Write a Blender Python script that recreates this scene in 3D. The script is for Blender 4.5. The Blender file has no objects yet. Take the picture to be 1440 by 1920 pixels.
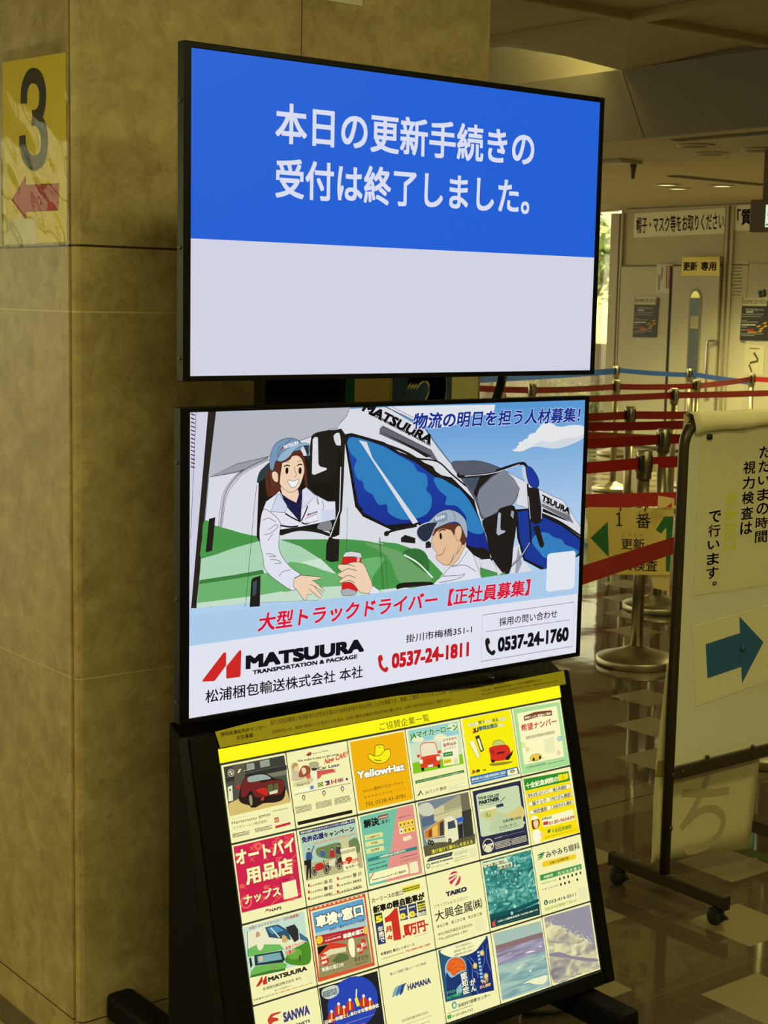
import bpy, bmesh, math, random
from mathutils import Vector as V, Matrix
random.seed(7)
SC = bpy.context.scene
COL = SC.collection
H = 1.51                                   # eye height of the photographer
# ------------------------------------------------------------------ camera
YAW, PITCH, ROLL, FPX = 0.90191126, -0.13300748, 0.020317, 2937.5
_f = V((math.cos(PITCH)*math.cos(YAW), math.cos(PITCH)*math.sin(YAW), math.sin(PITCH)))
_r0 = V((math.sin(YAW), -math.cos(YAW), 0)); _u0 = _r0.cross(_f)
_r = _r0*math.cos(ROLL) + _u0*math.sin(ROLL); _u = -_r0*math.sin(ROLL) + _u0*math.cos(ROLL)
EYE = V((0, 0, H))
cd = bpy.data.cameras.new('camera'); cam = bpy.data.objects.new('camera', cd); COL.objects.link(cam)
cam.matrix_world = Matrix(((_r.x, _u.x, -_f.x, 0), (_r.y, _u.y, -_f.y, 0), (_r.z, _u.z, -_f.z, H), (0, 0, 0, 1)))
cd.sensor_fit = 'VERTICAL'; cd.sensor_height = 36; cd.lens = FPX/1920*36
cd.clip_start = .05; cd.clip_end = 200
cd.dof.use_dof = True; cd.dof.focus_distance = 2.6; cd.dof.aperture_fstop = 26
SC.camera = cam
# ------------------------------------------------------------------ world, sun, exposure
VS = SC.view_settings
SC.display_settings.display_device = 'sRGB'
VS.view_transform = 'Standard'; VS.look = 'None'; VS.exposure = 0; VS.gamma = 1; VS.use_curve_mapping = False
w = bpy.data.worlds.new('sky'); SC.world = w; w.use_nodes = True
w.node_tree.nodes['Background'].inputs[0].default_value = (1, .94, .52, 1)
w.node_tree.nodes['Background'].inputs[1].default_value = 2.9
def lamp(name, kind, loc, energy, color, size=None, rot=(0, 0, 0), **kw):
    l = bpy.data.lights.new(name, kind); l.energy = energy; l.color = color
    if size and kind == 'AREA':
        l.shape = 'RECTANGLE'; l.size, l.size_y = size
    for k, v in kw.items(): setattr(l, k, v)
    o = bpy.data.objects.new(name, l); COL.objects.link(o); o.location = loc; o.rotation_euler = rot
    return o
sun = lamp('sun', 'SUN', (0, 0, 20), 14, (1, .93, .7), rot=(0, 0, 0), angle=.01)
sun.rotation_euler = V((.55, .55, -.62)).to_track_quat('-Z', 'Y').to_euler()
WARM = (1, .93, .33)
# unseen troffers added to light the hall and pillar: (x, y, watts)
ADDED_HALL_LAMPS = [(.75, .45, 62), (-2.6, 1.0, 64), (3.6, -1.6, 50), (4.6, 2.4, 30), (-3.4, 5.0, 175)]
HALL_Z = 3.02
FAR_LAMPS = 54.0
# ------------------------------------------------------------------ pixel rays (photo frame 1440 x 1920) to points in the hall
def ray(px, py): return _f + _r*((px-720)/FPX) + _u*((960-py)/FPX)
def onX(px, py, x): d = ray(px, py); return EYE + d*(x/d.x)
def onY(px, py, y): d = ray(px, py); return EYE + d*(y/d.y)
def onZ(px, py, z): d = ray(px, py); return EYE + d*((z-H)/d.z)
def onD(px, py, dep): return EYE + ray(px, py)*dep
class Crop:
    def __init__(s, x, y, k): s.x, s.y, s.k = x, y, k
    def __call__(s, *p):
        q = [(s.x+p[i]/s.k, s.y+p[i+1]/s.k) for i in range(0, len(p), 2)]
        return q if len(q) > 1 else q[0]
PX = Crop(0, 0, 1)
# ------------------------------------------------------------------ materials
def lin(c):
    c = [x/255 for x in c[:3]]
    return tuple(x/12.92 if x <= .04045 else ((x+.055)/1.055)**2.4 for x in c) + (1,)
MATS = {}
def nm(name):
    m = bpy.data.materials.new(name); m.use_nodes = True
    return m, m.node_tree.nodes, m.node_tree.links, m.node_tree.nodes['Principled BSDF']
def P(c, rough=.5, metal=0, name=None, spec=.5, coat=0):       # plain coloured surface
    k = ('P', tuple(c), rough, metal, spec, coat)
    if k not in MATS:
        m, n, l, b = nm(name or 'paint'); b.inputs['Base Color'].default_value = lin(c)
        b.inputs['Roughness'].default_value = rough; b.inputs['Metallic'].default_value = metal
        b.inputs['Specular IOR Level'].default_value = spec; b.inputs['Coat Weight'].default_value = coat
        b.inputs['Coat Roughness'].default_value = .03
        MATS[k] = m
    return MATS[k]
def E(c, s=1.0, name=None):                          # glowing picture colour of a screen or backlit print
    k = ('E', tuple(c), s)
    if k not in MATS:
        m, n, l, b = nm(name or 'glow'); b.inputs['Base Color'].default_value = (.01, .01, .01, 1)
        b.inputs['Roughness'].default_value = .35; b.inputs['Specular IOR Level'].default_value = .2
        b.inputs['Emission Color'].default_value = lin(c); b.inputs['Emission Strength'].default_value = s
        MATS[k] = m
    return MATS[k]
def N(nodes, t, **kw):
    x = nodes.new(t)
    for k, v in kw.items():
        if k.startswith('i_'): x.inputs[int(k[2:])].default_value = v
        else: setattr(x, k, v)
    return x
def MA(n, l, op, a, b=None, c=None):
    x = n.new('ShaderNodeMath'); x.operation = op
    for i, v in enumerate((a, b, c)):
        if v is None: continue
        if isinstance(v, (int, float)): x.inputs[i].default_value = v
        else: l.new(v, x.inputs[i])
    return x.outputs[0]
def ramp(n, l, fac, stops):
    x = n.new('ShaderNodeValToRGB'); e = x.color_ramp.elements
    while len(e) < len(stops): e.new(.5)
    for el, (p, c) in zip(e, stops): el.position = p; el.color = lin(c)
    l.new(fac, x.inputs[0]); return x.outputs[0]
def mixc(n, l, fac, a, b):
    x = n.new('ShaderNodeMix'); x.data_type = 'RGBA'
    for sock, v in ((x.inputs[0], fac), (x.inputs[6], a), (x.inputs[7], b)):
        if isinstance(v, tuple): sock.default_value = v
        elif isinstance(v, (int, float)): sock.default_value = v
        else: l.new(v, sock)
    return x.outputs[2]
def stone_material():
    m, n, l, b = nm('beige_marble')
    tc = N(n, 'ShaderNodeTexCoord'); co = tc.outputs['Object']
    def noise(sc, det=6, rough=.6, dist=0, vec=co):
        x = N(n, 'ShaderNodeTexNoise'); x.inputs['Scale'].default_value = sc; x.inputs['Detail'].default_value = det
        x.inputs['Roughness'].default_value = rough; x.inputs['Distortion'].default_value = dist; l.new(vec, x.inputs['Vector']); return x
    big = noise(3.2, 8, .62, 1.2); fine = noise(17, 8, .65, .6); warp = noise(6, 4, .6)
    add = N(n, 'ShaderNodeVectorMath', operation='MULTIPLY_ADD'); l.new(warp.outputs['Color'], add.inputs[0])
    add.inputs[1].default_value = (.34, .34, .34); l.new(co, add.inputs[2])
    vo = N(n, 'ShaderNodeTexVoronoi', feature='DISTANCE_TO_EDGE'); vo.inputs['Scale'].default_value = 8; l.new(add.outputs[0], vo.inputs['Vector'])
    vo2 = N(n, 'ShaderNodeTexVoronoi', feature='DISTANCE_TO_EDGE'); vo2.inputs['Scale'].default_value = 21; l.new(add.outputs[0], vo2.inputs['Vector'])
    vc = N(n, 'ShaderNodeTexVoronoi'); vc.inputs['Scale'].default_value = 8; l.new(add.outputs[0], vc.inputs['Vector'])
    sc = N(n, 'ShaderNodeSeparateColor'); l.new(vc.outputs['Color'], sc.inputs[0])
    base = ramp(n, l, big.outputs['Fac'], [(.3, (138, 118, 84)), (.5, (163, 144, 104)), (.7, (180, 163, 122))])
    f2 = ramp(n, l, fine.outputs['Fac'], [(.3, (106, 86, 54)), (.5, (164, 145, 106)), (.7, (196, 181, 140))])
    c = mixc(n, l, .62, base, f2)
    cell = ramp(n, l, sc.outputs[0], [(0, (142, 121, 82)), (1, (176, 158, 116))])
    c = mixc(n, l, .35, c, cell)
    rid = noise(3.0, 6, .62, 1.6, add.outputs[0])
    vein = MA(n, l, 'SUBTRACT', 1, MA(n, l, 'MULTIPLY', MA(n, l, 'ABSOLUTE', MA(n, l, 'SUBTRACT', rid.outputs['Fac'], .5)), 26))
    vein = MA(n, l, 'MULTIPLY', MA(n, l, 'MAXIMUM', vein, 0), MA(n, l, 'MULTIPLY', warp.outputs['Fac'], .36))
    c = mixc(n, l, vein, c, lin((204, 188, 142)))
    pr = noise(26, 3, .5, 1.0); pit = MA(n, l, 'MULTIPLY', MA(n, l, 'GREATER_THAN', pr.outputs['Fac'], .69), MA(n, l, 'GREATER_THAN', warp.outputs['Fac'], .53))
    c = mixc(n, l, MA(n, l, 'MULTIPLY', pit, .3), c, lin((96, 72, 44)))
    # panel joints
    sep = N(n, 'ShaderNodeSeparateXYZ'); l.new(tc.outputs['Object'], sep.inputs[0])
    def band(sock, z, hw): return MA(n, l, 'LESS_THAN', MA(n, l, 'ABSOLUTE', MA(n, l, 'SUBTRACT', sock, z)), hw)
    dark = band(sep.outputs[2], 1.604, .0022)
    dark = MA(n, l, 'MAXIMUM', dark, band(sep.outputs[2], .074, .0015))
    vj = MA(n, l, 'MULTIPLY', band(sep.outputs[0], 1.881-1.372, .0012), MA(n, l, 'GREATER_THAN', sep.outputs[2], 1.604))
    dark = MA(n, l, 'MAXIMUM', dark, vj)
    light = MA(n, l, 'MAXIMUM', band(sep.outputs[2], 1.481, .0014), band(sep.outputs[2], .775, .001))
    c = mixc(n, l, dark, c, lin((60, 46, 28))); c = mixc(n, l, MA(n, l, 'MULTIPLY', light, .8), c, lin((205, 190, 140)))
    l.new(c, b.inputs['Base Color']); b.inputs['Roughness'].default_value = .36; b.inputs['Specular IOR Level'].default_value = .3
    bp = N(n, 'ShaderNodeBump'); bp.inputs['Strength'].default_value = .12; bp.inputs['Distance'].default_value = .003
    l.new(MA(n, l, 'SUBTRACT', fine.outputs['Fac'], MA(n, l, 'ADD', dark, pit)), bp.inputs['Height']); l.new(bp.outputs[0], b.inputs['Normal'])
    return m
def floor_material():
    m, n, l, b = nm('polished_floor_tile')
    tc = N(n, 'ShaderNodeTexCoord'); sep = N(n, 'ShaderNodeSeparateXYZ'); l.new(tc.outputs['Object'], sep.inputs[0])
    ix = MA(n, l, 'DIVIDE', MA(n, l, 'SUBTRACT', sep.outputs[0], 2.87), .3)
    iy = MA(n, l, 'DIVIDE', MA(n, l, 'SUBTRACT', sep.outputs[1], 2.2), .3)
    far = MA(n, l, 'GREATER_THAN', iy, 3.64); near = MA(n, l, 'LESS_THAN', iy, 3.0)
    strip = MA(n, l, 'SUBTRACT', 1, MA(n, l, 'ADD', far, near))
    jy = MA(n, l, 'SUBTRACT', iy, MA(n, l, 'MULTIPLY', far, 4.64))     # shifts the grid by .64 and the checker parity by one
    fx = MA(n, l, 'FRACT', ix); fy = MA(n, l, 'FRACT', jy)
    par = MA(n, l, 'ABSOLUTE', MA(n, l, 'FRACT', MA(n, l, 'MULTIPLY', MA(n, l, 'ADD', MA(n, l, 'FLOOR', ix), MA(n, l, 'FLOOR', jy)), .5)))
    even = MA(n, l, 'LESS_THAN', par, .25)
    def edge(f, k): return MA(n, l, 'LESS_THAN', MA(n, l, 'ABSOLUTE', MA(n, l, 'SUBTRACT', f, .5)), k)
    sq = MA(n, l, 'MULTIPLY', MA(n, l, 'MULTIPLY', edge(fx, .325), edge(fy, .325)), even)
    sq = MA(n, l, 'MULTIPLY', sq, MA(n, l, 'SUBTRACT', 1, strip))
    joint = MA(n, l, 'SUBTRACT', 1, MA(n, l, 'MULTIPLY', edge(fx, .494), MA(n, l, 'MAXIMUM', edge(fy, .494), strip)))
    groove = MA(n, l, 'LESS_THAN', MA(n, l, 'ABSOLUTE', MA(n, l, 'SUBTRACT', iy, 3.33)), .012)
    gr = N(n, 'ShaderNodeTexNoise'); gr.inputs['Scale'].default_value = 420; gr.inputs['Detail'].default_value = 3; l.new(tc.outputs['Object'], gr.inputs['Vector'])
    g2 = N(n, 'ShaderNodeTexNoise'); g2.inputs['Scale'].default_value = 5; l.new(tc.outputs['Object'], g2.inputs['Vector'])
    dark = ramp(n, l, gr.outputs['Fac'], [(.35, (70, 60, 49)), (.65, (94, 81, 66))])
    dark = mixc(n, l, MA(n, l, 'MULTIPLY', g2.outputs['Fac'], .35), dark, lin((72, 60, 50)))
    lite = ramp(n, l, gr.outputs['Fac'], [(.35, (112, 100, 76)), (.65, (142, 128, 96))])
    mid = ramp(n, l, gr.outputs['Fac'], [(.35, (92, 81, 62)), (.65, (112, 99, 76))])
    c = mixc(n, l, strip, dark, mid); c = mixc(n, l, sq, c, lite)
    c = mixc(n, l, MA(n, l, 'MULTIPLY', joint, .4), c, lin((112, 100, 78))); c = mixc(n, l, groove, c, lin((20, 16, 12)))
    l.new(c, b.inputs['Base Color'])
    l.new(MA(n, l, 'ADD', MA(n, l, 'MULTIPLY', sq, .22), .045), b.inputs['Roughness'])
    b.inputs['Specular IOR Level'].default_value = .6
    bp = N(n, 'ShaderNodeBump'); bp.inputs['Strength'].default_value = .02; bp.inputs['Distance'].default_value = .015
    wv = N(n, 'ShaderNodeTexNoise'); wv.inputs['Scale'].default_value = 9; wv.inputs['Detail'].default_value = 1; l.new(tc.outputs['Object'], wv.inputs['Vector'])
    l.new(MA(n, l, 'SUBTRACT', wv.outputs['Fac'], MA(n, l, 'MULTIPLY', joint, .05)), bp.inputs['Height']); l.new(bp.outputs[0], b.inputs['Normal'])
    return m
def glass_material(name='window_glass', tint=(1, 1, 1, 1), refl=.5):
    m, n, l, b = nm(name); n.remove(b); out = n['Material Output']
    t = N(n, 'ShaderNodeBsdfTransparent'); t.inputs[0].default_value = tint
    g = N(n, 'ShaderNodeBsdfGlossy'); g.inputs['Roughness'].default_value = .04
    fr = N(n, 'ShaderNodeFresnel'); fr.inputs[0].default_value = 1.45
    mx = N(n, 'ShaderNodeMixShader'); l.new(MA(n, l, 'MULTIPLY', fr.outputs[0], refl), mx.inputs[0]); l.new(t.outputs[0], mx.inputs[1]); l.new(g.outputs[0], mx.inputs[2])
    l.new(mx.outputs[0], out.inputs[0]); return m
def brushed_steel():
    m, n, l, b = nm('brushed_steel'); b.inputs['Metallic'].default_value = 1; b.inputs['Base Color'].default_value = lin((172, 162, 140))
    tc = N(n, 'ShaderNodeTexCoord'); x = N(n, 'ShaderNodeTexNoise'); x.inputs['Scale'].default_value = 90
    mp = N(n, 'ShaderNodeMapping'); mp.inputs['Scale'].default_value = (1, 1, .03); l.new(tc.outputs['Object'], mp.inputs[0]); l.new(mp.outputs[0], x.inputs['Vector'])
    l.new(MA(n, l, 'MULTIPLY_ADD', x.outputs['Fac'], .2, .27), b.inputs['Roughness']); b.inputs['Anisotropic'].default_value = .4
    return m
def webbing(c):
    m, n, l, b = nm('belt_webbing'); b.inputs['Roughness'].default_value = .55
    tc = N(n, 'ShaderNodeTexCoord'); x = N(n, 'ShaderNodeTexWave', bands_direction='Z'); x.inputs['Scale'].default_value = 60; l.new(tc.outputs['Object'], x.inputs['Vector'])
    l.new(mixc(n, l, x.outputs['Fac'], lin(c), lin([k*.86 for k in c])), b.inputs['Base Color']); return m
def paper(c, name='paper', trans=0):
    k = ('paper', tuple(c), trans)
    if k not in MATS:
        m, n, l, b = nm(name); b.inputs['Roughness'].default_value = .75
        tc = N(n, 'ShaderNodeTexCoord'); x = N(n, 'ShaderNodeTexNoise'); x.inputs['Scale'].default_value = 30; x.inputs['Detail'].default_value = 5; l.new(tc.outputs['Object'], x.inputs['Vector'])
        l.new(mixc(n, l, MA(n, l, 'MULTIPLY', x.outputs['Fac'], .25), lin(c), lin([k2*.9 for k2 in c])), b.inputs['Base Color'])
        MATS[k] = m
    return MATS[k]
def plaster(c, rough=.8, name='painted_plaster'):
    m, n, l, b = nm(name); b.inputs['Roughness'].default_value = rough
    tc = N(n, 'ShaderNodeTexCoord'); x = N(n, 'ShaderNodeTexNoise'); x.inputs['Scale'].default_value = 60; x.inputs['Detail'].default_value = 4; l.new(tc.outputs['Object'], x.inputs['Vector'])
    l.new(mixc(n, l, MA(n, l, 'MULTIPLY', x.outputs['Fac'], .2), lin(c), lin([k*.9 for k in c])), b.inputs['Base Color'])
    bp = N(n, 'ShaderNodeBump'); bp.inputs['Strength'].default_value = .05; l.new(x.outputs['Fac'], bp.inputs['Height']); l.new(bp.outputs[0], b.inputs['Normal']); return m
STONE = stone_material(); STEEL = brushed_steel(); GLASS = glass_material()
BLACK = P((7, 6, 5), .6, spec=.12, name='black_powder_coat'); GLOSSBLACK = P((8, 8, 8), .35, spec=.2, name='black_plastic'); RUBBER = P((20, 19, 18), .7, name='black_rubber')
CHROME = P((205, 205, 205), .12, 1, name='chrome'); FRAME = P((66, 58, 44), .35, .3, name='dark_bronze_tube')
WALLP = plaster((196, 188, 170), name='cream_wall_panel'); CEILP = plaster((188, 176, 150), .9, 'ceiling_plaster')
# ------------------------------------------------------------------ mesh helpers
class M:
    def __init__(s): s.v = []; s.f = []; s.mi = []; s.mats = []; s.smooth = []
    def mat(s, m):
        if m not in s.mats: s.mats.append(m)
        return s.mats.index(m)
    def add(s, vs, fs, m, smooth=False):
        o = len(s.v); s.v += [V(p) for p in vs]; k = s.mat(m)
        for f in fs: s.f.append([i+o for i in f]); s.mi.append(k); s.smooth.append(smooth)
        return s
    def box(s, a, b, m, bev=0):
        a, b = V(a), V(b); lo = V(map(min, a, b)); hi = V(map(max, a, b))
        bm = bmesh.new(); bmesh.ops.create_cube(bm, size=1)
        for v in bm.verts: v.co = V((lo[i] + (v.co[i]+.5)*(hi[i]-lo[i]) for i in range(3)))
        if bev: bmesh.ops.bevel(bm, geom=bm.edges[:], offset=bev, segments=2, affect='EDGES', profile=.5)
        s.frombm(bm, m); return s
    def frombm(s, bm, m, smooth=False):
        bm.verts.index_update(); s.add([v.co.copy() for v in bm.verts], [[v.index for v in f.verts] for f in bm.faces], m, smooth); bm.free()
    def lathe(s, c, prof, m, seg=40, axis='Z', smooth=True):
        c = V(c); vs = []; fs = []; k = len(prof)
        for i in range(seg):
            a = 2*math.pi*i/seg
            for r, h in prof:
                p = (r*math.cos(a), r*math.sin(a), h)
                if axis == 'X': p = (h, p[0], p[1])
                if axis == 'Y': p = (p[0], h, p[1])
                vs.append(c+V(p))
        for i in range(seg):
            j = (i+1) % seg
            for q in range(k-1): fs.append([i*k+q, j*k+q, j*k+q+1, i*k+q+1])
        if prof[0][0] > 1e-6: fs.append([i*k for i in range(seg)][::-1])
        if prof[-1][0] > 1e-6: fs.append([i*k+k-1 for i in range(seg)])
        s.add(vs, fs, m, smooth); return s
    def tube(s, pts, r, m, seg=10, flat=None):
        pts = [V(p) for p in pts]; rings = []; a = None
        for i, p in enumerate(pts):
            d = (pts[min(i+1, len(pts)-1)]-pts[max(i-1, 0)]).normalized()
            if a is None: a = d.cross(V((0, 0, 1)) if abs(d.z) < .9 else V((1, 0, 0))).normalized()
            a = (a-d*a.dot(d)).normalized(); b = d.cross(a)
            rings.append([p+a*r*math.cos(2*math.pi*k/seg)+b*r*math.sin(2*math.pi*k/seg)*(flat or 1) for k in range(seg)])
        vs = [q for g in rings for q in g]; n = len(rings)
        fs = [[i*seg+k, i*seg+(k+1) % seg, (i+1)*seg+(k+1) % seg, (i+1)*seg+k] for i in range(n-1) for k in range(seg)]
        fs += [list(range(seg))[::-1], [(n-1)*seg+k for k in range(seg)]]
        s.add(vs, fs, m, True); return s
    def prism(s, poly, d, m):                       # polygon of 3-D points swept along d
        poly = [V(p) for p in poly]; d = V(d); n = len(poly)
        s.add(poly+[p+d for p in poly], [list(range(n))[::-1], [n+i for i in range(n)]]+[[i, (i+1) % n, n+(i+1) % n, n+i] for i in range(n)], m); return s
    def build(s, name, parent=None, root=V((0, 0, 0)), bevel=0):
        me = bpy.data.meshes.new(name); me.from_pydata([tuple(p-V(root)) for p in s.v], [], s.f)
        for m in s.mats: me.materials.append(m)
        me.polygons.foreach_set('material_index', s.mi); me.polygons.foreach_set('use_smooth', s.smooth); me.update()
        o = bpy.data.objects.new(name, me); COL.objects.link(o)
        if parent: o.parent = parent
        else: o.location = root
        if bevel:
            md = o.modifiers.new('bevel', 'BEVEL'); md.width = bevel; md.segments = 2; md.limit_method = 'ANGLE'
        return o
def tag(o, label=None, cat=None, group=None, kind=None):
    for k, v in (('label', label), ('category', cat), ('group', group), ('kind', kind)):
        if v: o[k] = v
    return o
def thing(name, loc, label, cat, group=None):
    o = bpy.data.objects.new(name, None); o.empty_display_size = .1; COL.objects.link(o); o.location = loc
    return tag(o, label, cat, group)
def struct(o): o['kind'] = 'structure'; return o
# ------------------------------------------------------------------ lettering
_tc = {}
def glyphs(s, bold=0, res=2, line=1.0):              # outline words as flat faces, fattened by overlapping shifted copies
    k = (s, bold, res, line)
    if k not in _tc:
        c = bpy.data.curves.new('t', 'FONT'); c.body = s; c.size = 1; c.resolution_u = res; c.space_line = line
        if '\n' in s: c.align_x = 'CENTER'
        o = bpy.data.objects.new('t', c); COL.objects.link(o)
        dg = bpy.context.evaluated_depsgraph_get(); me = bpy.data.meshes.new_from_object(o.evaluated_get(dg))
        vs = [(p.co.x, p.co.y) for p in me.vertices]; fs = [list(p.vertices) for p in me.polygons]
        bpy.data.meshes.remove(me); bpy.data.objects.remove(o); bpy.data.curves.remove(c)
        xs = [p[0] for p in vs]; ys = [p[1] for p in vs]; x0, x1, y0, y1 = min(xs), max(xs), min(ys), max(ys)
        if bold > .004:
            base, bf = vs, fs; vs = list(vs); fs = list(fs); g = (-1, 0, 1) if bold < .045 else (-1, -.33, .33, 1)
            for dx in g:                             # square growth keeps the stroke ends crisp
                for dy in g:
                    if max(abs(dx), abs(dy)) < 1: continue
                    o_ = len(vs); vs += [(x+dx*bold*.9, y+dy*bold*.9) for x, y in base]; fs += [[i+o_ for i in f] for f in bf]
            x0 -= bold; x1 += bold; y0 -= bold; y1 += bold
        _tc[k] = ([((x-x0)/(x1-x0), (y-y0)/(y1-y0)) for x, y in vs], fs, (x1-x0)/(y1-y0))
    return _tc[k]
def smooth_loop(pts, n=5):
    k = len(pts); out = []
    for i in range(k):
        p0, p1, p2, p3 = (V(pts[(i+j-1) % k]) for j in range(4))
        for q in range(n):
            t = q/n; out.append(.5*((2*p1)+(p2-p0)*t+(2*p0-5*p1+4*p2-p3)*t*t+(3*p1-p0-3*p2+p3)*t**3))
    return out
def smooth_line(pts, n=6):
    if len(pts) < 3: return [V(p) for p in pts]
    e = [V(pts[0])*2-V(pts[1])]+[V(p) for p in pts]+[V(pts[-1])*2-V(pts[-2])]; out = []
    for i in range(len(pts)-1):
        p0, p1, p2, p3 = e[i:i+4]
        for q in range(n):
            t = q/n; out.append(.5*((2*p1)+(p2-p0)*t+(2*p0-5*p1+4*p2-p3)*t*t+(3*p1-p0-3*p2+p3)*t**3))
    return out+[V(pts[-1])]
class Art:                                          # flat artwork on a real panel: o origin, u/v in-plane unit vectors (v up), n towards the viewer
    def __init__(s, o, u, v, n, mat, step=2e-5, z0=2e-4):
        s.o, s.u, s.v, s.n = V(o), V(u), V(v), V(n); s.mat = mat; s.z = z0; s.step = step; s.parts = {}; s.cur = 'picture'; s.cr = PX; s.k = 0
    def uv(s, p):                                   # photo pixel -> panel coordinates (metres)
        d = ray(*p); k = (s.o-EYE).dot(s.n)/d.dot(s.n); q = EYE+d*k-s.o; return V((q.dot(s.u), q.dot(s.v)))
    def part(s, name): s.cur = name; s.parts.setdefault(name, M()); return s
    def crop(s, c): s.cr = c; return s
    def fresh(s, name=None):                        # start a new mesh for the next line of words
        base = name or s.cur.split('#')[0]; base = base if name or 'lettering' in base or base in ('numeral', 'flags') else 'lettering'
        s.k += 1; s.cur = base+'#%d' % s.k
    def put(s, pts2, faces, col, own=False):
        s.z += s.step
        if s.cur.startswith('fine_print') and not own: s.cur = 'picture'
        s.parts.setdefault(s.cur, M()).add([s.o+s.u*p[0]+s.v*p[1]+s.n*s.z for p in pts2], faces, s.mat(col))
    def face(s, pts2, col):
        if '#' in s.cur: s.cur = 'picture'
        a = sum(pts2[i][0]*pts2[(i+1) % len(pts2)][1]-pts2[(i+1) % len(pts2)][0]*pts2[i][1] for i in range(len(pts2)))
        pts2 = list(pts2) if a > 0 else list(pts2)[::-1]
        s.put(pts2, [list(range(len(pts2)))], col)
    def stroke(s, q, w, col, closed=False):
        if '#' in s.cur: s.cur = 'picture'
        q = [V(p) for p in q]; n = len(q); L = []; R = []
        for i in range(n):
            a = q[(i-1) % n] if closed or i else q[i]; b = q[(i+1) % n] if closed or i < n-1 else q[i]
            d = b-a; d = d.normalized() if d.length > 1e-9 else V((1, 0)); t = V((-d.y, d.x))*w/2; L.append(q[i]+t); R.append(q[i]-t)
        m = n if closed else n-1
        s.put(L+R, [[i, n+i, n+(i+1) % n, (i+1) % n] for i in range(m)], col)
    def P(s, flat): return [s.uv(s.cr(flat[i], flat[i+1])) for i in range(0, len(flat), 2)]
    def poly(s, col, *flat, ol=None, w=.0008):
        q = s.P(flat); s.face(q, col)
        if ol: s.stroke(q, w, ol, True)
    def blob(s, col, *flat, ol=None, w=.0008, n=5):
        q = smooth_loop(s.P(flat), n); s.face(q, col)
        if ol: s.stroke(q, w, ol, True)
    def line(s, col, w, *flat, curve=True): q = s.P(flat); s.stroke(smooth_line(q) if curve else q, w, col)
    def rect(s, col, x0, y0, x1, y1, ol=None, w=.0006, rnd=0):     # axis-aligned on the panel: bottom-left, top-right pixels
        a, b = s.P((x0, y0, x1, y1)); s.urect(col, a.x, a.y, b.x, b.y, ol, w, rnd)
    def urect(s, col, ax, ay, bx, by, ol=None, w=.0006, rnd=0):
        if rnd:
            q = []
            for cx, cy, t0 in ((bx-rnd, by-rnd, 0), (ax+rnd, by-rnd, 90), (ax+rnd, ay+rnd, 180), (bx-rnd, ay+rnd, 270)):
                q += [V((cx+rnd*math.cos(math.radians(t0+k*18)), cy+rnd*math.sin(math.radians(t0+k*18)))) for k in range(6)]
        else: q = [V((ax, ay)), V((bx, ay)), V((bx, by)), V((ax, by))]
        if col: s.face(q, col)
        if ol: s.stroke(q, w, ol, True)
    def oval(s, col, cx, cy, rx, ry, ol=None, w=.0006, rot=0, n=24):
        c = s.uv(s.cr(cx, cy)); ex = (s.uv(s.cr(cx+rx, cy))-c).length; ey = (s.uv(s.cr(cx, cy+ry))-c).length
        ca, sa = math.cos(rot), math.sin(rot)
        q = [c+V((ex*math.cos(t)*ca-ey*math.sin(t)*sa, ex*math.cos(t)*sa+ey*math.sin(t)*ca)) for t in (2*math.pi*k/n for k in range(n))]
        s.face(q, col)
        if ol: s.stroke(q, w, ol, True)
    def text(s, t, col, blx, bly, trx, try_, bold=0, res=2, shear=0, ol=None, olw=.05, line=1.0):   # fits the words in an upright box: bottom-left, top-right pixels
        s.fresh(); a, b = s.P((blx, bly, trx, try_)); w, h = b.x-a.x, b.y-a.y
        nat = w/glyphs(t, bold, res, line)[2]; cjk = sum(ord(c) > 0x2000 for c in t) > len(t)*.5     # keep the lettering's own proportions
        h2 = min(max(h, nat*(.88 if cjk else .62)), nat*(1.28 if cjk else 2.0)) if '\n' not in t and len(t) > 1 else h
        a = V((a.x, a.y+(h-h2)/2)); h = h2; sh = shear*h
        s.aff(t, col, a, V((w-sh, 0)), V((sh, h)), bold, res, ol, olw, line)
    def text3(s, t, col, blx, bly, brx, bry, tlx, tly, bold=0, res=2, ol=None, olw=.05, line=1.0):       # along any direction
        s.fresh(); a, b, c = s.P((blx, bly, brx, bry, tlx, tly)); s.aff(t, col, a, b-a, c-a, bold, res, ol, olw, line)
    def aff(s, t, col, a, e1, e2, bold, res, ol, olw, line):
        if ol:                                       # the same words, grown outwards, as the outline below
            vs, fs, _a = glyphs(t, bold, res, line); g = e2.length*olw*.9
            for q in range(8): d = V((math.cos(q*math.pi/4)*g, math.sin(q*math.pi/4)*g)); s.z -= s.step*.9; s.put([a+d+e1*p[0]+e2*p[1] for p in vs], fs, ol)
        vs, fs, _a = glyphs(t, bold, res, line); s.put([a+e1*p[0]+e2*p[1] for p in vs], fs, col)
    def bars(s, col, x0, y0, x1, y1, rows, seed=1, fill=.55):       # print too small to read: broken thin strokes
        s.fresh('fine_print'); a, b = s.P((x0, y0, x1, y1)); rr = random.Random(seed); h = (b.y-a.y)/rows
        for k in range(rows):
            y = b.y-h*(k+.5); x = a.x; fs = []; vs = []
            while x < b.x-.001:
                L = min(rr.uniform(.0012, .0035), b.x-x); hh = h*fill*rr.uniform(.35, .55)
                vs += [V((x, y-hh)), V((x+L*.8, y-hh)), V((x+L*.8, y+hh)), V((x, y+hh))]; i = len(vs)-4; fs.append([i, i+1, i+2, i+3]); x += L
            s.put(vs, fs, col, True)
    def build(s, parent, root=V((0, 0, 0)), labels={}):
        for k, m in s.parts.items():
            if m.v: m.build(k.split('#')[0], parent, root)
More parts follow.
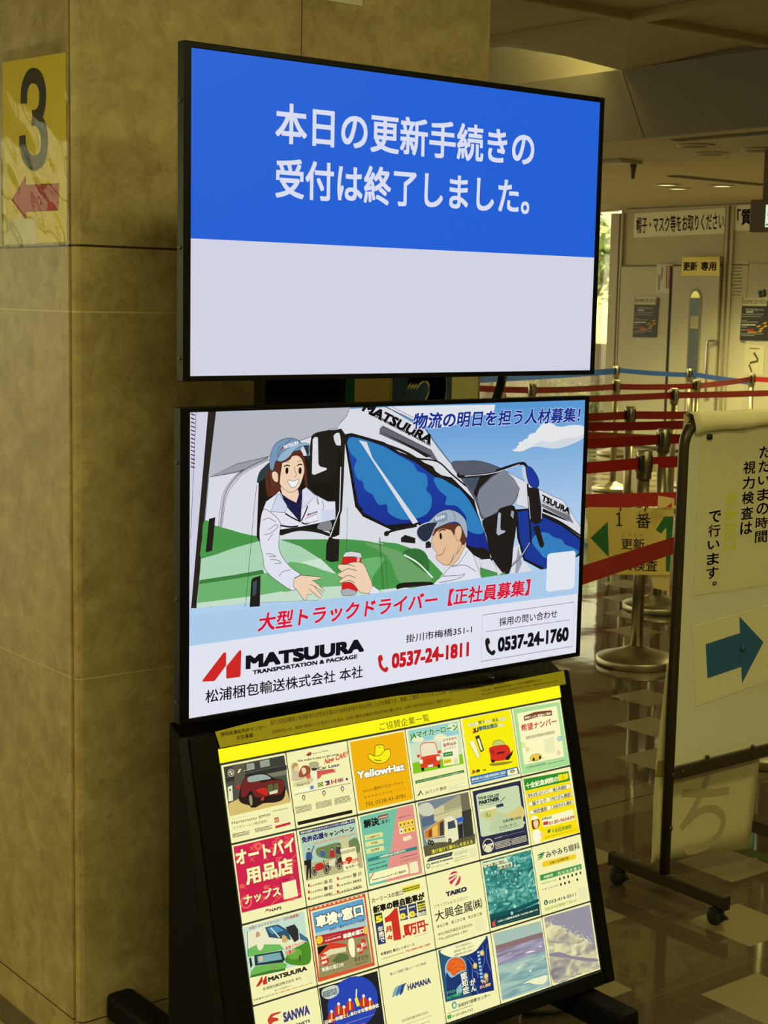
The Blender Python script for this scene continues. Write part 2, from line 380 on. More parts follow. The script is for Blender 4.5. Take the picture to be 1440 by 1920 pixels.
# ================================================================== THE SETTING
PX0, PY0, PX1, PY1 = 1.372, 2.68, 2.39, 3.70          # the stone pillar
WX = 12.79; FY = 14.0; LX = -6.5; BY = -5.0           # doors wall, glazed front, left wall, wall behind
CZ = 2.586; UZ = 3.02; FAX = 7.54                     # low ceiling, high ceiling, where the fascia stands
floor = struct(M().box((LX, BY, -.1), (WX+.2, FY+.1, 0), floor_material()).build('floor'))
struct(M().box((LX-.15, BY, -.1), (LX, FY, UZ+.3), WALLP).build('wall_left'))
struct(M().box((LX, BY-.15, -.1), (WX+.2, BY, UZ+.3), WALLP).build('wall_back'))
# low ceiling beyond the fascia
struct(M().box((FAX, BY, CZ), (WX+.2, FY, CZ+.08), CEILP).build('ceiling'))
FAS = plaster((132, 128, 124), .6, 'grey_fascia_panel')
fz = M(); zt = 2.962; xt = 7.315; yj = 6.964
for y0, y1 in ((BY, 1.0), (1.003, 4.0), (4.003, yj-.004), (yj+.004, 9.9), (9.904, FY)):
    fz.prism([(FAX, y0, CZ-.01), (xt, y0, zt+.01), (xt+.05, y0, zt+.01), (FAX+.05, y0, CZ-.01)], (0, y1-y0, 0), FAS)
fz.prism([(FAX+.02, BY, CZ), (xt+.02, BY, zt), (xt+.05, BY, zt), (FAX+.05, BY, CZ)], (0, FY-BY, 0), P((30, 28, 26), .8))
fz.box((xt+.03, BY, zt-.005), (xt+.06, FY, UZ+.36), FAS)
struct(fz.build('wall_fascia'))
# high coffered ceiling
NX, NY = 6.185, 5.839
ce = M()
ce.box((LX, BY, UZ), (NX, FY, UZ+.08), CEILP); ce.box((NX, BY, UZ), (FAX, NY, UZ+.08), CEILP)
a, b_, c_, d_ = V((NX, NY, UZ)), V((xt+.03, NY, UZ)), V((xt+.03, yj, zt)), V((NX, yj, UZ+.02))
ce.add([a, b_, c_, d_, a+V((0, 0, .12)), b_+V((0, 0, .12)), c_+V((0, 0, .18)), d_+V((0, 0, .1))],
       [[0, 2, 1], [0, 3, 2], [4, 5, 6], [4, 6, 7], [0, 1, 5, 4], [1, 2, 6, 5], [2, 3, 7, 6], [3, 0, 4, 7]], CEILP)
ce.box((NX, yj, UZ+.28), (FAX, FY, UZ+.34), CEILP); ce.box((NX, yj, UZ+.0), (NX+.03, FY, UZ+.3), CEILP)
ce.box((NX, yj-.03, UZ-.0), (xt, yj, UZ+.3), CEILP)
ce.box((LX, BY, UZ+.34), (FAX+.1, FY, UZ+.4), CEILP)
struct(ce.build('ceiling_coffered'))
rb = M()
for x in (NX, NX-2.26, NX-4.52): rb.box((x-.05, BY, UZ-.045), (x+.05, FY, UZ+.01), CEILP, .012)
for y in (NY, NY-2.26, NY-4.52): rb.box((LX, y-.048, UZ-.041), (xt, y+.05, UZ+.01), CEILP, .012)
struct(rb.build('trim_ceiling'))
# pillar with a quirked corner and a stone skirting
pl = M()
prof = [(PX0, PY1), (PX0, 2.708), (PX0+.007, 2.706), (PX0+.007, 2.697), (PX0, 2.694), (PX0+.004, PY0+.004), (PX0+.012, PY0), (PX1, PY0), (PX1, PY1)]
pl.prism([(x, y, 0) for x, y in prof], (0, 0, UZ), STONE)
struct(pl.build('wall_pillar', None, V((PX0, PY0, 0))))
# wall of doors
wl = M()
wl.box((WX, BY, 0), (WX+.12, 12.10, CZ), WALLP)
struct(wl.build('wall_right'))
TRIM = P((178, 168, 146), .45, name='trim_paint'); DARKJ = P((70, 62, 48), .7, name='shadow_joint')
tr = M()
for py_, pz in ((12.162, .12), (12.06, .03)): tr.box((WX-.03, py_-pz/2, 0), (WX, py_+pz/2, CZ-.06), TRIM)
tr.box((WX-.02, BY, CZ-.03), (WX, 12.2, CZ), TRIM)
tr.box((WX-.006, BY, 1.955), (WX, 12.0, 1.963), DARKJ)
zl_ = onX(1250, 388.5, WX).z; tr.box((WX-.022, BY, zl_-.004), (WX, 12.0, zl_+.004), DARKJ)
for x_ in (1361, 1371):
    q = onX(x_, 500, WX); tr.box((WX-.02, q.y-.02, 0), (WX, q.y+.02, CZ-.03), TRIM); tr.box((WX-.021, q.y+.018, 0), (WX, q.y+.024, CZ-.03), DARKJ)
struct(tr.build('trim_doors'))
bb = M(); bb.box((WX-.012, BY, 0), (WX, 12.1, .09), P((92, 82, 62), .5)); struct(bb.build('baseboard_right'))
# glazed front: mullions, panes
ALU = P((150, 142, 122), .4, .6, name='anodised_aluminium')
wf = M(); gp = M()
xs = [LX + i*1.61 for i in range(13)]
for x in xs: wf.box((x-.035, FY, 0), (x+.035, FY+.09, UZ+.1), ALU)
for z in (0.03, 2.2, UZ): wf.box((LX, FY, z-.03), (WX+.1, FY+.09, z+.03), ALU)
ys = [13.3, FY]
for y in ys: wf.box((WX+.02, y-.03, 0), (WX+.1, y+.03, UZ), ALU)
for z in (0.03, CZ): wf.box((WX+.02, 12.222, z-.03), (WX+.1, FY, z+.03), ALU)
gp.box((LX, FY+.04, 0), (WX+.06, FY+.048, UZ), GLASS); gp.box((WX+.05, 12.2, 0), (WX+.058, FY, CZ), GLASS)
w1 = struct(wf.build('window_1')); gp.build('window_pane', w1)
wt = M(); wt.box((LX, FY, UZ), (WX+.2, FY+.1, UZ+.4), WALLP); struct(wt.build('wall_front'))
# ---------------- outside
struct(M().box((-40, -30, -.25), (60, 60, -.12), P((150, 140, 112), .9, name='pale_paving')).build('ground'))
def leaves(c, r, n, size, mats, seed, squash=1.0):
    rr = random.Random(seed); m = M(); blobs = [(V(c)+V((rr.gauss(0, .42), rr.gauss(0, .42), rr.gauss(0, .36)*squash))*r, r*rr.uniform(.3, .55)) for _ in range(14)]
    for _ in range(n):
        o, br = rr.choice(blobs); d = V((rr.gauss(0, 1), rr.gauss(0, 1), rr.gauss(0, 1))).normalized()
        p = o+d*br*rr.uniform(.75, 1.05); t = d.cross(V((rr.gauss(0, 1), rr.gauss(0, 1), rr.gauss(0, 1)))).normalized(); k = size*rr.uniform(.6, 1.3)
        b2 = (d+V((rr.gauss(0, .4), rr.gauss(0, .4), rr.gauss(0, .4)))).cross(t).normalized()
        m.add([p-t*k, p+b2*k*.45, p+t*k, p-b2*k*.45], [[0, 1, 2, 3]], mats[rr.randrange(len(mats))])
    return m
LEAF = [P(c, .5, name='leaf') for c in ((88, 112, 40), (112, 134, 58), (66, 92, 34), (140, 152, 84))]
BARK = P((92, 74, 50), .85, name='bark')
def tree(x, y, h, r, seed, label, n=1600):
    t = thing('tree', (x, y, -.12), label, 'tree', None)
    leaves((x, y, h), r, n, .085, LEAF, seed).build('foliage', t, V((x, y, -.12)))
    m = M(); m.tube([(x, y, -.12), (x+.05, y, h*.4), (x-.04, y+.05, h*.7), (x, y, h)], .09, BARK)
    for k in range(5):
        a = k*1.3; m.tube([(x, y, h*.62), (x+math.cos(a)*r*.35, y+math.sin(a)*r*.35, h*.9), (x+math.cos(a)*r*.6, y+math.sin(a)*r*.6, h*1.12)], .035, BARK, 6)
    m.build('trunk', t, V((x, y, -.12)))
q = onX(1127, 470, 17.4)
tree(17.4, q.y+.2, 2.35, .85, 3, 'sunlit leafy tree seen through the narrow window beside the double doors')
for i, (x, y, h, r) in enumerate(((-5.6, 19.5, 3.6, 1.7), (2.5, 20.5, 3.9, 1.9))):
    tree(x, y, h, r, 20+i, ('large leafy tree outside the glazed front, far left of the pillar', 'large leafy tree outside the glazed front, hidden behind the pillar')[i], 1500)
q = onX(1122, 640, 15.2)
struct(M().box((15.2, q.y-2.5, -.12), (15.4, q.y+4, 1.02), P((60, 50, 34), .9, name='brown_block')).build('wall_garden'))
t = thing('hedge', (14.2, 13.55, -.12), 'low green hedge outside the window behind the belt posts', 'hedge')
m = M()
for k in range(5):
    lv = leaves((14.1+.12*k, 13.0+.45*k, .28), .45, 420, .05, LEAF, 40+k, .7); m.v += [] ; m.add(lv.v, lv.f, LEAF[k % 4])
m.build('foliage', t, V((14.2, 13.55, -.12)))
for k in range(5): m = M(); m.tube([(14.1+.12*k, 13.0+.45*k, -.12), (14.1+.12*k, 13.0+.45*k, .3)], .02, BARK, 6); m.build('stem', t, V((14.2, 13.55, -.12)))
t = thing('building', (24, 23, -.12), 'sunlit pale yellow house outside, seen through the narrow window', 'building')
m = M(); m.box((24, 19, -.12), (29, 29, 3.0), P((226, 204, 140), .9, name='yellow_render')); m.build('wall', t, V((24, 23, -.12)))
m = M(); m.prism([(23.5, 18.6, 2.9), (26.5, 18.6, 4.3), (29.5, 18.6, 2.9)], (0, 10.8, 0), P((170, 158, 138), .8)); m.build('roof', t, V((24, 23, -.12)))
m = M(); m.box((23.97, 21, .8), (24.0, 22.2, 2.1), P((60, 60, 62), .3)); m.build('window', t, V((24, 23, -.12)))
# ---------------- ceiling lamps
def added_troffer(x, y, watts, label):  # fixture and area lamp added out of view to brighten hall and pillar
    t = thing('added_ceiling_light', (x, y, HALL_Z), label, 'ceiling light', 'added unseen panel lights over the hall')
    m = M(); m.box((x-.62, y-.32, UZ-.02), (x+.62, y-.3, UZ), TRIM); m.box((x-.62, y+.3, UZ-.02), (x+.62, y+.32, UZ), TRIM); m.box((x-.62, y-.3, UZ-.02), (x-.6, y+.3, UZ), TRIM); m.box((x+.6, y-.3, UZ-.02), (x+.62, y+.3, UZ), TRIM)
    m.build('frame', t, V((x, y, HALL_Z)))
    m = M(); m.box((x-.6, y-.3, UZ-.012), (x+.6, y+.3, UZ-.002), E((255, 244, 178), 1.5, 'added_lamp_diffuser')); m.build('diffuser', t, V((x, y, HALL_Z)))
    lamp('added_hall_light', 'AREA', (x, y, UZ-.03), watts, WARM, (1.15, .55))
for i, (x, y, wt_) in enumerate(ADDED_HALL_LAMPS): added_troffer(x, y, wt_, 'added recessed ceiling panel light over the hall, out of view')
lit = [(1250, 346, 1), (1271, 353, 1), (1354, 348, 1), (1305, 272, 0), (1333, 287, 0), (1425, 279, 0)]
names = {0: 'lit downlight, leftmost in the low ceiling above the doors', 1: 'lit downlight, just right of and below the leftmost one', 2: 'lit downlight, rightmost glowing one above the hat and mask banner',
         3: 'unlit round downlight, left of the pair near the grey fascia', 4: 'unlit round downlight, right of the pair near the grey fascia', 5: 'unlit round downlight at the right edge below the grey fascia'}
DL_ON = E((255, 246, 176), 1.6, 'lit_lamp'); DL_OFF = P((70, 64, 52), .4)
for i, (px, py, on) in enumerate(lit):
    q = onZ(px, py, CZ); r = .095 if on else .1
    t = thing('downlight', q, names[i], 'downlight', 'round downlights in the low ceiling')
    M().lathe(q, [(r+.025, 0), (r+.025, -.008), (r, -.012), (r-.008, -.004), (r-.008, 0)], TRIM, 28).build('trim_ring', t, q)
    M().lathe(q, [(0, -.004), (r-.006, -.004), (r-.006, -.001)], DL_ON if on else DL_OFF, 28).build('lamp', t, q)
    if on: lamp('downlight_glow', 'SPOT', q+V((0, 0, -.02)), FAR_LAMPS*4, WARM, spot_size=2.4, spot_blend=.6, shadow_soft_size=.08)
for i, (x, y) in enumerate(((9.0, 5.0), (11.0, 5.5), (9.4, 11.2), (11.3, 7.2))):
    q = V((x, y, CZ)); t = thing('downlight', q, ('lit downlight in the low ceiling, out of view right of the doors', 'lit downlight near the wall of doors, beyond the right edge', 'lit downlight behind the upper screen over the queue', 'lit downlight over the queue, hidden past the exit sign')[i], 'downlight', 'round downlights in the low ceiling')
    M().lathe(q, [(.12, 0), (.12, -.008), (.095, -.012), (.087, -.004), (.087, 0)], TRIM, 28).build('trim_ring', t, q)
    M().lathe(q, [(0, -.004), (.089, -.004), (.089, -.001)], DL_ON, 28).build('lamp', t, q)
    lamp('downlight_glow', 'SPOT', q+V((0, 0, -.02)), FAR_LAMPS*4, WARM, spot_size=2.4, spot_blend=.6, shadow_soft_size=.08)
# cove lamp that lights the raised coffer left of the fascia joint, lying in a trough behind the edge beam
t = thing('cove_light', (6.75, yj+.1, UZ+.02), 'cove lamp lighting the raised ceiling recess right of the pillar', 'ceiling light')
M().box((NX+.1, yj+.03, UZ+.01), (xt-.1, yj+.15, UZ+.03), TRIM).build('trough', t, V((6.75, yj+.1, UZ+.02)))
M().box((NX+.12, yj+.05, UZ+.03), (xt-.12, yj+.13, UZ+.04), E((255, 246, 190), 1.3, 'cove_diffuser')).build('diffuser', t, V((6.75, yj+.1, UZ+.02)))
lamp('cove_glow', 'AREA', (6.75, yj+.1, UZ+.05), 42.0, WARM, (.8, .08), rot=(math.pi, 0, 0))
# linear slots and the box with a smoke detector on the low ceiling
def slot(a, b, wd, label):
    a, b = onZ(*a, CZ), onZ(*b, CZ); d = (b-a).normalized(); s = V((-d.y, d.x, 0))*wd/2
    t = thing('air_slot', (a+b)/2, label, 'air vent', 'linear air slots in the low ceiling')
    M().prism([a+s, b+s, b-s, a-s], (0, 0, -.006), P((120, 110, 90), .5)).build('frame', t, (a+b)/2)
    s = s*.7; M().prism([a+s, b+s, b-s, a-s], (0, 0, -.009), P((52, 46, 36), .6)).build('slot', t, (a+b)/2)
slot((1268, 262), (1470, 245), .12, 'long dark air slot beside the grey fascia')
slot((1262, 329), (1432, 346), .14, 'long dark air slot above the banner and exit sign')
q = onZ(1168, 300, CZ)
t = thing('ceiling_detector', q, 'small square detector box with a hanging pin on the low ceiling', 'detector')
M().box(q+V((-.12, -.09, -.03)), q+V((.12, .12, 0)), TRIM, .006).build('housing', t, q)
M().lathe(q+V((.06, -.05, 0)), [(.026, -.03), (.022, -.06), (.012, -.135), (.004, -.135)], P((92, 78, 60), .5), 16).build('hanging_pin', t, q)
# ================================================================== SIGNAGE STAND WITH LIGHTBOX
TILT = math.radians(15); YT = 2.25
TR = onY(1050, 1309.7, YT); LU = V((1, 0, 0)); LD = V((0, -math.sin(TILT), -math.cos(TILT))); LN = V((0, -math.cos(TILT), math.sin(TILT)))
def lb(u, v, h=0): return TR + LU*u + LD*v + LN*h            # lightbox plane: u right of the top right picture corner, v down
R0 = V((1.82, 2.3, 0))
st = thing('sign_stand', R0, 'black floor stand with a sloping lit advertising box below two screens', 'display stand')
XL, XR = 1.369, 2.268
def bar(m, u0, v0, u1, v1, h0, h1, mt, bev=.003):
    bm = bmesh.new(); bmesh.ops.create_cube(bm, size=1)
    for v in bm.verts: v.co = lb(u0+(v.co.x+.5)*(u1-u0), v0+(v.co.y+.5)*(v1-v0), h0+(v.co.z+.5)*(h1-h0))
    bmesh.ops.recalc_face_normals(bm, faces=bm.faces[:])
    if bev: bmesh.ops.bevel(bm, geom=bm.edges[:], offset=bev, segments=2, affect='EDGES')
    m.frombm(bm, mt)
m = M()
pA, pB = lb(0, -.056, -.03), lb(0, .586, -.03)
sec = [(pA.y, pA.z), (pB.y, pB.z), (2.335, pB.z-.0), (2.335, .77)]
m.prism([(XL+.003, y, z) for y, z in sec], (XR-XL+.024, 0, 0), BLACK)
m.build('cabinet', st, R0, .003)
m = M()
uL, uR = XL-TR.x-.004, .033
bar(m, uL, -.056, -.829, .586, -.03, .006, GLOSSBLACK); bar(m, .004, -.056, uR, .586, -.03, .006, GLOSSBLACK)
bar(m, -.829, -.056, .004, -.029, -.03, .006, GLOSSBLACK); bar(m, -.829, .5605, .004, .586, -.03, .006, GLOSSBLACK)
m.build('frame', st, R0)
m = M(); bar(m, -.829, -.029, .004, .561, -.03, -.001, P((58, 66, 84), .5, name='dark_blue_divider'), 0); m.build('backplate', st, R0)
for x0, x1 in ((1.422, 1.482), (2.19, 2.245)):
    m = M(); m.box((x0, 1.985, .075), (x1, 2.668, .132), BLACK, .012); f = m.build('foot', st, R0)
    for y in (2.06, 2.58):
        m = M(); xm = (x0+x1)/2; m.lathe((xm, y, .03), [(.012, -.014), (.03, -.012), (.03, .012), (.012, .014)], RUBBER, 20, 'X'); m.box((xm-.018, y-.008, .03), (xm+.018, y+.008, .078), BLACK); m.build('caster', f, R0)
# crossbar and column
m = M(); m.box((1.44, 2.28, .08), (2.22, 2.335, .15), BLACK, .004); m.build('crossbar', st, R0)
for a, b in ((489, 563.5), (572, 644)):
    xa, xb = onY(a, 735, 2.36).x, onY(b, 735, 2.36).x
    m = M(); m.box((xa, 2.345, .1), (xb-.005, 2.385, 1.86), BLACK, .003); m.build('column', st, R0)
m = M()
for z in (1.05, 1.65):
    m.box((1.50, 2.305, z-.03), (2.10, 2.347, z+.03), BLACK, .003)
m.build('mounting_rail', st, R0)
# ---------------- the two screens
def monitor(label, x0, x1, z0, z1, y, lit):
    r0 = V(((x0+x1)/2, y+.02, z0)); t = thing('display_screen', r0, label, 'screen')
    lx0, lx1, lz0, lz1 = lit
    m = M(); f, b = y-.001, y+.02
    m.box((x0, f, z0), (lx0, b, z1), GLOSSBLACK, .0015); m.box((lx1, f, z0), (x1, b, z1), GLOSSBLACK, .0015)
    m.box((lx0-.001, f, lz1), (lx1+.001, b, z1), GLOSSBLACK, .0015); m.box((lx0-.001, f, z0), (lx1+.001, b, lz0), GLOSSBLACK, .0015)
    m.build('bezel', t, r0)
    m = M(); m.box((x0+.004, y+.004, z0+.004), (x1-.004, y+.022, z1-.004), BLACK, .003); m.box((x0+.05, y+.02, z0+.06), (x1-.05, y+.04, z1-.07), BLACK, .01); hs = m.build('housing', t, r0)
    for k in (.17, .6, .93):
        m = M(); z = z1+(z0-z1)*k; m.lathe((x0, y+.01, z), [(.0035, 0), (.0035, -.0012), (.002, -.0016)], P((70, 68, 64), .4, .6), 12, 'X'); m.build('screw', hs, r0)
    m = M(); m.box((lx0-.002, y+.0005, lz0-.002), (lx1+.002, y+.004, lz1+.002), P((8, 8, 9), .15, name='screen_glass')); s = m.build('screen', t, r0)
    art = Art((lx0, y+.0005, lz0), (1, 0, 0), (0, 0, 1), (0, -1, 0), lambda c: E(c, 1.0), step=2e-6, z0=5e-5)
    return t, s, r0, art, lit
UP = monitor('upper wide screen with a blue and white notice', 1.346, 2.314, 1.373, 1.922, 2.2468, (1.3604, 2.3015, 1.3821, 1.9115))
LO = monitor('lower wide screen showing a truck driver recruitment picture', 1.357, 2.329, .781, 1.328, 2.2726, (1.376, 2.3171, .7902, 1.3196))
# cable between the screens
m = M(); a, b = onY(944, 700, 2.33), onY(926, 760, 2.33); m.tube([a, (a+b)/2+V((.002, 0, 0)), b], .009, RUBBER); tag(m.build('cable', None, (a+b)/2), 'black cable running slantwise between the two screens', 'cable')
m = M(); m.tube(smooth_line([onZ(980, 1899, .008), onZ(1010, 1899, .008), onZ(1040, 1897, .008), onZ(1064, 1890, .008), onZ(1100, 1872, .008)]), .006, RUBBER); q = onZ(1040, 1897, 0); tag(m.build('power_cord', None, q), 'thin black cord lying on the floor under the stand', 'cable')
# printed yellow strip and lit header in the lightbox
NW = lambda c: E(c, 1.0)
def slab(pts_uv, h0, h1, mt):                       # flat plate on the lightbox plane
    m = M(); m.prism([lb(u, v, h0) for u, v in pts_uv], LN*(h1-h0), mt); return m
def lbuv(p):
    d = ray(*p); k = (TR-EYE).dot(LN)/d.dot(LN); q = EYE+d*k-TR; return (q.dot(LU), q.dot(LD))
cN = Crop(390, 1240, 4.114); cO = Crop(740, 1240, 4.235)
pts = [lbuv(p) for p in cN(38, 545, 78, 668)] + [lbuv(cO(1342, 183)), lbuv(cO(1325, 75))] + [lbuv(p) for p in cO(600, 215, 0, 275)] + [lbuv(p) for p in cN(860, 365, 420, 450, 250, 490)]
YEL = P((172, 162, 26), .5, name='yellow_print')
rs = lb(-.41, -.04, .0063); so = slab(pts, .0063, .0072, YEL).build('notice_strip', None, rs)
tag(so, 'unlit yellow printed strip along the top of the lightbox with small black text', 'sign')
INK = lambda c: P(c, .6)
a = Art(lb(0, 0, .0073), LU, -LD, LN, INK, z0=5e-5); DK = (36, 30, 16)
a.part('lettering').crop(cN)
a.text('静岡県運転免許センター', DK, 100, 582, 445, 488, .01); a.text('広告事業', DK, 221, 606, 346, 553, .01)
a.text('新たな財源確保と地域経済の活性化を図るため県有財産を有効活用した広告事業です。事業にご賛同いただきました企業・団体様を掲載しております。', DK, 486, 505, 1440+690, 322-170); 
a.text('広告料収入は、県政の財源として役立てられます。広告に関する責任は表示灯㈱に属します。お問い合わせは右記にご連絡下さい。', DK, 493, 556, 1440+440, 372-90)
a.crop(cO); a.text('表示灯株式会社　静岡支店', DK, 680, 212, 873, 160); a.text('〒420-0851　静岡市葵区黒金町11-7 三井生命静岡駅前ビル2F', DK, 683, 240, 1162, 140); a.text('TEL.(054)273-2511㈹　FAX.(054)273-1383　http://www.hyojito.co.jp', DK, 688, 270, 1296, 148)
a.build(so, rs)
rs = lb(-.41, -.013, .0); so = slab([(-.8265, -.0265), (.002, -.0265), (.002, -.0022), (-.8265, -.0022)], -.001, .002, E((255, 248, 24), 1.0, 'lit_yellow')).build('header_panel', None, rs)
tag(so, 'bright yellow lit header band above the rows of advertisements', 'sign')
a = Art(lb(0, 0, .002), LU, -LD, LN, NW); cF = Crop(640, 1340, 6.0); a.part('lettering').crop(cF); a.text('ご協賛企業一覧', (84, 70, 10), 432, 162, 985, 5); a.build(so, rs)
# crumpled clear film behind the strip
m = M(); fl = glass_material('clear_film', (.86, .86, .82, 1), 1.4); g = []; nx, ny = 14, 5
rr = random.Random(5)
p00, p10 = lb(-.20, -.058, .0), lb(.012, -.058, .0)
for j in range(ny):
    for i in range(nx): g.append(p00.lerp(p10, i/(nx-1)) + V((0, .004*math.sin(i*1.7+j)+rr.uniform(-.003, .003)+.01, .032*j/(ny-1)*(.5+.5*min(1, i/7)))))
m.add(g, [[j*nx+i, j*nx+i+1, (j+1)*nx+i+1, (j+1)*nx+i] for j in range(ny-1) for i in range(nx-1)], fl, False)
tag(m.build('plastic_film', None, p00), 'crumpled clear plastic film standing up behind the yellow strip', 'plastic sheet')
# ================================================================== PILLAR SHEETS
def sheet(name, pts, n, mt, label, cat, th=.0008, group=None):
    pts = [V(p) for p in pts]; n = V(n).normalized(); root = sum(pts, V((0, 0, 0)))/len(pts)
    m = M(); m.prism([p+n*.0004 for p in pts], n*th, mt); o = m.build(name, None, root); tag(o, label, cat, group); return o, root
def sheet_art(o_, u, v, n, off=.0014): return Art(V(o_)+V(n)*off, u, v, n, INK, z0=5e-5)
# laminated yellow 3 on the left face of the pillar
S3 = [V((PX0-.0005, 2.9815, 1.610)), V((PX0-.0005, 2.708, 1.610)), V((PX0-.0005, 2.708, 1.955)), V((PX0-.0005, 2.980, 1.965))]
o3, r3 = sheet('number_sign', S3, (-1, 0, 0), P((222, 202, 40), .5, name='yellow_card'), 'yellow sign with a black 3 and red arrow on the left pillar face', 'sign')
a = sheet_art(S3[0], (0, -1, 0), (0, 0, 1), (-1, 0, 0)); cA = Crop(0, 0, 3); a.crop(cA)
a.part('numeral').line((24, 22, 16), .029, 133, 583, 137, 500, 160, 440, 190, 425, 222, 448, 240, 520, 232, 612, 208, 655, 180, 664); a.line((24, 22, 16), .029, 180, 662, 212, 672, 242, 725, 250, 800, 240, 880, 210, 914, 180, 916, 146, 880, 128, 820, 126, 762)
a.part('arrow').poly((176, 32, 28), 66, 1125, 145, 990, 147, 1042, 332, 1032, 330, 1182, 150, 1190, 150, 1246, ol=(60, 20, 16), w=.001)
a.part('margin').poly((214, 208, 184), 34, 1232, 205, 1228, 205, 1372, 34, 1377)
a.build(o3, r3)
# clear laminate pouch over it, wavy and glossy
m = M(); lamn = glass_material('laminate_film', (1, 1, 1, 1), .6); g = []; nx, ny = 26, 34
rr = random.Random(9)
for j in range(ny):
    for i in range(nx):
        fy, fz = i/(nx-1), j/(ny-1)
        x = PX0-.0030-.0012*math.sin(fy*5.2+fz*3.1)*math.sin(fz*5.3+fy*2)-.0005*math.sin(fz*23+fy*9)-.0002*math.sin(fy*31+fz*27)
        g.append(V((x, 2.987-fy*(2.987-2.700), 1.603+fz*(1.985-1.603))))
m.add(g, [[j*nx+i, j*nx+i+1, (j+1)*nx+i+1, (j+1)*nx+i] for j in range(ny-1) for i in range(nx-1)], lamn, True); m.build('laminate', o3, r3)
q = [V((PX0-.0005, 3.25, 1.605)), V((PX0-.0005, 2.991, 1.605)), V((PX0-.0005, 2.993, 1.78)), V((PX0-.0005, 3.25, 1.785))]
sheet('paper_sheet', q, (-1, 0, 0), paper((214, 208, 186)), 'white sheet at the far left edge beside the yellow number sign', 'paper')
# white sheet high on the pillar front
q = [onY(590, -30, PY0), onY(590, -3, PY0), onY(679, 12, PY0), onY(679, -20, PY0)]
q[0].z += .16; q[3].z = q[0].z
sheet('paper_sheet', q, (0, -1, 0), paper((206, 200, 176)), 'white sheet high on the pillar at the top edge above the upper screen', 'paper')
# posters on the pillar seen through the gap between the screens
def pillar_poster(x0, x1, z0, z1, base, label):
    q = [V((x0, PY0, z0)), V((x1, PY0, z0)), V((x1, PY0, z1)), V((x0, PY0, z1))]
    o, r_ = sheet('wall_poster', q, (0, -1, 0), P(base, .6), label, 'poster'); return o, r_, sheet_art((x0, PY0, z0), (1, 0, 0), (0, 0, 1), (0, -1, 0))
yy = lambda px: onY(px, 738, PY0).x
x0, x1 = yy(645), yy(731)
o, r_, a = pillar_poster(x0, x1, 1.14, 1.50, (222, 190, 120), 'beige poster with a green edge, left one seen between the two screens')
a.part('green_edge').urect((18, 96, 52), 0, 0, yy(664)-x0, .36); a.build(o, r_)
x0, x1 = yy(733), yy(895)
o, r_, a = pillar_poster(x0, x1, 1.14, 1.50, (226, 216, 150), 'blue number poster with cream numeral, right one seen between the two screens')
a.part('blue_field').urect((38, 76, 112), 0.002, 0.0, yy(846)-x0, .36)
c = yy(780)-x0; a.part('numeral'); z = .17
a.aff('2', (222, 200, 150), V((c-.03, z-.11)), V((.13, 0)), V((0, .19)), .06, 4, None, 0, 1)
a.build(o, r_)
# ================================================================== QUEUE POSTS AND BELTS
RED = webbing((158, 14, 16)); BLUE = webbing((18, 62, 142)); SLOT = P((16, 15, 14), .4, name='black_cassette')
def post(px, py, label, xy=None, slots=1, group=True):
    q = V(xy + (0,)) if xy else onZ(px, py, .915); q.z = 0
    t = thing('queue_post', q, label, 'queue post', 'steel queue posts with belts')
    M().lathe(q, [(.168, .002), (.17, .006), (.17, .030), (.167, .034), (.10, .054), (.045, .073), (.03, .082), (.0, .082)], STEEL, 56).build('base', t, q)
    M().lathe(q, [(.0255, .07), (.0255, .80)], STEEL, 28).build('pole', t, q)
    h = M(); h.lathe(q, [(.0255, .795), (.032, .797), (.032, .913), (.030, .915), (0, .915)], STEEL, 32); hd = h.build('head', t, q)
    for k in range(4):
        an = .55+k*math.pi/2; d = V((math.cos(an), math.sin(an), 0)); s = V((-d.y, d.x, 0))
        m = M(); c = q+d*.031
        m.prism([c+s*.008+V((0, 0, .825)), c-s*.008+V((0, 0, .825)), c-s*.008+V((0, 0, .898)), c+s*.008+V((0, 0, .898))], d*.0035, SLOT); m.build('belt_slot', hd, q)
    return t, q
def belt(t, q, e, m_, z0=.862, z1=.862, h=.048, sag=.006, tw0=0, tw1=0, name='belt', clip=True, off=.036):
    e = V((e[0], e[1], 0)); d = (e-q).normalized(); s = V((-d.y, d.x, 0)); a = q+d*off; b = e-d*off; m = M(); n = 16; vs = []
    for i in range(n+1):
        k = i/n; tw = tw0+(tw1-tw0)*k; c = a.lerp(b, k)+V((0, 0, z0+(z1-z0)*k-sag*4*k*(1-k)))
        up = (V((0, 0, 1))*math.cos(tw)+s*math.sin(tw))*h/2; th = (s*math.cos(tw)-V((0, 0, 1))*math.sin(tw))*.0009
        vs += [c-up-th, c+up-th, c+up+th, c-up+th]
    fs = [[4*i+k, 4*i+(k+1) % 4, 4*i+4+(k+1) % 4, 4*i+4+k] for i in range(n) for k in range(4)]+[[0, 1, 2, 3], [4*n+3, 4*n+2, 4*n+1, 4*n]]
    m.add(vs, fs, m_); o = m.build(name, t, q)
    if clip:
        for p, zz in ((a-d*.006, z0), (b+d*.006, z1)):
            m = M(); m.prism([p+s*.008-d*.008+V((0, 0, zz-.03)), p-s*.008-d*.008+V((0, 0, zz-.03)), p-s*.008+d*.008+V((0, 0, zz-.03)), p+s*.008+d*.008+V((0, 0, zz-.03))], (0, 0, .06), SLOT); m.build('belt_clip', o, q)
    return o
P1 = post(1209, 845, 'nearest fully seen steel queue post, between the lower screen and the rolling board')
P2 = post(1245, 804, 'steel queue post just behind and right of the nearest one')
P3 = post(1182, 762, 'steel queue post third from the front, left of the second one')
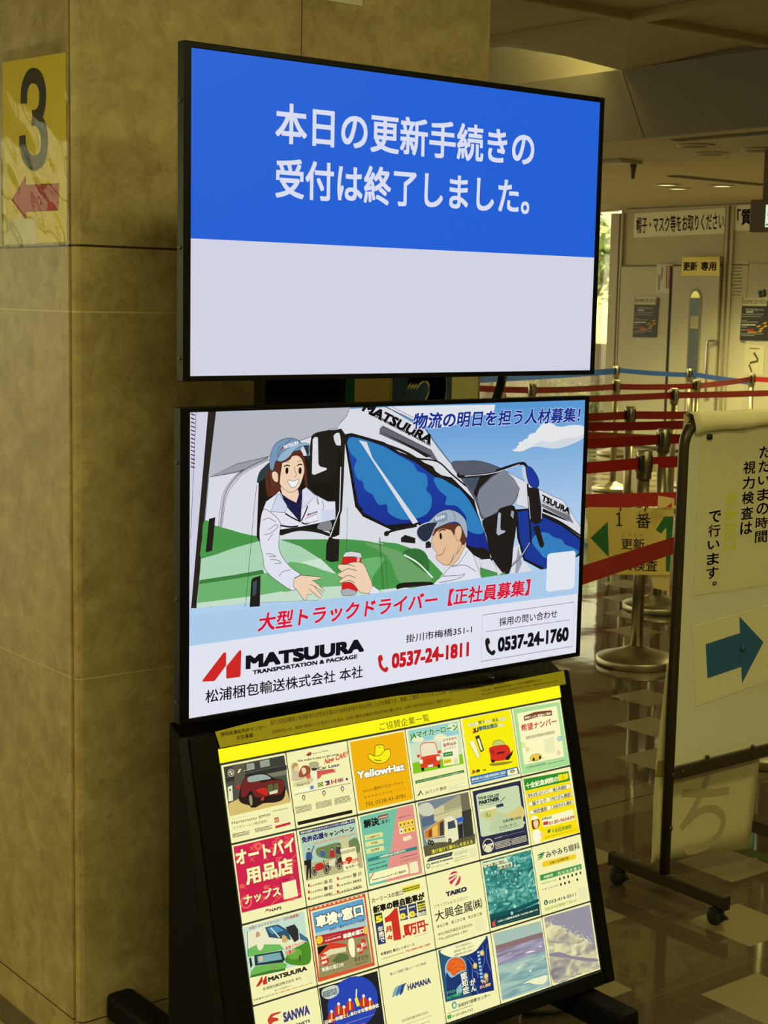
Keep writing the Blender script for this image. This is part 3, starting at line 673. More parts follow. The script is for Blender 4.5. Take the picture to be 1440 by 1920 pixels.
P4 = post(1265, 728, 'steel queue post in mid distance, in front of the door with the handle')
P5 = post(1307, 712, 'steel queue post with pale cap, just left of the far right post')
P6 = post(1156, 713, 'steel queue post with red belt, standing directly in front of the blue belt post')
P7 = post(1156, 686, 'steel queue post holding the blue belt, beside the narrow window')
P8 = post(1294, 691, 'slim steel queue post holding the blue belt in front of the slotted door')
P9 = post(1410, 700, 'steel queue post at the right, above the rolling board')
P10 = post(998, 719, 'steel queue post seen in the gap between the screens, right one')
P11 = post(940, 737, 'steel queue post top seen in the gap between the screens, behind the slanting cable')
ea, eb = onZ(1094, 1078, .85), onZ(1259, 1024, .85); dH = (eb.xy-ea.xy).normalized(); q0 = min((eb.xy+dH*(k*.02) for k in range(5, 120)), key=lambda p: abs((V((p.x, p.y, .9))-EYE).dot(_r)/(V((p.x, p.y, .9))-EYE).dot(_f)*FPX+720-1465))
P0 = post(0, 0, 'steel queue post behind the rolling board with only its round base showing', (q0.x, q0.y))
def hidden(x, y, label): return post(0, 0, label, (x, y))
A1 = hidden(P1[1].x-1.55, P1[1].y+.02, 'steel queue post hidden behind the lower screen, first in line')
A2 = hidden(P2[1].x-1.6, P2[1].y+.10, 'steel queue post hidden behind the lower screen, second in line')
A3 = hidden(P3[1].x-1.5, P3[1].y+.05, 'steel queue post hidden behind the lower screen, third in line')
B1 = hidden(P1[1].x+1.4, P1[1].y, 'steel queue post hidden behind the rolling board, first in line')
B2 = hidden(P2[1].x+1.4, P2[1].y, 'steel queue post hidden behind the rolling board, second in line')
B3 = hidden(P3[1].x+1.6, P3[1].y-.35, 'steel queue post hidden behind the rolling board, third in line')
B4 = hidden(P4[1].x+2.2, P4[1].y, 'steel queue post hidden beyond the right edge, on the mid distance belt')
XY = lambda p: (p[1].x, p[1].y)
belt(*P1, XY(A1), RED); belt(*P1, XY(B1), RED); belt(*P2, XY(A2), RED); belt(*P2, XY(B2), RED)
belt(*P3, XY(A3), RED); belt(*P3, XY(B3), RED, z1=.85)
belt(*P4, XY(B4), RED); D1, D2, D3 = onZ(835, 755, .865), onZ(835, 723, .865), onZ(835, 713, .87)
D1 = hidden(D1.x, D1.y, 'steel queue post hidden behind the pillar, on the belt seen under the slanting cable')
D2 = hidden(D2.x, D2.y, 'steel queue post hidden behind the pillar, on the upper red belt between the screens')
D3 = hidden(D3.x, D3.y, 'steel queue post hidden behind the pillar, on the blue belt')
D4 = hidden(P9[1].x+.45, P9[1].y-1.6, 'steel queue post beyond the right edge, near the wall of doors')
belt(*P4, XY(P11), RED); belt(*P11, XY(D1), RED)
belt(*P5, XY(P9), RED); belt(*P5, XY(P6), RED); belt(*P6, XY(P10), RED); belt(*P10, XY(D2), RED)
belt(*P7, XY(P8), BLUE, z0=.87, z1=.85); belt(*P8, XY(P9), BLUE, z1=.83)
belt(*P7, XY(D3), BLUE, h=.06)
belt(*P9, XY(D4), RED)
# belt between the third and second rows, and its twisted neighbour
e0, e1 = onZ(1040, 801, .865), onZ(1300, 796, .865)
C1 = hidden(e0.x, e0.y, 'steel queue post hidden behind the lower screen, on the fourth belt'); C2 = hidden(e1.x+.2, e1.y, 'steel queue post hidden behind the rolling board, on the fourth belt')
belt(*C1, XY(C2), RED, z0=.868, z1=.865)
belt(*C1, XY(P2), RED, z0=.826, z1=.875, tw0=.5, tw1=1.45, h=.05, clip=False, sag=.0)
# near belt that slants up to the right, past the board
e_ = ea.xy-dH*.22
A0 = hidden(e_.x, e_.y, 'steel queue post hidden behind the lower screen, nearest one')
belt(*P0, XY(A0), RED, z0=.85, z1=.85, sag=.0)
# belt that carries the hanging card: a drooping twisted ribbon
e0, e1 = onD(1099, 937, 5.3), onD(1240, 945, 5.45)
d = (e1-e0); d.z = 0; d.normalize(); s = e0-d*.75
G1 = hidden(s.x, s.y, 'steel queue post hidden behind the lower screen, holding the belt with the card'); s2 = e1+d*.75
G2 = hidden(s2.x, s2.y, 'steel queue post hidden behind the rolling board, holding the belt with the card')
belt(*G1, XY(G2), RED, z0=.876, z1=.84, tw0=0.0, tw1=.35, sag=.004)
# hanging card
DC = 5.28
K3c = Crop(1080, 880, 6.545)
qc = [onD(*p, DC) for p in K3c(155, 1280, 1150, 1300, 1205, 480, 140, 462)]
n_ = (qc[1]-qc[0]).cross(qc[3]-qc[0]).normalized(); n_ = n_ if n_.dot(_f) < 0 else -n_
oc, rc = sheet('hanging_card', qc, n_, paper((206, 182, 104), 'cream_card'), 'cream card with green arrow and number hanging from a red belt', 'sign')
u_ = (qc[1]-qc[0]); u_.z *= 1; u_.normalize(); v_ = n_.cross(u_)
a = Art(qc[0]+n_*.0014, u_, v_, n_, INK, z0=5e-5); a.crop(K3c); GR = (18, 92, 44); BK = (26, 22, 16)
a.part('arrow').poly(GR, 178, 842, 390, 640, 403, 1080)
a.part('numeral').poly(GR, 978, 745, 1085, 578, 1198, 578, 1150, 1254, 1103, 1252, 1108, 712, 1045, 788)
a.part('lettering').poly(BK, 492, 545, 540, 525, 545, 680, 568, 682, 568, 698, 494, 698, 494, 680, 520, 678, 520, 560, 492, 562)
a.text('番', BK, 736, 722, 916, 545, .01); a.text('ば　ん', BK, 760, 542, 888, 510)
a.text('こ う し ん', BK, 565, 822, 828, 788); a.text('更新', BK, 552, 985, 845, 850, .01); a.text('た　　い', BK, 462, 1062, 640, 1035); a.text('窓口検査', BK, 400, 1243, 1000, 1110, .01)
a.build(oc, rc)
for px in (548, 850):
    a0, b0 = onD(*K3c(px, 455), DC-.004), onD(*K3c(px, 512), DC-.004)
    m = M(); m.tube([a0, b0], .0022, P((60, 20, 16), .4), 8); m.build('clip', oc, rc)
q = [onD(*p, DC-.02) for p in K3c(1000, 468, 1204, 470, 1204, 356, 1008, 322)]
ot, rt = sheet('paper_tag', q, n_, paper((220, 190, 130), 'cream_card'), 'small cream tag taped over the red belt above the hanging card', 'paper')
a = Art(q[0]+n_*.0014, u_, v_, n_, INK, z0=5e-5); a.crop(K3c); a.part('red_corner').poly((170, 40, 26), 1100, 468, 1175, 408, 1178, 468); a.build(ot, rt)
q = [onD(*p, DC+.004) for p in K3c(950, 1455, 1148, 1500, 1150, 1270, 905, 1270)]
n2 = (q[1]-q[0]).cross(q[3]-q[0]).normalized(); n2 = n2 if n2.dot(_f) < 0 else -n2
sheet('hanging_card', q, n2, paper((200, 178, 120), 'cream_card'), 'plain cream card taped under the hanging card with the green arrow', 'sign')
# bit of white tape on the nearest post
q = onD(1229, 877, P1[1].xy.length*0+6.5); m = M(); m.box(q+V((-.012, -.004, -.014)), q+V((.012, .004, .014)), paper((230, 224, 206)), .001); tag(m.build('tape_piece', None, q), 'little white tape piece on the nearest queue post belt end', 'tape')
# ================================================================== ROLLING BOARD
YB = 2.565; XB = 2.953
RW = V((XB, YB, 0)); XE = XB+.92
wb = thing('rolling_board', RW, 'rolling white notice board on a dark bronze tube frame with castors', 'notice board')
ztop = onY(1330, 777, YB).z; zbar = onY(1262, 1448, YB).z
m = M(); rad = .075; arc = [(XB+.012+rad-rad*math.cos(t), YB, ztop-rad+rad*math.sin(t)-.008) for t in (i*math.pi/2/8 for i in range(9))]
arc2 = [(2*(XB+.46)-x, y, z) for x, y, z in arc][::-1]
m.tube([(XB+.012, YB, .076)]+arc+arc2+[(XE-.012, YB, .076)], .0135, FRAME, 14); m.build('frame', wb, RW)
m = M(); m.box((XB+.014, YB-.014, zbar-.018), (XE-.014, YB+.014, zbar+.018), FRAME, .006); br = m.build('bottom_rail', wb, RW)
for px_, py_ in ((1280, 1446), (1326, 1418), (1411, 1399)):
    q = onY(px_, py_, YB-.014); m = M(); m.lathe((q.x, YB-.014, q.z-.002), [(.0065, .001), (.0065, -.003), (.003, -.005)], FRAME, 14, 'Y'); m.build('bolt', br, RW)
m = M(); m.box((XB+.024, YB-.006, zbar+.014), (XE-.024, YB+.006, ztop-.02), P((226, 222, 204), .35, name='white_board_surface')); m.build('panel', wb, RW)
for x in (XB+.012, XE-.012):
    m = M(); m.box((x-.011, YB-.202, .046), (x+.011, YB+.182, .079), FRAME, .004); ft = m.build('foot', wb, RW)
    for y in (YB-.203, YB+.183):
        m = M(); m.box((x-.012, y-.003, .045), (x+.012, y+.003, .080), RUBBER, .002); m.build('end_cap', ft, RW)
    for y in (YB-.172, YB+.158):
        m = M(); m.lathe((x, y, .0205), [(.008, -.013), (.0195, -.012), (.020, -.003), (.015, -.002), (.015, .002), (.020, .003), (.0195, .012), (.008, .013)], RUBBER, 24, 'X')
        m.lathe((x, y, .0), [(.008, .034), (.008, .047)], RUBBER, 14); m.box((x-.015, y-.017, .036), (x+.015, y+.014, .042), RUBBER, .003)
        m.prism([(x+.005, y-.015, .034), (x+.005, y-.036, .026), (x+.005, y-.034, .021), (x+.005, y-.012, .024)], (-.010, 0, 0), RUBBER); m.build('castor', ft, RW)
for z in (.2, .34):
    m = M(); m.lathe((XB+.012, YB-.0135, z), [(.007, .001), (.006, -.003), (0, -.004)], FRAME, 14, 'Y'); m.build('bolt', wb, RW)
# draped paper over the top of the board, long sheet hanging behind
cW = Crop(1240, 640, 7.2)
DRP = paper((228, 218, 180), 'cream_paper')
m = M(); xs_ = [onY(1302, 790, YB-.016).x + k*(XE-XB-.1)/24 for k in range(25)]; g = []; rr = random.Random(4)
for i, x in enumerate(xs_):
    k = i/24; w_ = .0025*math.sin(i*1.1)+.002*math.sin(i*2.3)
    low = ztop-.046+.012*min(1, k*5)+.003*math.sin(i*.9)
    g += [V((x+.006, YB-.0195-.004*max(0, math.sin(i*1.4))+w_, low)), V((x+.002, YB-.019+w_*.5, ztop-.022)), V((x-.004, YB-.0155, ztop+.002)), V((x-.004, YB, ztop+.0085)), V((x-.004, YB+.0155, ztop+.002)), V((x-.004, YB+.017, ztop-.05)), V((x-.003, YB+.018, .8)), V((x-.002, YB+.02, .45))]
K = 8
m.add(g, [[i*K+j, (i+1)*K+j, (i+1)*K+j+1, i*K+j+1] for i in range(24) for j in range(K-1)], DRP, True)
dr = m.build('draped_paper', None, V((XB, YB, ztop))); md = dr.modifiers.new('thick', 'SOLIDIFY'); md.thickness = .0006
tag(dr, 'cream paper folded over the top edge of the rolling board', 'paper')
# lower hanging sheet behind the board, with a hand-painted kana showing through
yb2 = YB+.046; cS = Crop(1280, 1380, 7.385); c6 = Crop(1060, 1480, 3.789); c5 = Crop(1060, 1080, 3.789)
HS = paper((218, 206, 164), 'cream_paper')
edgeL = [onY(*p, yb2) for p in c5(720, 620, 690, 900, 655, 1180, 632, 1400)] + [onY(*p, yb2) for p in c6(612, 60, 598, 300, 585, 440, 568, 510)]
zs = [p.z for p in edgeL]; xr = onY(*cS(1065, 350), yb2).x; xr2 = onY(*cS(930, 1560), yb2).x; m = M(); g = []; nx = 14
zb = onY(*cS(930, 1560), yb2).z
for j, p in enumerate(edgeL):
    k = j/(len(edgeL)-1); xe = xr+(xr2-xr)*max(0, (k-.45)/.55); z = p.z
    for i in range(nx):
        t = i/(nx-1); g.append(V((p.x+(xe-p.x)*t, yb2+.001*math.sin(t*5+k*2)*k-(.02*k*k*(1-t)**6), z+(zb-z)*(t if k > .99 else 0))))
m.add(g, [[j*nx+i, j*nx+i+1, (j+1)*nx+i+1, (j+1)*nx+i] for j in range(len(edgeL)-1) for i in range(nx-1)], HS, True)
hs = m.build('hanging_sheet', None, V((XB, yb2, zb))); md = hs.modifiers.new('thick', 'SOLIDIFY'); md.thickness = .0005; md.offset = -1
tag(hs, 'large cream sheet hanging below the rolling board with a faint painted kana', 'paper')
a = Art((XB, yb2-.0022, zb), (1, 0, 0), (0, 0, 1), (0, -1, 0), INK, z0=5e-5); FG = (180, 168, 130); a.part('kana').crop(c6)
a.line(FG, .021, 832, 25, 1000, 28, 1165, 8)
a.line(FG, .021, 1018, -100, 975, 10, 900, 160, 822, 285)
a.line(FG, .021, 860, 235, 940, 165, 1030, 138, 1100, 165, 1122, 225, 1095, 310, 1020, 390, 920, 432, 812, 440)
a.build(hs, V((XB, yb2, zb)))
# sheets pinned to the board front
yf = YB-.006; UU, VV, NN = (1, 0, 0), (0, 0, 1), (0, -1, 0)
cV = Crop(880, 680, 2.571)
q = [onY(*p, yf) for p in ((1299.5, 1117), (1500, 1104), (1500, 795), (1318, 804))]; q[0].x = onY(1299.5, 1117, yf).x; q[3].x = q[0].x; q[3].z = ztop-.03; q[2].z = ztop-.03; q[1].z = q[0].z; q[1].x = q[2].x = XE-.1
os_, rs_ = sheet('notice_sheet', q, NN, paper((226, 218, 184), 'cream_paper'), 'large cream notice with vertical black writing on the rolling board', 'paper')
a = sheet_art(q[0], UU, VV, NN, .0016); a.crop(PX).part('lettering'); BK2 = (24, 22, 18)
def vert(t, col, xt_, yt, yb_, wpx, bold=.015):      # one vertical column: centre of its top edge, foot, width, all in pixels
    n = len(t); c, bb_, e = a.uv((xt_, yt)), a.uv((xt_, yb_)), a.uv((xt_+wpx, yt)); hgt = (c.y-bb_.y)/n; wd = e.x-c.x
    for i, ch in enumerate(t):
        kk = {'。': (.55, .55, .32, .3), 'い': (.06, .2, .88, .6)}.get(ch, (.05, .07, .9, .84)); y = c.y-hgt*(i+1)
        a.fresh()
        for dx in ((-.0005, 0, .0005) if col[0] > 100 else (0,)): a.aff(ch, col, V((c.x-wd/2+wd*kk[0]+dx, y+hgt*kk[1])), V((wd*kk[2], 0)), V((0, hgt*kk[3])), bold, 2, None, .022, 1)
vert('ただいまの時間', BK2, 1436, 834, 1018, 25); vert('視力検査は', BK2, 1406, 862, 1003, 25); vert('更新窓口', (226, 226, 20), 1373, 921, 1032, 24, 0); vert('で行います。', BK2, 1341, 955, 1112, 25)
a.build(os_, rs_)
q = [onY(*p, yf) for p in ((1304, 1324), (1450, 1273), (1450, 1132), (1298, 1175))]
ow, rw = sheet('arrow_sheet', q, NN, paper((232, 224, 190), 'cream_paper'), 'tilted cream sheet with a blue arrow on the rolling board', 'paper')
a = sheet_art(onY(1298, 1324, yf), UU, VV, NN, .0016); a.crop(c5).part('arrow'); a.poly((44, 98, 152), 997, 485, 1240, 405, 1238, 288, 1408, 470, 1255, 762, 1250, 645, 1010, 727); a.build(ow, rw)
for (px, py, col, lab) in ((1330, 819, (26, 26, 24), 'black round magnet at the top left of the rolling board'), (1392, 1216, (24, 84, 96), 'teal round magnet on the blue arrow')):
    q = onY(px, py, yf-.004); m = M(); m.lathe((q.x, yf-.0015, q.z), [(.0075, 0), (.0078, -.004), (.0068, -.008), (0, -.0088)], P(col, .35), 22, 'Y'); tag(m.build('magnet', None, V((q.x, yf, q.z))), lab, 'magnet')
# clear tape on the hanging sheet, left of the pole
q = [onY(*p, yb2-.006) for p in c5(640, 1420, 722, 1420, 722, 1305, 655, 1315)]; sheet('tape_piece', q, NN, P((176, 156, 88), .25), 'strip of clear tape on the hanging sheet left of the board pole', 'tape')
# green floor tape at the right edge and the foot of a second board
TAPE = P((74, 86, 28), .5, name='green_tape')
for lab, fl in (('green tape strip on the floor at the right edge, upper one', cS(960, 1130, 1190, 1240, 1190, 1195, 1000, 1110)), ('green tape strip on the floor below the hanging sheet', cS(740, 1600, 930, 1560, 1190, 1650, 1190, 1745))):
    q = [onZ(*p, .0) for p in fl]; m = M(); m.prism(q, (0, 0, .0008), TAPE); tag(m.build('floor_tape', None, q[0]), lab, 'tape')
q = [onZ(*p, .05) for p in cS(935, 1325, 1250, 1440, 1250, 1280, 950, 1240)]
m = M(); m.prism(q, (0, 0, .035), P((62, 50, 34), .4, name='brown_metal')); tag(m.build('floor_bar', None, q[0]), 'brown low bar on the floor at the right edge behind the hanging sheet', 'stand foot')
m = M()
# ================================================================== SIGNS ON THE WALL OF DOORS
cD = Crop(1100, 360, 4.235); WU, WV, WN = (0, -1, 0), (0, 0, 1), (-1, 0, 0)
def wall_sheet(name, flat, base, label, cat, off=0, mt=None):
    q = [onX(*p, WX-off) for p in cD(*flat)]; o, r_ = sheet(name, q, WN, mt or paper(base), label, cat, .004); a = Art(V((WX-off-.0055, q[0].y, q[0].z)), WU, WV, WN, INK, z0=1e-4, step=1e-4); a.crop(cD); return o, r_, a
o, r_, a = wall_sheet('banner', (375, 362, 1118, 328, 1132, 124, 382, 172), (244, 240, 228), 'long white banner about hats and masks above the double doors', 'sign')
a.part('lettering').text3('帽子・マスク等をお取りください。', (26, 26, 24), 395, 330, 1110, 298, 395, 200, .014); a.build(o, r_)
o, r_, a = wall_sheet('banner', (1160, 308, 1440, 302, 1440, 96, 1168, 100), (244, 240, 228), 'white banner partly hidden by the exit sign, top right', 'sign')
a.part('lettering').text3('「質問', (26, 26, 24), 1195, 265, 1385, 260, 1195, 135, .03); a.build(o, r_)
# doors and panels
FRP = P((186, 178, 158), .5, name='door_paint')
def onw(x, y): return onX(*cD(x, y), WX)
pa, pb, pc = onw(282, 575), onw(688, 570), onw(1086, 560)
d1 = M(); d1.box((WX-.03, pb.y-.01, 0.02), (WX, pa.y, 1.95), FRP, .004); struct(d1.build('door_1'))
m = M(); m.box((WX-.05, pc.y, 0.02), (WX-.012, pb.y-.035, 1.95), FRP, .004); d2 = struct(m.build('door_2'))
m = M(); m.box((WX-.053, pb.y-.04, .02), (WX-.002, pb.y-.006, 1.95), P((40, 34, 26), .8)); struct(m.build('trim_door_gap'))
m = M(); m.box((WX-.03, onw(1440, 900).y-1.6, 0.02), (WX, onw(1290, 900).y, 1.97), FRP, .004); struct(m.build('door_3'))
# slot window with rounded top in the right leaf
wy0, wy1 = onw(930, 900).y, onw(848, 900).y; cy = (wy0+wy1)/2; wr = (wy1-wy0)/2; zt_ = onw(890, 780).z-wr*1.5
def slotpoly(k, x): return [V((x, cy-wr*k, .35)), V((x, cy+wr*k, .35))]+[V((x, cy+wr*k*math.cos(t), zt_+wr*1.5*k*math.sin(t))) for t in (i*math.pi/10 for i in range(11))]
m = M(); m.prism(slotpoly(1.22, WX-.05), (-.006, 0, 0), P((150, 140, 118), .4)); m.build('slot_frame', d2)
SG = P((64, 78, 92), .12, name='slot_glass'); m = M(); m.prism(slotpoly(1.0, WX-.056), (-.002, 0, 0), SG); sg_ = m.build('slot_glass', d2)
zl = onw(890, 840).z; m = M(); m.prism([p for p in slotpoly(.92, WX-.0585) if p.z > zl-.2]+[], (-.001, 0, 0), E((206, 190, 84), 1.0, 'painted_room_glow')); m.v = [V((p.x, p.y, max(p.z, zl))) for p in m.v]; m.build('lit_view', sg_)  # light of the room beyond, put into a flat glowing pane
za, zb_ = onw(890, 1085).z, onw(890, 985).z; m = M(); m.box((WX-.0595, cy-wr*.85, za), (WX-.0585, cy+wr*.75, zb_), P((168, 158, 128), .4)); m.build('room_view', sg_)
hy = onw(1020, 1200).y; hz0, hz1 = onw(1050, 1190).z, .62
m = M(); m.tube(smooth_line([(WX-.05, hy-.07, hz0), (WX-.10, hy-.06, hz0+.01), (WX-.12, hy-.01, hz0), (WX-.12, hy, hz0-.08), (WX-.12, hy, hz1+.08), (WX-.10, hy, hz1), (WX-.05, hy, hz1)]), .014, CHROME, 12); m.build('handle', d2)
o, r_, a = wall_sheet('yellow_sign', (750, 665, 1056, 668, 1058, 512, 760, 516), (214, 170, 34), 'yellow laminated sign reading renewal only above the slotted door', 'sign', .055, P((226, 202, 30), .4, coat=.4))
a.part('lettering').text('更新', (26, 24, 18), 765, 626, 880, 552, .03); a.text('専用', (26, 24, 18), 905, 626, 1030, 552, .03); a.build(o, r_)
o, r_, a = wall_sheet('notice_sheet', (548, 802, 672, 806, 687, 575, 560, 573), (216, 214, 208), 'narrow white notice with red vertical print beside the slotted door', 'paper', .032)
a.part('red_print'); RD = (150, 34, 40); a.z += 1e-4
def vbar(a, col, x0, y0, x1, y1, n):
    for i in range(n):
        k0, k1 = i/n, (i+.72)/n; a.poly(col, x0[0]+(x1[0]-x0[0])*k0, y0+(y1-y0)*k0, x0[1]+(x1[1]-x0[1])*k0, y0+(y1-y0)*k0, x0[1]+(x1[1]-x0[1])*k1, y0+(y1-y0)*k1, x0[0]+(x1[0]-x0[0])*k1, y0+(y1-y0)*k1)
vbar(a, RD, (652, 668), 588, (648, 664), 770, 10); a.part('red_print_column'); vbar(a, RD, (632, 645), 588, (628, 641), 770, 11); a.part('grey_print'); vbar(a, (90, 90, 96), (596, 604), 600, (592, 600), 700, 9); a.part('blue_print'); vbar(a, (60, 96, 150), (572, 582), 655, (568, 578), 780, 8); a.build(o, r_)
def exame(flat, label):
    o, r_, a = wall_sheet('eye_test_poster', flat, (44, 46, 50), label, 'poster', .034, P((30, 31, 33), .5))
    x0, y0, x1, y1 = flat[6], flat[7], flat[2], flat[3]; s_ = (flat[2]-flat[0])/188; f = lambda u, v: (x0+(u-385)*s_+(v-835)*(-.045), y0+(v-835)*(y1-y0)/(1152-835)) 
    t = f(385, 838); b = f(552, 897)
    a.part('title_strip').poly((206, 198, 172), *f(388, 836), *f(555, 836), *f(550, 897), *f(384, 895))
    a.part('lettering').text('EXAME DE VISTA', (30, 28, 26), *f(390, 880), *f(552, 852), .01)
    W_ = (200, 200, 196)
    a.poly(W_, *f(412, 935), *f(460, 935), *f(460, 945), *f(412, 945)); a.text('視力検査 開始 方法', W_, *f(410, 930), *f(530, 918))
    for k, y in enumerate((955, 972, 1000, 1012, 1048, 1070, 1098, 1110)): a.poly((150, 150, 150), *f(385, y), *f(385+(150, 130, 40, 110, 40, 30, 150, 90)[k], y), *f(385+(150, 130, 40, 110, 40, 30, 150, 90)[k], y+5), *f(385, y+5))
    a.poly(W_, *f(385, 1030), *f(480, 1030), *f(480, 1039), *f(385, 1039)); a.poly((170, 50, 44), *f(420, 1066), *f(470, 1066), *f(470, 1080), *f(420, 1080)); a.poly((208, 150, 60), *f(430, 1084), *f(490, 1084), *f(490, 1092), *f(430, 1092))
    a.part('yellow_arrows')
    for (u, v) in ((500, 1045), (540, 1022), (545, 1045), (520, 1062), (512, 1080)): a.poly((212, 164, 44), *f(u-18, v+6), *f(u+4, v-8), *f(u+18, v-2), *f(u+2, v+4), *f(u+14, v+8))
    a.build(o, r_)
exame((366, 1152, 554, 1155, 575, 838, 385, 832), 'dark eye test poster left of the slotted door')
exame((1217, 1178, 1440, 1182, 1450, 842, 1238, 838), 'dark eye test poster at the right edge beside the taped notice')
o, r_, a = wall_sheet('notice_sheet', (1125, 825, 1270, 835, 1290, 545, 1140, 540), (204, 196, 170), 'pale taped notice of small print right of the slotted door', 'paper', .0)
a.part('lettering')
for k in range(10): a.bars((70, 64, 52), 1150+(k*7 % 20), 582+k*27, 1240-(k*5 % 16), 568+k*27, 1, k)
a.build(o, r_)
o, r_, a = wall_sheet('diagram_sheet', (1250, 1445, 1400, 1450, 1418, 1222, 1262, 1208), (206, 198, 174), 'pale sheet with a zigzag arrow at the right edge below the eye test poster', 'paper', .032)
a.part('zigzag'); DKL = (60, 54, 42); a.line(DKL, .022, 1328, 1275, 1362, 1335, curve=False); a.line(DKL, .022, 1362, 1342, 1295, 1358, curve=False); a.line(DKL, .02, 1290, 1370, 1312, 1432, curve=False); a.bars(DKL, 1292, 1250, 1372, 1236, 1, 2); a.build(o, r_)
m = M()
root = onX(*cD(1392, 806), WX-.034); t = M()
for (x, y) in ((1375, 798), (1408, 790), (1382, 822), (1410, 815)):
    q = onX(*cD(x, y), WX-.034); t.lathe(q, [(.022, 0), (.022, -.006), (.012, -.008)], P((34, 48, 52), .5), 12, 'X')
tag(t.build('sticker', None, root), 'dark paw-like sticker of four dots above the right eye test poster', 'sticker')
# ---------------- hanging exit sign at the right edge
XS = 8.6; cX = Crop(920, 0, 2.769)
pz = lambda x, y: onX(*cX(x, y), XS)
tl_, bl_ = pz(1348, 1040), pz(1342, 1205); r0 = V((XS, tl_.y-.25, CZ))
t = thing('exit_sign', r0, 'brown hanging exit sign box with green running figure at the right edge', 'exit sign')
y0, y1 = tl_.y-.62, tl_.y; z0, z1 = bl_.z, tl_.z
m = M(); m.box((XS, y0, z0), (XS+.1, y1, z1), P((84, 68, 46), .5, name='brown_box'), .008); m.box((XS+.02, y0+.1, z1-.01), (XS+.08, pz(1405, 960).y, CZ), P((84, 68, 46), .5)); m.build('housing', t, r0)
m = M(); yl = pz(1431, 1100).y; m.box((XS-.006, y0+.06, z0+.03), (XS, yl, z1-.035), E((214, 240, 196), 1.0, 'sign_light')); pn = m.build('panel', t, r0)
a = Art((XS-.0065, yl, z0+.03), WU, WV, WN, NW, z0=1e-4, step=1e-4); hgt = z1-z0-.065; a.part('running_figure'); G_ = (24, 120, 66)
def loc(*fl): return [V((fl[i]*hgt, fl[i+1]*hgt)) for i in range(0, len(fl), 2)]
a.face(loc(1.0, 0, 1.9, 0, 1.9, 1, 1.0, 1), (24, 120, 66)); a.face([V((.42*hgt+.1*hgt*math.cos(k), .84*hgt+.1*hgt*math.sin(k))) for k in (i*math.pi/8 for i in range(16))], G_)
for q in (loc(.3, .72, .5, .72, .55, .4, .36, .36), loc(.5, .72, .78, .58, .74, .5, .5, .62), loc(.3, .72, .1, .55, .16, .49, .34, .62), loc(.52, .42, .74, .28, .66, .04, .58, .06, .62, .25, .44, .36), loc(.38, .4, .28, .2, .04, .12, .06, .05, .34, .13, .48, .36)): a.face(q, G_)
a.build(pn, r0)
# ================================================================== PICTURES ON THE SCREENS
K1 = Crop(330, 740, 3.692); K2 = Crop(680, 740, 3.349); K3 = Crop(330, 1060, 3.692); K4 = Crop(680, 1060, 3.349)
def gradient(c0, c1, axis, lo, hi, name):            # a picture with a plain colour run, along one object axis
    m, n, l, b = nm(name); b.inputs['Base Color'].default_value = (.01, .01, .01, 1); b.inputs['Roughness'].default_value = .35; b.inputs['Specular IOR Level'].default_value = .2
    tc = N(n, 'ShaderNodeTexCoord'); sp = N(n, 'ShaderNodeSeparateXYZ'); l.new(tc.outputs['Object'], sp.inputs[0])
    k = MA(n, l, 'DIVIDE', MA(n, l, 'SUBTRACT', sp.outputs[axis], lo), hi-lo)
    l.new(ramp(n, l, k, [(0, c0), (1, c1)]), b.inputs['Emission Color']); b.inputs['Emission Strength'].default_value = 1; return m
# ---- upper screen
t, s, r0, a, lit = UP
W1 = lit[1]-lit[0]; H1 = lit[3]-lit[2]
a.part('picture').urect((208, 209, 226), 0, 0, W1, H1)
q = [a.uv(p) for p in ((358, 448), (1113, 482))]; yb = (q[0].y+q[1].y)/2
a.urect((27, 94, 212), 0, yb, W1, H1)
a.part('notice_lettering')
WT = (214, 218, 240)
a.text('本日の更新手続きの', WT, 516, 268, 1003, 246, .022, 4); a.text('受付は終了しました。', WT, 516, 371, 994, 337, .022, 4)
a.build(s, r0)
# ---- lower screen
t, s, r0, a, lit = LO
W1 = lit[1]-lit[0]; H1 = lit[3]-lit[2]; LNc = (40, 38, 44); BKc = (24, 20, 22); WH = (224, 226, 238); SK = (238, 208, 178)
def A(*f): return [c for p in K1.__call__(*f, 0, 0)[:-1] for c in p]
def B(*f): return [c for p in K2.__call__(*f, 0, 0)[:-1] for c in p]
def C(*f): return [c for p in K3.__call__(*f, 0, 0)[:-1] for c in p]
def D(*f): return [c for p in K4.__call__(*f, 0, 0)[:-1] for c in p]
base_mat = a.mat
sky = gradient((176, 206, 236), (84, 150, 210), 2, .28, .53, 'picture_sky')
a.mat = lambda c: c if isinstance(c, bpy.types.Material) else base_mat(c)
a.part('picture').urect(WH, 0, 0, W1, H1); a.urect(sky, 0, H1*.30, W1, H1)
WH2 = (216, 218, 226); OL = dict(ol=LNc, w=.0009)
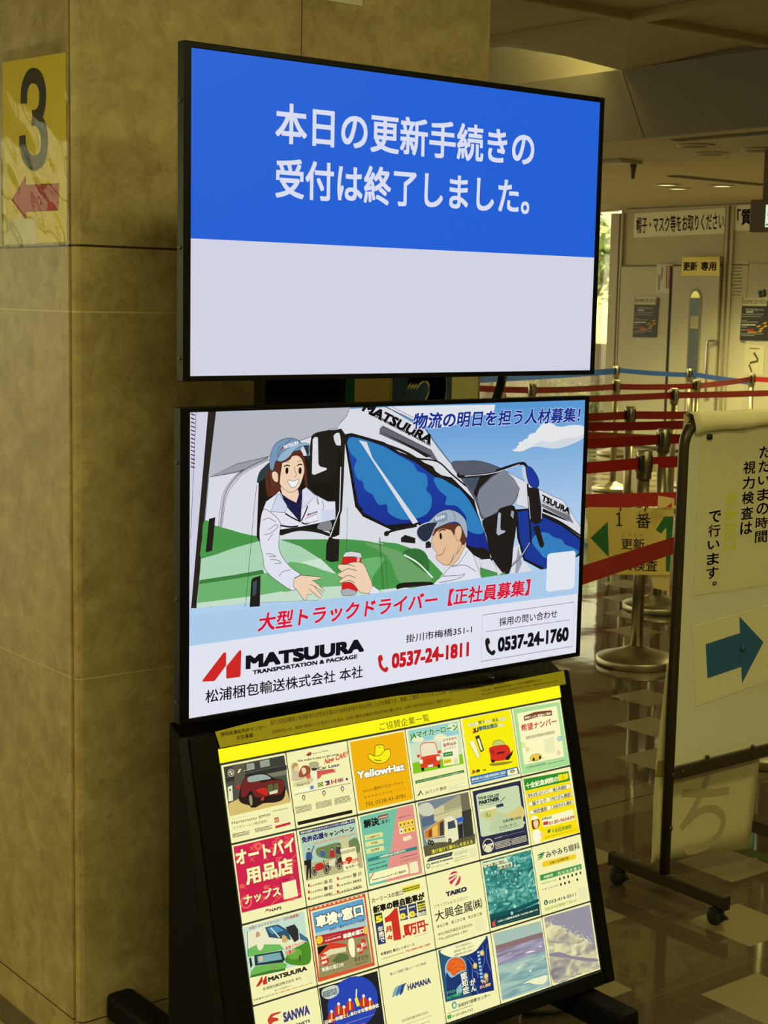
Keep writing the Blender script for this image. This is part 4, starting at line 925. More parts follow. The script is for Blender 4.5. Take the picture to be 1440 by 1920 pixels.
# clouds
a.blob((226, 228, 230), *B(940, 350, 985, 328, 980, 300, 1025, 290, 1050, 248, 1100, 240, 1112, 200, 1160, 172, 1230, 202, 1330, 190, 1392, 205, 1390, 268, 1280, 322, 1200, 338, 1080, 325, 1000, 355), ol=(196, 206, 220), w=.001)
for x_, y_, r_ in ((1035, 305, 34), (1085, 280, 46), (1130, 240, 44), (1175, 215, 40), (1225, 240, 44), (1290, 235, 46), (1345, 230, 42), (1370, 245, 30), (990, 335, 24)): a.oval((226, 228, 230), *K2(x_, y_), r_/3.349, r_/3.349*.9)
a.blob((206, 214, 224), *B(1085, 318, 1130, 290, 1190, 300, 1260, 275, 1330, 270, 1388, 250, 1386, 270, 1280, 320, 1200, 336))
a.poly((222, 226, 232), *B(150, 75, 832, 62, 825, 105, 770, 128, 700, 120, 640, 165, 560, 198, 440, 212, 360, 180))
# trailer and posts on the left
a.poly((178, 182, 192), *A(275, 108, 1208, 84, 1185, 150, 1130, 200, 1115, 240, 940, 300, 640, 440, 430, 540, 225, 575))
a.poly((206, 206, 226), *A(85, 112, 226, 108, 130, 1475, 80, 1475))
for k in range(14): a.poly(BKc, *A(102, 128+k*28, 132, 140+k*28, 130, 146+k*28, 104, 138+k*28))
a.line(LNc, .0008, *A(138, 122, 120, 560, 100, 1000))
a.poly((34, 26, 26), *A(223, 108, 278, 107, 225, 560, 142, 1478, 104, 1478), )
# cab: white body
a.poly(WH2, *A(228, 572, 440, 535, 640, 430, 800, 340, 940, 288, 1075, 238, 1116, 235, 1128, 205, 1180, 150, 1203, 95), *B(150, 76, 300, 165, 390, 215, 470, 330, 555, 435, 640, 540, 700, 640, 740, 760, 770, 870, 800, 1010, 850, 1080, 880, 1120, 850, 1140), *D(850, 60, 420, 130), *A(1440, 1400, 560, 1440, 140, 1470, 200, 880), ol=LNc, w=.0009)
a.poly((150, 154, 160), *A(228, 572, 420, 480, 640, 428, 520, 500, 440, 528), **OL)
a.line((150, 150, 168), .004, *A(640, 440, 480, 520, 400, 590, 340, 690, 315, 850, 280, 1150, 240, 1470)); a.line(LNc, .0008, *A(625, 440, 470, 520, 385, 590, 325, 690, 300, 850, 262, 1200, 228, 1470)); a.line(LNc, .0008, *A(655, 445, 492, 530, 415, 600, 352, 700, 325, 860, 285, 1200, 250, 1470))
# green waves on the body
G0, G1, G2, G3 = (68, 148, 72), (168, 210, 176), (56, 124, 60), (104, 176, 108)
a.blob(G0, *A(196, 870, 270, 905, 360, 930, 470, 962, 580, 985, 590, 1010, 520, 1030, 400, 1062, 280, 1105, 172, 1137, 180, 1000), n=3)
a.poly(G1, *A(172, 1137, 280, 1105, 400, 1062, 580, 1012, 760, 1005, 860, 1050, 990, 1140, 1105, 1236, 980, 1200, 850, 1165, 740, 1180, 600, 1212, 400, 1250, 163, 1284))
a.poly(G2, *A(163, 1284, 400, 1248, 600, 1212, 612, 1238, 400, 1276, 158, 1312))
a.poly(G3, *A(158, 1312, 400, 1276, 612, 1238, 850, 1165, 1110, 1242, 1140, 1325, 820, 1345, 580, 1388, 147, 1442))
a.poly((194, 220, 200), *A(147, 1442, 580, 1388, 820, 1345, 1440, 1310, 1440, 1400, 560, 1440, 143, 1475))
a.poly(G0, *A(720, 1002, 1180, 1000, 1300, 1010, 1440, 1036), *B(90, 920, 220, 935, 330, 975, 420, 1035, 505, 1125, 440, 1195, 200, 1215, 60, 1230), *A(1300, 1325, 1140, 1325, 1110, 1242, 1000, 1140, 860, 1050))
a.blob(G3, *A(760, 1175, 860, 1165, 980, 1200, 1110, 1238, 1250, 1150, 1440, 1130), *B(60, 1150, 60, 1225), *A(1200, 1325, 900, 1335, 720, 1360), n=3)
a.poly((204, 226, 208), *A(860, 1160, 1000, 1135, 1106, 1236))
a.blob((104, 160, 100), *B(0, 930, 120, 950, 230, 985, 330, 1040, 430, 1130, 400, 1190, 250, 1205, 150, 1010), n=3)
a.blob((46, 110, 52), *B(310, 965, 380, 980, 415, 1040, 410, 1120, 360, 1090, 250, 1000), n=3)
a.line((230, 240, 230), .003, *B(260, 1005, 350, 1060, 440, 1150))
for f in (A(1185, 780, 1180, 1090), A(560, 620, 540, 800, 480, 1470), B(105, 895, 125, 1220), B(145, 1045, 155, 1225), A(1410, 985, 1440, 1350)): a.line(LNc, .0008, *f)
a.poly(BKc, *A(228, 860, 272, 848, 250, 1080, 205, 1092)); a.poly(BKc, *A(520, 1290, 530, 1270, 585, 1252, 580, 1465, 510, 1470)); a.poly((52, 72, 92), *A(530, 1300, 560, 1280, 555, 1380, 530, 1400))
a.blob(BKc, *B(215, 1195, 260, 1180, 420, 1175, 430, 1195, 260, 1212, 215, 1222), n=3)
# window opening with dark interior
a.poly((14, 12, 14), *A(572, 605, 580, 560, 640, 490, 700, 440, 930, 420, 940, 290, 1060, 245, 1150, 240, 1165, 300, 1130, 970, 1085, 990, 1060, 945, 880, 930, 720, 970, 660, 1000, 575, 1015, 558, 985))
a.blob((40, 56, 66), *A(560, 610, 575, 540, 610, 500, 650, 470, 650, 540, 600, 590), n=3)
a.poly(WH2, *A(720, 975, 880, 945, 1050, 975, 1062, 1000, 720, 1000)); a.line(BKc, .006, *A(722, 965, 850, 932, 980, 945, 1065, 972))
a.blob((128, 130, 138), *A(985, 900, 1040, 865, 1075, 885, 1070, 940, 985, 930), n=3)
# windscreen
a.poly((16, 14, 18), *A(1163, 300, 1175, 272, 1215, 265, 1440, 328), *B(230, 360, 440, 450, 470, 500, 560, 520, 640, 600, 700, 660, 720, 740, 765, 860, 800, 1005, 660, 975, 345, 815, 180, 850, 0, 765), *A(1280, 825, 1240, 775))
wsg = gradient((14, 40, 140), (22, 70, 170), 2, .3, .48, 'picture_windscreen')
a.poly(wsg, *A(1182, 330, 1195, 292, 1225, 290, 1440, 355), *B(220, 372, 330, 425, 450, 515, 560, 548, 650, 640, 705, 740, 765, 865, 795, 990, 660, 945, 350, 800, 150, 820, 0, 738), *A(1290, 790, 1262, 760))
CL = (42, 124, 186)
a.blob(CL, *A(1185, 330, 1225, 295, 1330, 320, 1440, 362), *B(210, 372, 310, 430, 345, 480, 395, 500, 408, 560, 400, 600, 432, 640, 425, 715, 370, 768, 250, 785, 165, 745, 150, 690, 100, 690, 55, 620, 0, 580), *A(1365, 690, 1310, 660, 1290, 600, 1255, 580, 1232, 510, 1250, 450, 1210, 405), n=4)
a.blob(CL, *B(448, 520, 560, 555, 655, 645, 715, 750, 760, 860, 700, 872, 640, 830, 650, 770, 590, 700, 520, 690, 525, 640, 478, 600), n=4)
a.poly(WH2, *A(1265, 315, 1320, 328), *B(60, 395, 348, 800, 315, 812, 0, 320), )
a.line(BKc, .005, *B(150, 870, 200, 850, 340, 822)); a.oval(BKc, *B(150, 872), 5, 5); a.poly(BKc, *B(240, 900, 265, 880, 330, 900, 330, 935, 240, 925)); a.poly(BKc, *B(395, 905, 430, 930, 430, 960, 395, 965))
a.poly(BKc, *B(655, 960, 760, 960, 800, 990, 800, 1020, 830, 1040, 770, 1040, 760, 1065, 740, 1030, 700, 1010)); a.poly((20, 40, 140), *B(660, 890, 710, 880, 720, 940, 660, 950))
# roof trim, vent, lettering on the roof
a.line(BKc, .0048, *B(0, 268, 230, 345, 350, 410, 480, 505, 600, 580), curve=True); a.line(BKc, .0032, *B(215, 360, 340, 400, 470, 420, 560, 500, 650, 575), curve=True)
a.poly((96, 98, 108), *B(105, 245, 108, 215, 125, 195, 430, 348, 470, 415, 445, 405, 280, 325), ol=BKc, w=.0008); a.poly(BKc, *B(108, 230, 300, 318, 430, 385, 400, 395, 280, 322))
a.line(LNc, .001, *B(140, 76, 300, 150, 390, 215, 470, 320, 560, 440, 610, 500)); a.line(LNc, .0008, *B(185, 76, 320, 145))
a.text3('MATSUURA', BKc, *B(-10, 100, 420, 315, 25, 45), bold=.05); a.text3('TRANSPORTATION & PACKAGE', BKc, *B(28, 118, 425, 325, 34, 100), bold=.04)
# second truck
a.blob((84, 90, 104), *B(555, 432, 640, 417, 740, 418, 860, 458, 930, 510, 985, 590, 965, 650, 930, 700, 850, 740, 752, 780, 715, 680, 640, 560), ol=LNc, w=.0008, n=4)
a.blob((124, 130, 142), *B(720, 640, 750, 580, 840, 500, 900, 480, 960, 540, 985, 590, 960, 650, 930, 690, 840, 735, 760, 770), n=4)
a.blob((64, 78, 96), *B(640, 530, 735, 515, 745, 550, 730, 590, 700, 610), n=3)
a.poly(WH2, *B(900, 480, 1010, 540, 1120, 600, 1200, 640, 1260, 665, 1310, 740, 1368, 830, 1368, 900, 1200, 800, 1120, 750, 1000, 700, 960, 690, 985, 590, 950, 530), ol=LNc, w=.0008)
a.text3('TSUURA', BKc, *B(1120, 662, 1298, 752, 1128, 625), bold=.06); a.text3('TRANSPORTATION & PACKAGE', BKc, *B(1122, 674, 1302, 760, 1124, 664), bold=.03)
a.poly((110, 112, 120), *B(1120, 700, 1290, 790, 1325, 810, 1300, 760, 1120, 680)); a.poly(BKc, *B(1130, 712, 1270, 780, 1300, 800, 1130, 735)); a.line(BKc, .004, *B(1120, 745, 1240, 800, 1366, 885))
a.poly((16, 16, 22), *B(958, 720, 1040, 715, 1120, 745, 1250, 810, 1368, 895, 1362, 1010, 1150, 1115, 1010, 1040, 970, 900))
a.poly((18, 52, 146), *B(972, 735, 1040, 725, 1120, 762, 1250, 825, 1366, 912, 1360, 990, 1150, 1095, 1020, 1030, 985, 900))
a.blob((48, 124, 188), *B(1065, 930, 1075, 890, 1120, 865, 1165, 870, 1200, 895, 1250, 910, 1270, 940, 1320, 960, 1358, 990, 1300, 1030, 1150, 1025, 1110, 990), n=4)
a.poly((216, 218, 228), *B(945, 960, 985, 940, 1000, 1040, 1080, 1115, 930, 1135, 935, 1060)); a.poly((150, 158, 176), *B(975, 950, 1000, 1060, 970, 1125, 955, 1130))
a.blob(BKc, *B(752, 790, 840, 745, 860, 715, 930, 695, 958, 715, 965, 820, 945, 960, 935, 1070, 905, 1135, 850, 1085, 800, 1000, 775, 880), n=4)
a.poly((176, 182, 196), *B(848, 760, 855, 738, 868, 745, 864, 830, 868, 850, 897, 855, 890, 866, 850, 884, 840, 870)); a.poly((150, 158, 172), *B(928, 760, 935, 725, 950, 735, 945, 780))
a.line(BKc, .0062, *B(595, 495, 625, 515, 820, 495, 850, 475, 990, 432, 1025, 445, 1035, 470), curve=True); a.line((200, 204, 214), .0016, *B(640, 512, 820, 492, 985, 438), curve=True)
a.poly(BKc, *B(735, 515, 820, 500, 735, 585, 715, 650, 695, 620)); a.blob((200, 206, 220), *B(1000, 470, 1015, 455, 1040, 540, 1020, 550), n=3)
a.blob((22, 52, 148), *B(1025, 455, 1060, 460, 1100, 520, 1105, 570, 1080, 590, 1045, 560, 1030, 510), ol=BKc, w=.0012, n=4)
a.poly(BKc, *B(1035, 580, 1105, 590, 1130, 770, 1118, 800, 1085, 815, 1060, 800, 1040, 700)); a.line((186, 190, 202), .0022, *B(1108, 600, 1122, 700, 1122, 780))
a.poly(BKc, *B(1070, 830, 1105, 820, 1140, 940, 1130, 962, 1112, 955)); a.line(BKc, .005, *B(1035, 560, 1045, 720, 1055, 920, 1000, 1010, 930, 1078), curve=False); a.line((200, 204, 214), .0018, *B(1040, 640, 1052, 780), curve=False); a.line((200, 204, 214), .0018, *B(1048, 930, 995, 1015, 935, 1072), curve=False)
a.poly(G0, *B(735, 1085, 840, 1110, 848, 1135, 892, 1112, 892, 1140, 740, 1160)); a.poly(WH2, *B(728, 1035, 800, 1030, 838, 1080, 845, 1120, 745, 1088), **OL)
# mirror on the near cab
a.blob(BKc, *A(930, 330, 955, 270, 1050, 248, 1085, 262, 1105, 300, 1112, 400, 1112, 540, 1060, 600, 945, 600, 925, 480), n=4)
a.poly((222, 222, 226), *A(946, 310, 960, 292, 982, 296, 985, 480, 998, 498, 1042, 508, 1042, 520, 955, 556, 940, 545)); a.blob((214, 216, 224), *A(1090, 285, 1130, 265, 1140, 350, 1110, 350), n=3)
a.line(BKc, .0062, *A(1080, 262, 1140, 246, 1162, 275, 1152, 560, 1140, 800, 1070, 990), curve=False); a.line((214, 216, 224), .002, *A(1140, 500, 1132, 800, 1065, 985), curve=False); a.poly(BKc, *A(1110, 350, 1160, 355, 1150, 385, 1112, 400))
a.poly(BKc, *A(1040, 1035, 1060, 985, 1130, 1000, 1125, 1152, 1075, 1160, 1036, 1145)); a.poly((224, 224, 228), *A(1082, 985, 1130, 988, 1128, 1000, 1085, 996))
# the woman leaning out of the cab
HR = (88, 40, 30)
a.blob(HR, *A(650, 500, 618, 590, 632, 700, 645, 705, 690, 690, 730, 640, 735, 560, 880, 470, 905, 560, 908, 670, 890, 600, 880, 440, 830, 370, 720, 440), n=4); a.line((36, 18, 18), .0012, *A(640, 560, 650, 630, 640, 700)); a.line((120, 60, 44), .0012, *A(660, 560, 668, 640))
a.poly((16, 18, 70), *A(720, 660, 760, 640, 850, 650, 872, 690, 870, 830, 858, 870, 790, 800, 740, 735), **OL)
a.poly(SK, *A(722, 640, 845, 660, 850, 690, 832, 748, 780, 722, 735, 690))
a.blob(SK, *A(712, 590, 722, 500, 760, 450, 830, 420, 872, 450, 888, 520, 872, 590, 845, 648, 800, 676, 760, 664, 725, 630), ol=LNc, w=.0007, n=5)
a.blob(SK, *A(662, 548, 680, 530, 705, 548, 705, 600, 690, 605, 670, 585), ol=LNc, w=.0007, n=4)
a.blob(HR, *A(725, 475, 790, 448, 815, 395, 850, 400, 885, 480, 890, 440, 850, 372, 790, 390, 735, 450), n=4); a.blob(HR, *A(710, 480, 735, 470, 722, 560, 716, 630, 706, 600), n=3)
for x in (767, 858): a.oval((20, 16, 18), *K1(x, 526), 2.9, 6.4)
a.line((30, 20, 20), .0022, *A(746, 498, 766, 488, 788, 494)); a.line((30, 20, 20), .0022, *A(838, 492, 856, 482, 874, 486)); a.line((60, 40, 30), .0007, *A(752, 462, 785, 468)); a.line((60, 40, 30), .0007, *A(835, 465, 868, 458))
a.line(LNc, .0008, *A(822, 492, 820, 520, 834, 556, 816, 572)); a.blob((240, 240, 244), *A(772, 590, 810, 598, 850, 585, 838, 620, 815, 642, 790, 632), ol=LNc, w=.0008, n=4)
CAP = (112, 148, 180)
a.blob(CAP, *A(650, 510, 650, 430, 680, 350, 740, 308, 810, 302, 862, 330, 860, 380, 790, 400, 730, 455, 690, 460, 672, 522), ol=LNc, w=.0008, n=5)
a.blob((146, 178, 206), *A(702, 455, 715, 420, 760, 380, 830, 345, 890, 334, 925, 350, 918, 410, 905, 380, 870, 356, 820, 385, 775, 438, 730, 462), ol=LNc, w=.0008, n=5); a.poly((40, 56, 72), *A(880, 350, 920, 350, 917, 468, 900, 400)); a.line(LNc, .0007, *A(720, 350, 700, 400, 712, 440)); a.line(LNc, .0007, *A(800, 305, 730, 370, 700, 450))
a.text3('MATSUURA', (232, 236, 244), *A(748, 378, 850, 342, 744, 352), bold=.05); a.poly((200, 40, 40), *A(722, 390, 735, 362, 744, 360, 742, 384, 735, 372, 728, 390))
JK = (222, 224, 236)
a.poly(JK, *A(600, 800, 622, 740, 690, 690, 715, 665, 735, 700, 762, 770, 862, 885, 872, 660, 905, 640, 960, 690, 1050, 738, 1102, 738, 1104, 862, 985, 890, 862, 915, 720, 935, 650, 930), ol=LNc, w=.0008)
a.poly((204, 210, 232), *A(655, 810, 700, 690, 720, 690, 770, 770, 755, 815), **OL); a.poly((214, 218, 236), *A(872, 790, 905, 762, 965, 700, 900, 640, 872, 660), **OL)
a.line(BKc, .0026, *A(755, 822, 800, 850, 862, 880), curve=False); a.line(BKc, .0026, *A(912, 770, 888, 830, 866, 875), curve=False); a.line(BKc, .003, *A(722, 905, 790, 915, 845, 910)); a.line(BKc, .0024, *A(868, 885, 900, 895, 930, 880))
a.poly((204, 210, 232), *A(1000, 800, 1103, 790, 1103, 862, 1010, 880)); a.poly((232, 232, 240), *A(893, 860, 975, 825, 985, 870, 910, 890), **OL); a.text3('MATSUURA', BKc, *A(922, 836, 980, 815, 920, 824), bold=.05); a.poly((200, 40, 40), *A(903, 842, 913, 822, 922, 822, 918, 838))
a.blob(JK, *A(600, 800, 640, 805, 705, 860, 722, 900, 715, 970, 712, 1060, 740, 1130, 800, 1200, 862, 1246, 845, 1300, 810, 1356, 700, 1290, 620, 1215, 600, 1120, 578, 1000, 580, 900), ol=LNc, w=.0009, n=5)
for f in (A(610, 970, 650, 960, 700, 920, 690, 900, 640, 935), A(635, 1010, 670, 960), A(620, 1105, 650, 1100, 690, 1120, 640, 1118), A(650, 1140, 700, 1145, 725, 1165, 680, 1170), A(712, 1256, 740, 1225, 790, 1212), A(600, 870, 640, 855, 690, 880), A(975, 700, 985, 760, 970, 720), A(1010, 730, 1022, 775, 1012, 800)): a.line(LNc, .0009, *f)
a.line(LNc, .0009, *A(818, 1268, 835, 1262, 862, 1246)); a.poly(SK, *A(815, 1275, 862, 1250, 935, 1256, 1000, 1262, 998, 1278, 940, 1286, 980, 1310, 1028, 1358, 1018, 1370, 990, 1345, 955, 1325, 1012, 1392, 1000, 1410, 975, 1395, 945, 1365, 935, 1385, 905, 1380, 900, 1425, 880, 1415, 838, 1355, 813, 1330), ol=LNc, w=.0009)
for f in (A(955, 1325, 925, 1312), A(945, 1365, 918, 1345), A(998, 1278, 985, 1272)): a.line(LNc, .0008, *f)
# the hand with the red can
a.poly((208, 28, 30), *A(1146, 1150, 1155, 1118, 1283, 1132, 1278, 1340, 1242, 1370, 1148, 1330)); a.poly((216, 216, 222), *A(1155, 1118, 1170, 1092, 1215, 1084, 1278, 1096, 1284, 1130, 1220, 1120, 1158, 1124), **OL); a.poly((228, 190, 190), *A(1254, 1125, 1272, 1130, 1266, 1165, 1250, 1160))
a.blob((170, 172, 182), *A(1145, 1350, 1190, 1340, 1245, 1360, 1235, 1385, 1165, 1392, 1148, 1380), ol=LNc, w=.0009, n=4); a.poly((208, 28, 30), *A(1145, 1295, 1240, 1310, 1245, 1360, 1190, 1342, 1146, 1352))
a.blob(SK, *A(1118, 1185, 1140, 1172, 1170, 1176, 1220, 1160, 1290, 1166, 1330, 1240, 1358, 1325, 1330, 1374, 1272, 1366, 1240, 1325, 1200, 1298, 1140, 1304, 1128, 1290, 1150, 1270, 1122, 1255, 1120, 1240, 1145, 1225, 1128, 1210), ol=LNc, w=.0009, n=4)
for f in (A(1145, 1225, 1190, 1205, 1250, 1218), A(1150, 1272, 1190, 1250, 1242, 1268), A(1140, 1175, 1190, 1175, 1240, 1190), A(1150, 1300, 1200, 1285, 1240, 1305)): a.line(LNc, .001, *f)
a.poly(JK, *A(1332, 1378, 1362, 1322, 1412, 1358, 1400, 1385), **OL)
# the man reaching up
SKM = (226, 186, 148)
a.poly(SKM, *B(540, 1072, 600, 985, 645, 900, 650, 960, 600, 1040, 562, 1080), **OL)
a.blob(SKM, *B(430, 920, 442, 885, 475, 850, 520, 835, 570, 860, 600, 880, 622, 900, 612, 970, 570, 1010, 548, 1062, 510, 1068, 465, 1035, 458, 1010, 464, 992, 442, 965, 438, 940), ol=LNc, w=.0008, n=4)
a.blob((96, 50, 36), *B(440, 890, 445, 840, 510, 812, 600, 812, 645, 860, 652, 900, 635, 945, 612, 920, 600, 860, 580, 850, 572, 885, 550, 850, 480, 846), n=4)
a.blob(SKM, *B(578, 850, 600, 822, 620, 840, 618, 890, 600, 920, 585, 900), ol=LNc, w=.0008, n=4)
a.blob((158, 176, 192), *B(350, 880, 352, 840, 410, 800, 470, 745, 530, 722, 590, 735, 640, 780, 656, 840, 650, 900, 610, 815, 560, 800, 480, 830, 430, 862, 420, 905), ol=LNc, w=.0009, n=5)
a.blob((34, 44, 66), *B(338, 870, 350, 832, 400, 805, 470, 800, 450, 840, 425, 900, 390, 925, 355, 905), ol=(190, 200, 210), w=.002, n=4); a.blob((128, 148, 166), *B(440, 800, 470, 760, 520, 740, 530, 790, 480, 800), n=3); a.text3('SUURA', (220, 226, 234), *B(458, 792, 520, 772, 452, 770), bold=.05); a.line(LNc, .0008, *B(560, 725, 580, 770, 570, 800))
a.oval((20, 16, 18), *K2(489, 888), 2.2, 6.5, rot=.2); a.line((30, 20, 20), .0022, *B(476, 862, 495, 848, 520, 850)); a.line(LNc, .001, *B(468, 1010, 500, 1000, 520, 960)); a.line(LNc, .0008, *B(602, 945, 598, 985)); a.line(LNc, .0008, *B(548, 1062, 572, 1010))
a.poly(JK, *B(440, 1195, 470, 1160, 500, 1140, 530, 1100, 560, 1072, 600, 1035, 645, 950, 690, 1000, 720, 1080, 750, 1165), ol=LNc, w=.0009)
for f in (B(500, 1140, 600, 1135, 640, 1125), B(480, 1180, 560, 1165, 620, 1145, 640, 1125), B(560, 1075, 600, 1060, 660, 980), B(560, 1080, 640, 1070, 710, 1110)): a.line(LNc, .001, *f)
# bands and wording
LBc = (170, 202, 234)
a.poly(LBc, 354.6, 1153.5, *C(1440, 187)[:2], *D(850, 62, 1150, 22), 1089.5, 1063.5, *D(1352, 178), *D(0, 356), 353.6, 1211.5)
a.part('headline_lettering').text('物流の明日を担う人材募集！', (26, 48, 140), *K2(310, 212), *K2(1372, 84), bold=.028, shear=.14, res=3, ol=(226, 232, 244), olw=.03)
a.part('code_card').rect((226, 230, 240), *K4(1150, 168), *K2(1337, 978), rnd=.008)
a.part('vacancy_lettering').text('大型トラックドライバー【正社員募集】', (212, 26, 56), *K3(562, 462), *K4(1056, 84), bold=.028, shear=.14, res=3, ol=(232, 224, 236), olw=.022)
RDm = (204, 34, 34)
a.part('logo').poly(RDm, *C(182, 805, 186, 790, 325, 608, 340, 600, 346, 608, 346, 692, 270, 795, 262, 801)); a.poly(RDm, *C(347, 700, 436, 590, 448, 586, 451, 594, 446, 762, 440, 772, 352, 784, 346, 778))
BL_ = (22, 20, 26)
a.part('company_lettering').text('MATSUURA', BL_, *K3(480, 720), *K3(1302, 507), bold=.06, res=4); a.text('TRANSPORTATION & PACKAGE', BL_, *K3(528, 756), *K3(1254, 616), bold=.05)
a.text('松浦梱包輸送株式会社 本社', BL_, *K3(202, 955), *K3(1294, 692), bold=.012, res=3); a.text('掛川市梅橋351-1', BL_, *K4(270, 488), *K4(686, 374), bold=.01)
a.part('phone_lettering').text('0537-24-1811', (196, 28, 36), *K4(180, 650), *K4(668, 478), bold=.05, res=4); a.text('0537-24-1760', BL_, *K4(846, 546), *K4(1294, 384), bold=.05, res=4); a.text('採用の問い合わせ', BL_, *K4(856, 379), *K4(1222, 280), bold=.012)
def handset(col, dx, dy): a.blob(col, *D(*[c for x, y in ((95, 590), (100, 568), (118, 563), (126, 592), (116, 604), (122, 630), (136, 645), (152, 636), (160, 650), (150, 668), (132, 668), (105, 640)) for c in (x+dx, y+dy)]), n=4)
handset((196, 28, 36), 0, 0); handset(BL_, 673, -106)
a.part('contact_box'); p, q = a.uv(K4(742, 604)), a.uv(K4(1327, 230)); a.urect(None, p.x, p.y, q.x, q.y, LNc, .0009); a.line(LNc, .0008, *D(770, 417, 1300, 342), curve=False)
a.build(s, r0)
# ================================================================== THE LIT ADVERTISEMENTS (six across, four down)
cE = Crop(400, 1380, 5.538); cG = Crop(860, 1310, 6.261); cH = Crop(430, 1520, 5.538); cI = Crop(660, 1480, 6.0); cJ = Crop(870, 1440, 6.0); cK = Crop(450, 1660, 5.333); cL = Crop(680, 1620, 6.0); cM = Crop(890, 1580, 5.333)
PWH = (244, 240, 176); INKD = (44, 42, 30); CW, CH = .13775, .1391
def ad(c, r, label, base=PWH):
    u0 = -.8265+CW*c+.002; u1 = -.8265+CW*(c+1)-.002; v0 = CH*r+.002; v1 = CH*(r+1)-.002; root = lb((u0+u1)/2, (v0+v1)/2)
    o = slab([(u0, v1), (u1, v1), (u1, v0), (u0, v0)], -.001, .002, E(base)).build('advert_panel', None, root)
    tag(o, label, 'advertisement', 'lit advertisement panels in the box')
    a = Art(lb(u0, v1, .002), LU, -LD, LN, NW, step=3e-6, z0=3e-5); a.W = u1-u0; a.H = v1-v0; a.fin = lambda: a.build(o, root); return a
def field(a, col, m=.004, b=.004, t=.004): a.urect(col, m, b, a.W-m, a.H-t)
# ---- row 1
a = ad(0, 0, 'panel with a dark red car beside a charging post, top left of the box').crop(cE)
a.poly((72, 78, 70), 105, 322, 735, 200, 800, 690, 170, 835); a.poly((120, 122, 96), 120, 330, 735, 205, 765, 400, 600, 430, 140, 470)
a.poly((58, 58, 56), 108, 322, 735, 200, 750, 300, 128, 430); a.poly((150, 158, 140), 340, 290, 420, 275, 432, 340, 350, 360); a.poly((150, 158, 140), 480, 260, 580, 240, 590, 310, 490, 330); a.poly((44, 44, 46), 125, 435, 760, 300, 765, 350, 135, 480); a.poly((90, 84, 66), 200, 300, 330, 280, 330, 480, 230, 520)
a.poly((214, 188, 110), 160, 700, 270, 650, 760, 560, 800, 690, 170, 835)
a.poly((236, 234, 190), 150, 530, 195, 512, 205, 670, 158, 680); a.poly((70, 64, 30), 166, 550, 180, 546, 183, 570, 168, 573)
a.blob((34, 18, 20), 270, 590, 300, 480, 350, 410, 440, 395, 540, 390, 640, 440, 720, 455, 745, 520, 745, 600, 720, 660, 640, 690, 520, 700, 430, 745, 370, 720, 300, 700, 265, 660, n=4)
a.blob((112, 30, 34), 290, 530, 330, 440, 380, 420, 500, 480, 560, 470, 700, 455, 740, 500, 700, 600, 540, 620, 450, 640, 380, 600, 300, 640, n=4); a.blob((150, 170, 160), 360, 430, 440, 405, 530, 400, 600, 440, 500, 460, 370, 480, n=3); a.blob((200, 34, 28), 440, 560, 560, 540, 560, 620, 500, 600, n=3); a.blob((196, 40, 32), 235, 520, 275, 512, 275, 545, 245, 550, n=3)
a.blob((96, 92, 52), 555, 540, 575, 500, 610, 495, 625, 530, 620, 600, 575, 600, ol=(30, 20, 20), n=4); a.blob((96, 92, 52), 625, 525, 640, 488, 665, 485, 680, 520, 675, 580, 630, 590, ol=(30, 20, 20), n=4); a.poly((220, 216, 180), 582, 580, 668, 556, 668, 590, 584, 610)
a.blob((18, 18, 20), 355, 620, 380, 570, 415, 600, 420, 700, 405, 745, 375, 720, n=4); a.blob((150, 140, 110), 370, 640, 390, 610, 405, 650, 405, 710, 385, 720, n=4); a.poly((206, 50, 40), 500, 640, 530, 620, 520, 670, 495, 670)
a.oval((234, 230, 190), 183, 382, 34, 40); a.oval((50, 50, 50), 183, 382, 29, 35); a.oval((234, 230, 190), 183, 382, 20, 24); a.poly((50, 50, 50), 183, 382, 203, 378, 186, 358); a.poly((50, 50, 50), 183, 382, 163, 386, 180, 406); a.poly((234, 230, 190), 248, 385, 268, 345, 290, 340, 270, 382); a.bars((234, 230, 190), 312, 366, 430, 334, 1, 3)
a.part('lettering').text('Hamamatsu BMW', INKD, 195, 920, 596, 798, res=3); a.text('フジモトーレン株式会社', INKD, 203, 970, 556, 870); a.bars(INKD, 190, 868, 362, 826, 1, 4); a.bars(INKD, 205, 1060, 375, 975, 3, 5); a.bars(INKD, 435, 1005, 610, 920, 3, 6); a.bars(INKD, 615, 790, 775, 740, 2, 7)
a.part('code_card').poly((238, 234, 180), 682, 790, 775, 768, 790, 880, 698, 895); a.poly((190, 50, 60), 632, 850, 675, 840, 683, 890, 640, 903); a.oval((244, 232, 180), 657, 872, 14, 17); a.oval((190, 50, 60), 657, 872, 8, 10); a.poly((196, 40, 60), 640, 935, 797, 892, 802, 918, 645, 960); a.fin()
a = ad(1, 0, 'lit cream panel for a car loan with a smiling couple, second in the top row').crop(cE)
a.blob((206, 188, 150), 810, 300, 850, 275, 880, 310, 900, 400, 960, 440, 830, 470, 815, 400, n=4); a.blob((190, 150, 90), 815, 320, 850, 272, 880, 300, 860, 320, 830, 345, n=4); a.blob((240, 206, 160), 840, 330, 865, 315, 880, 350, 860, 370, n=4)
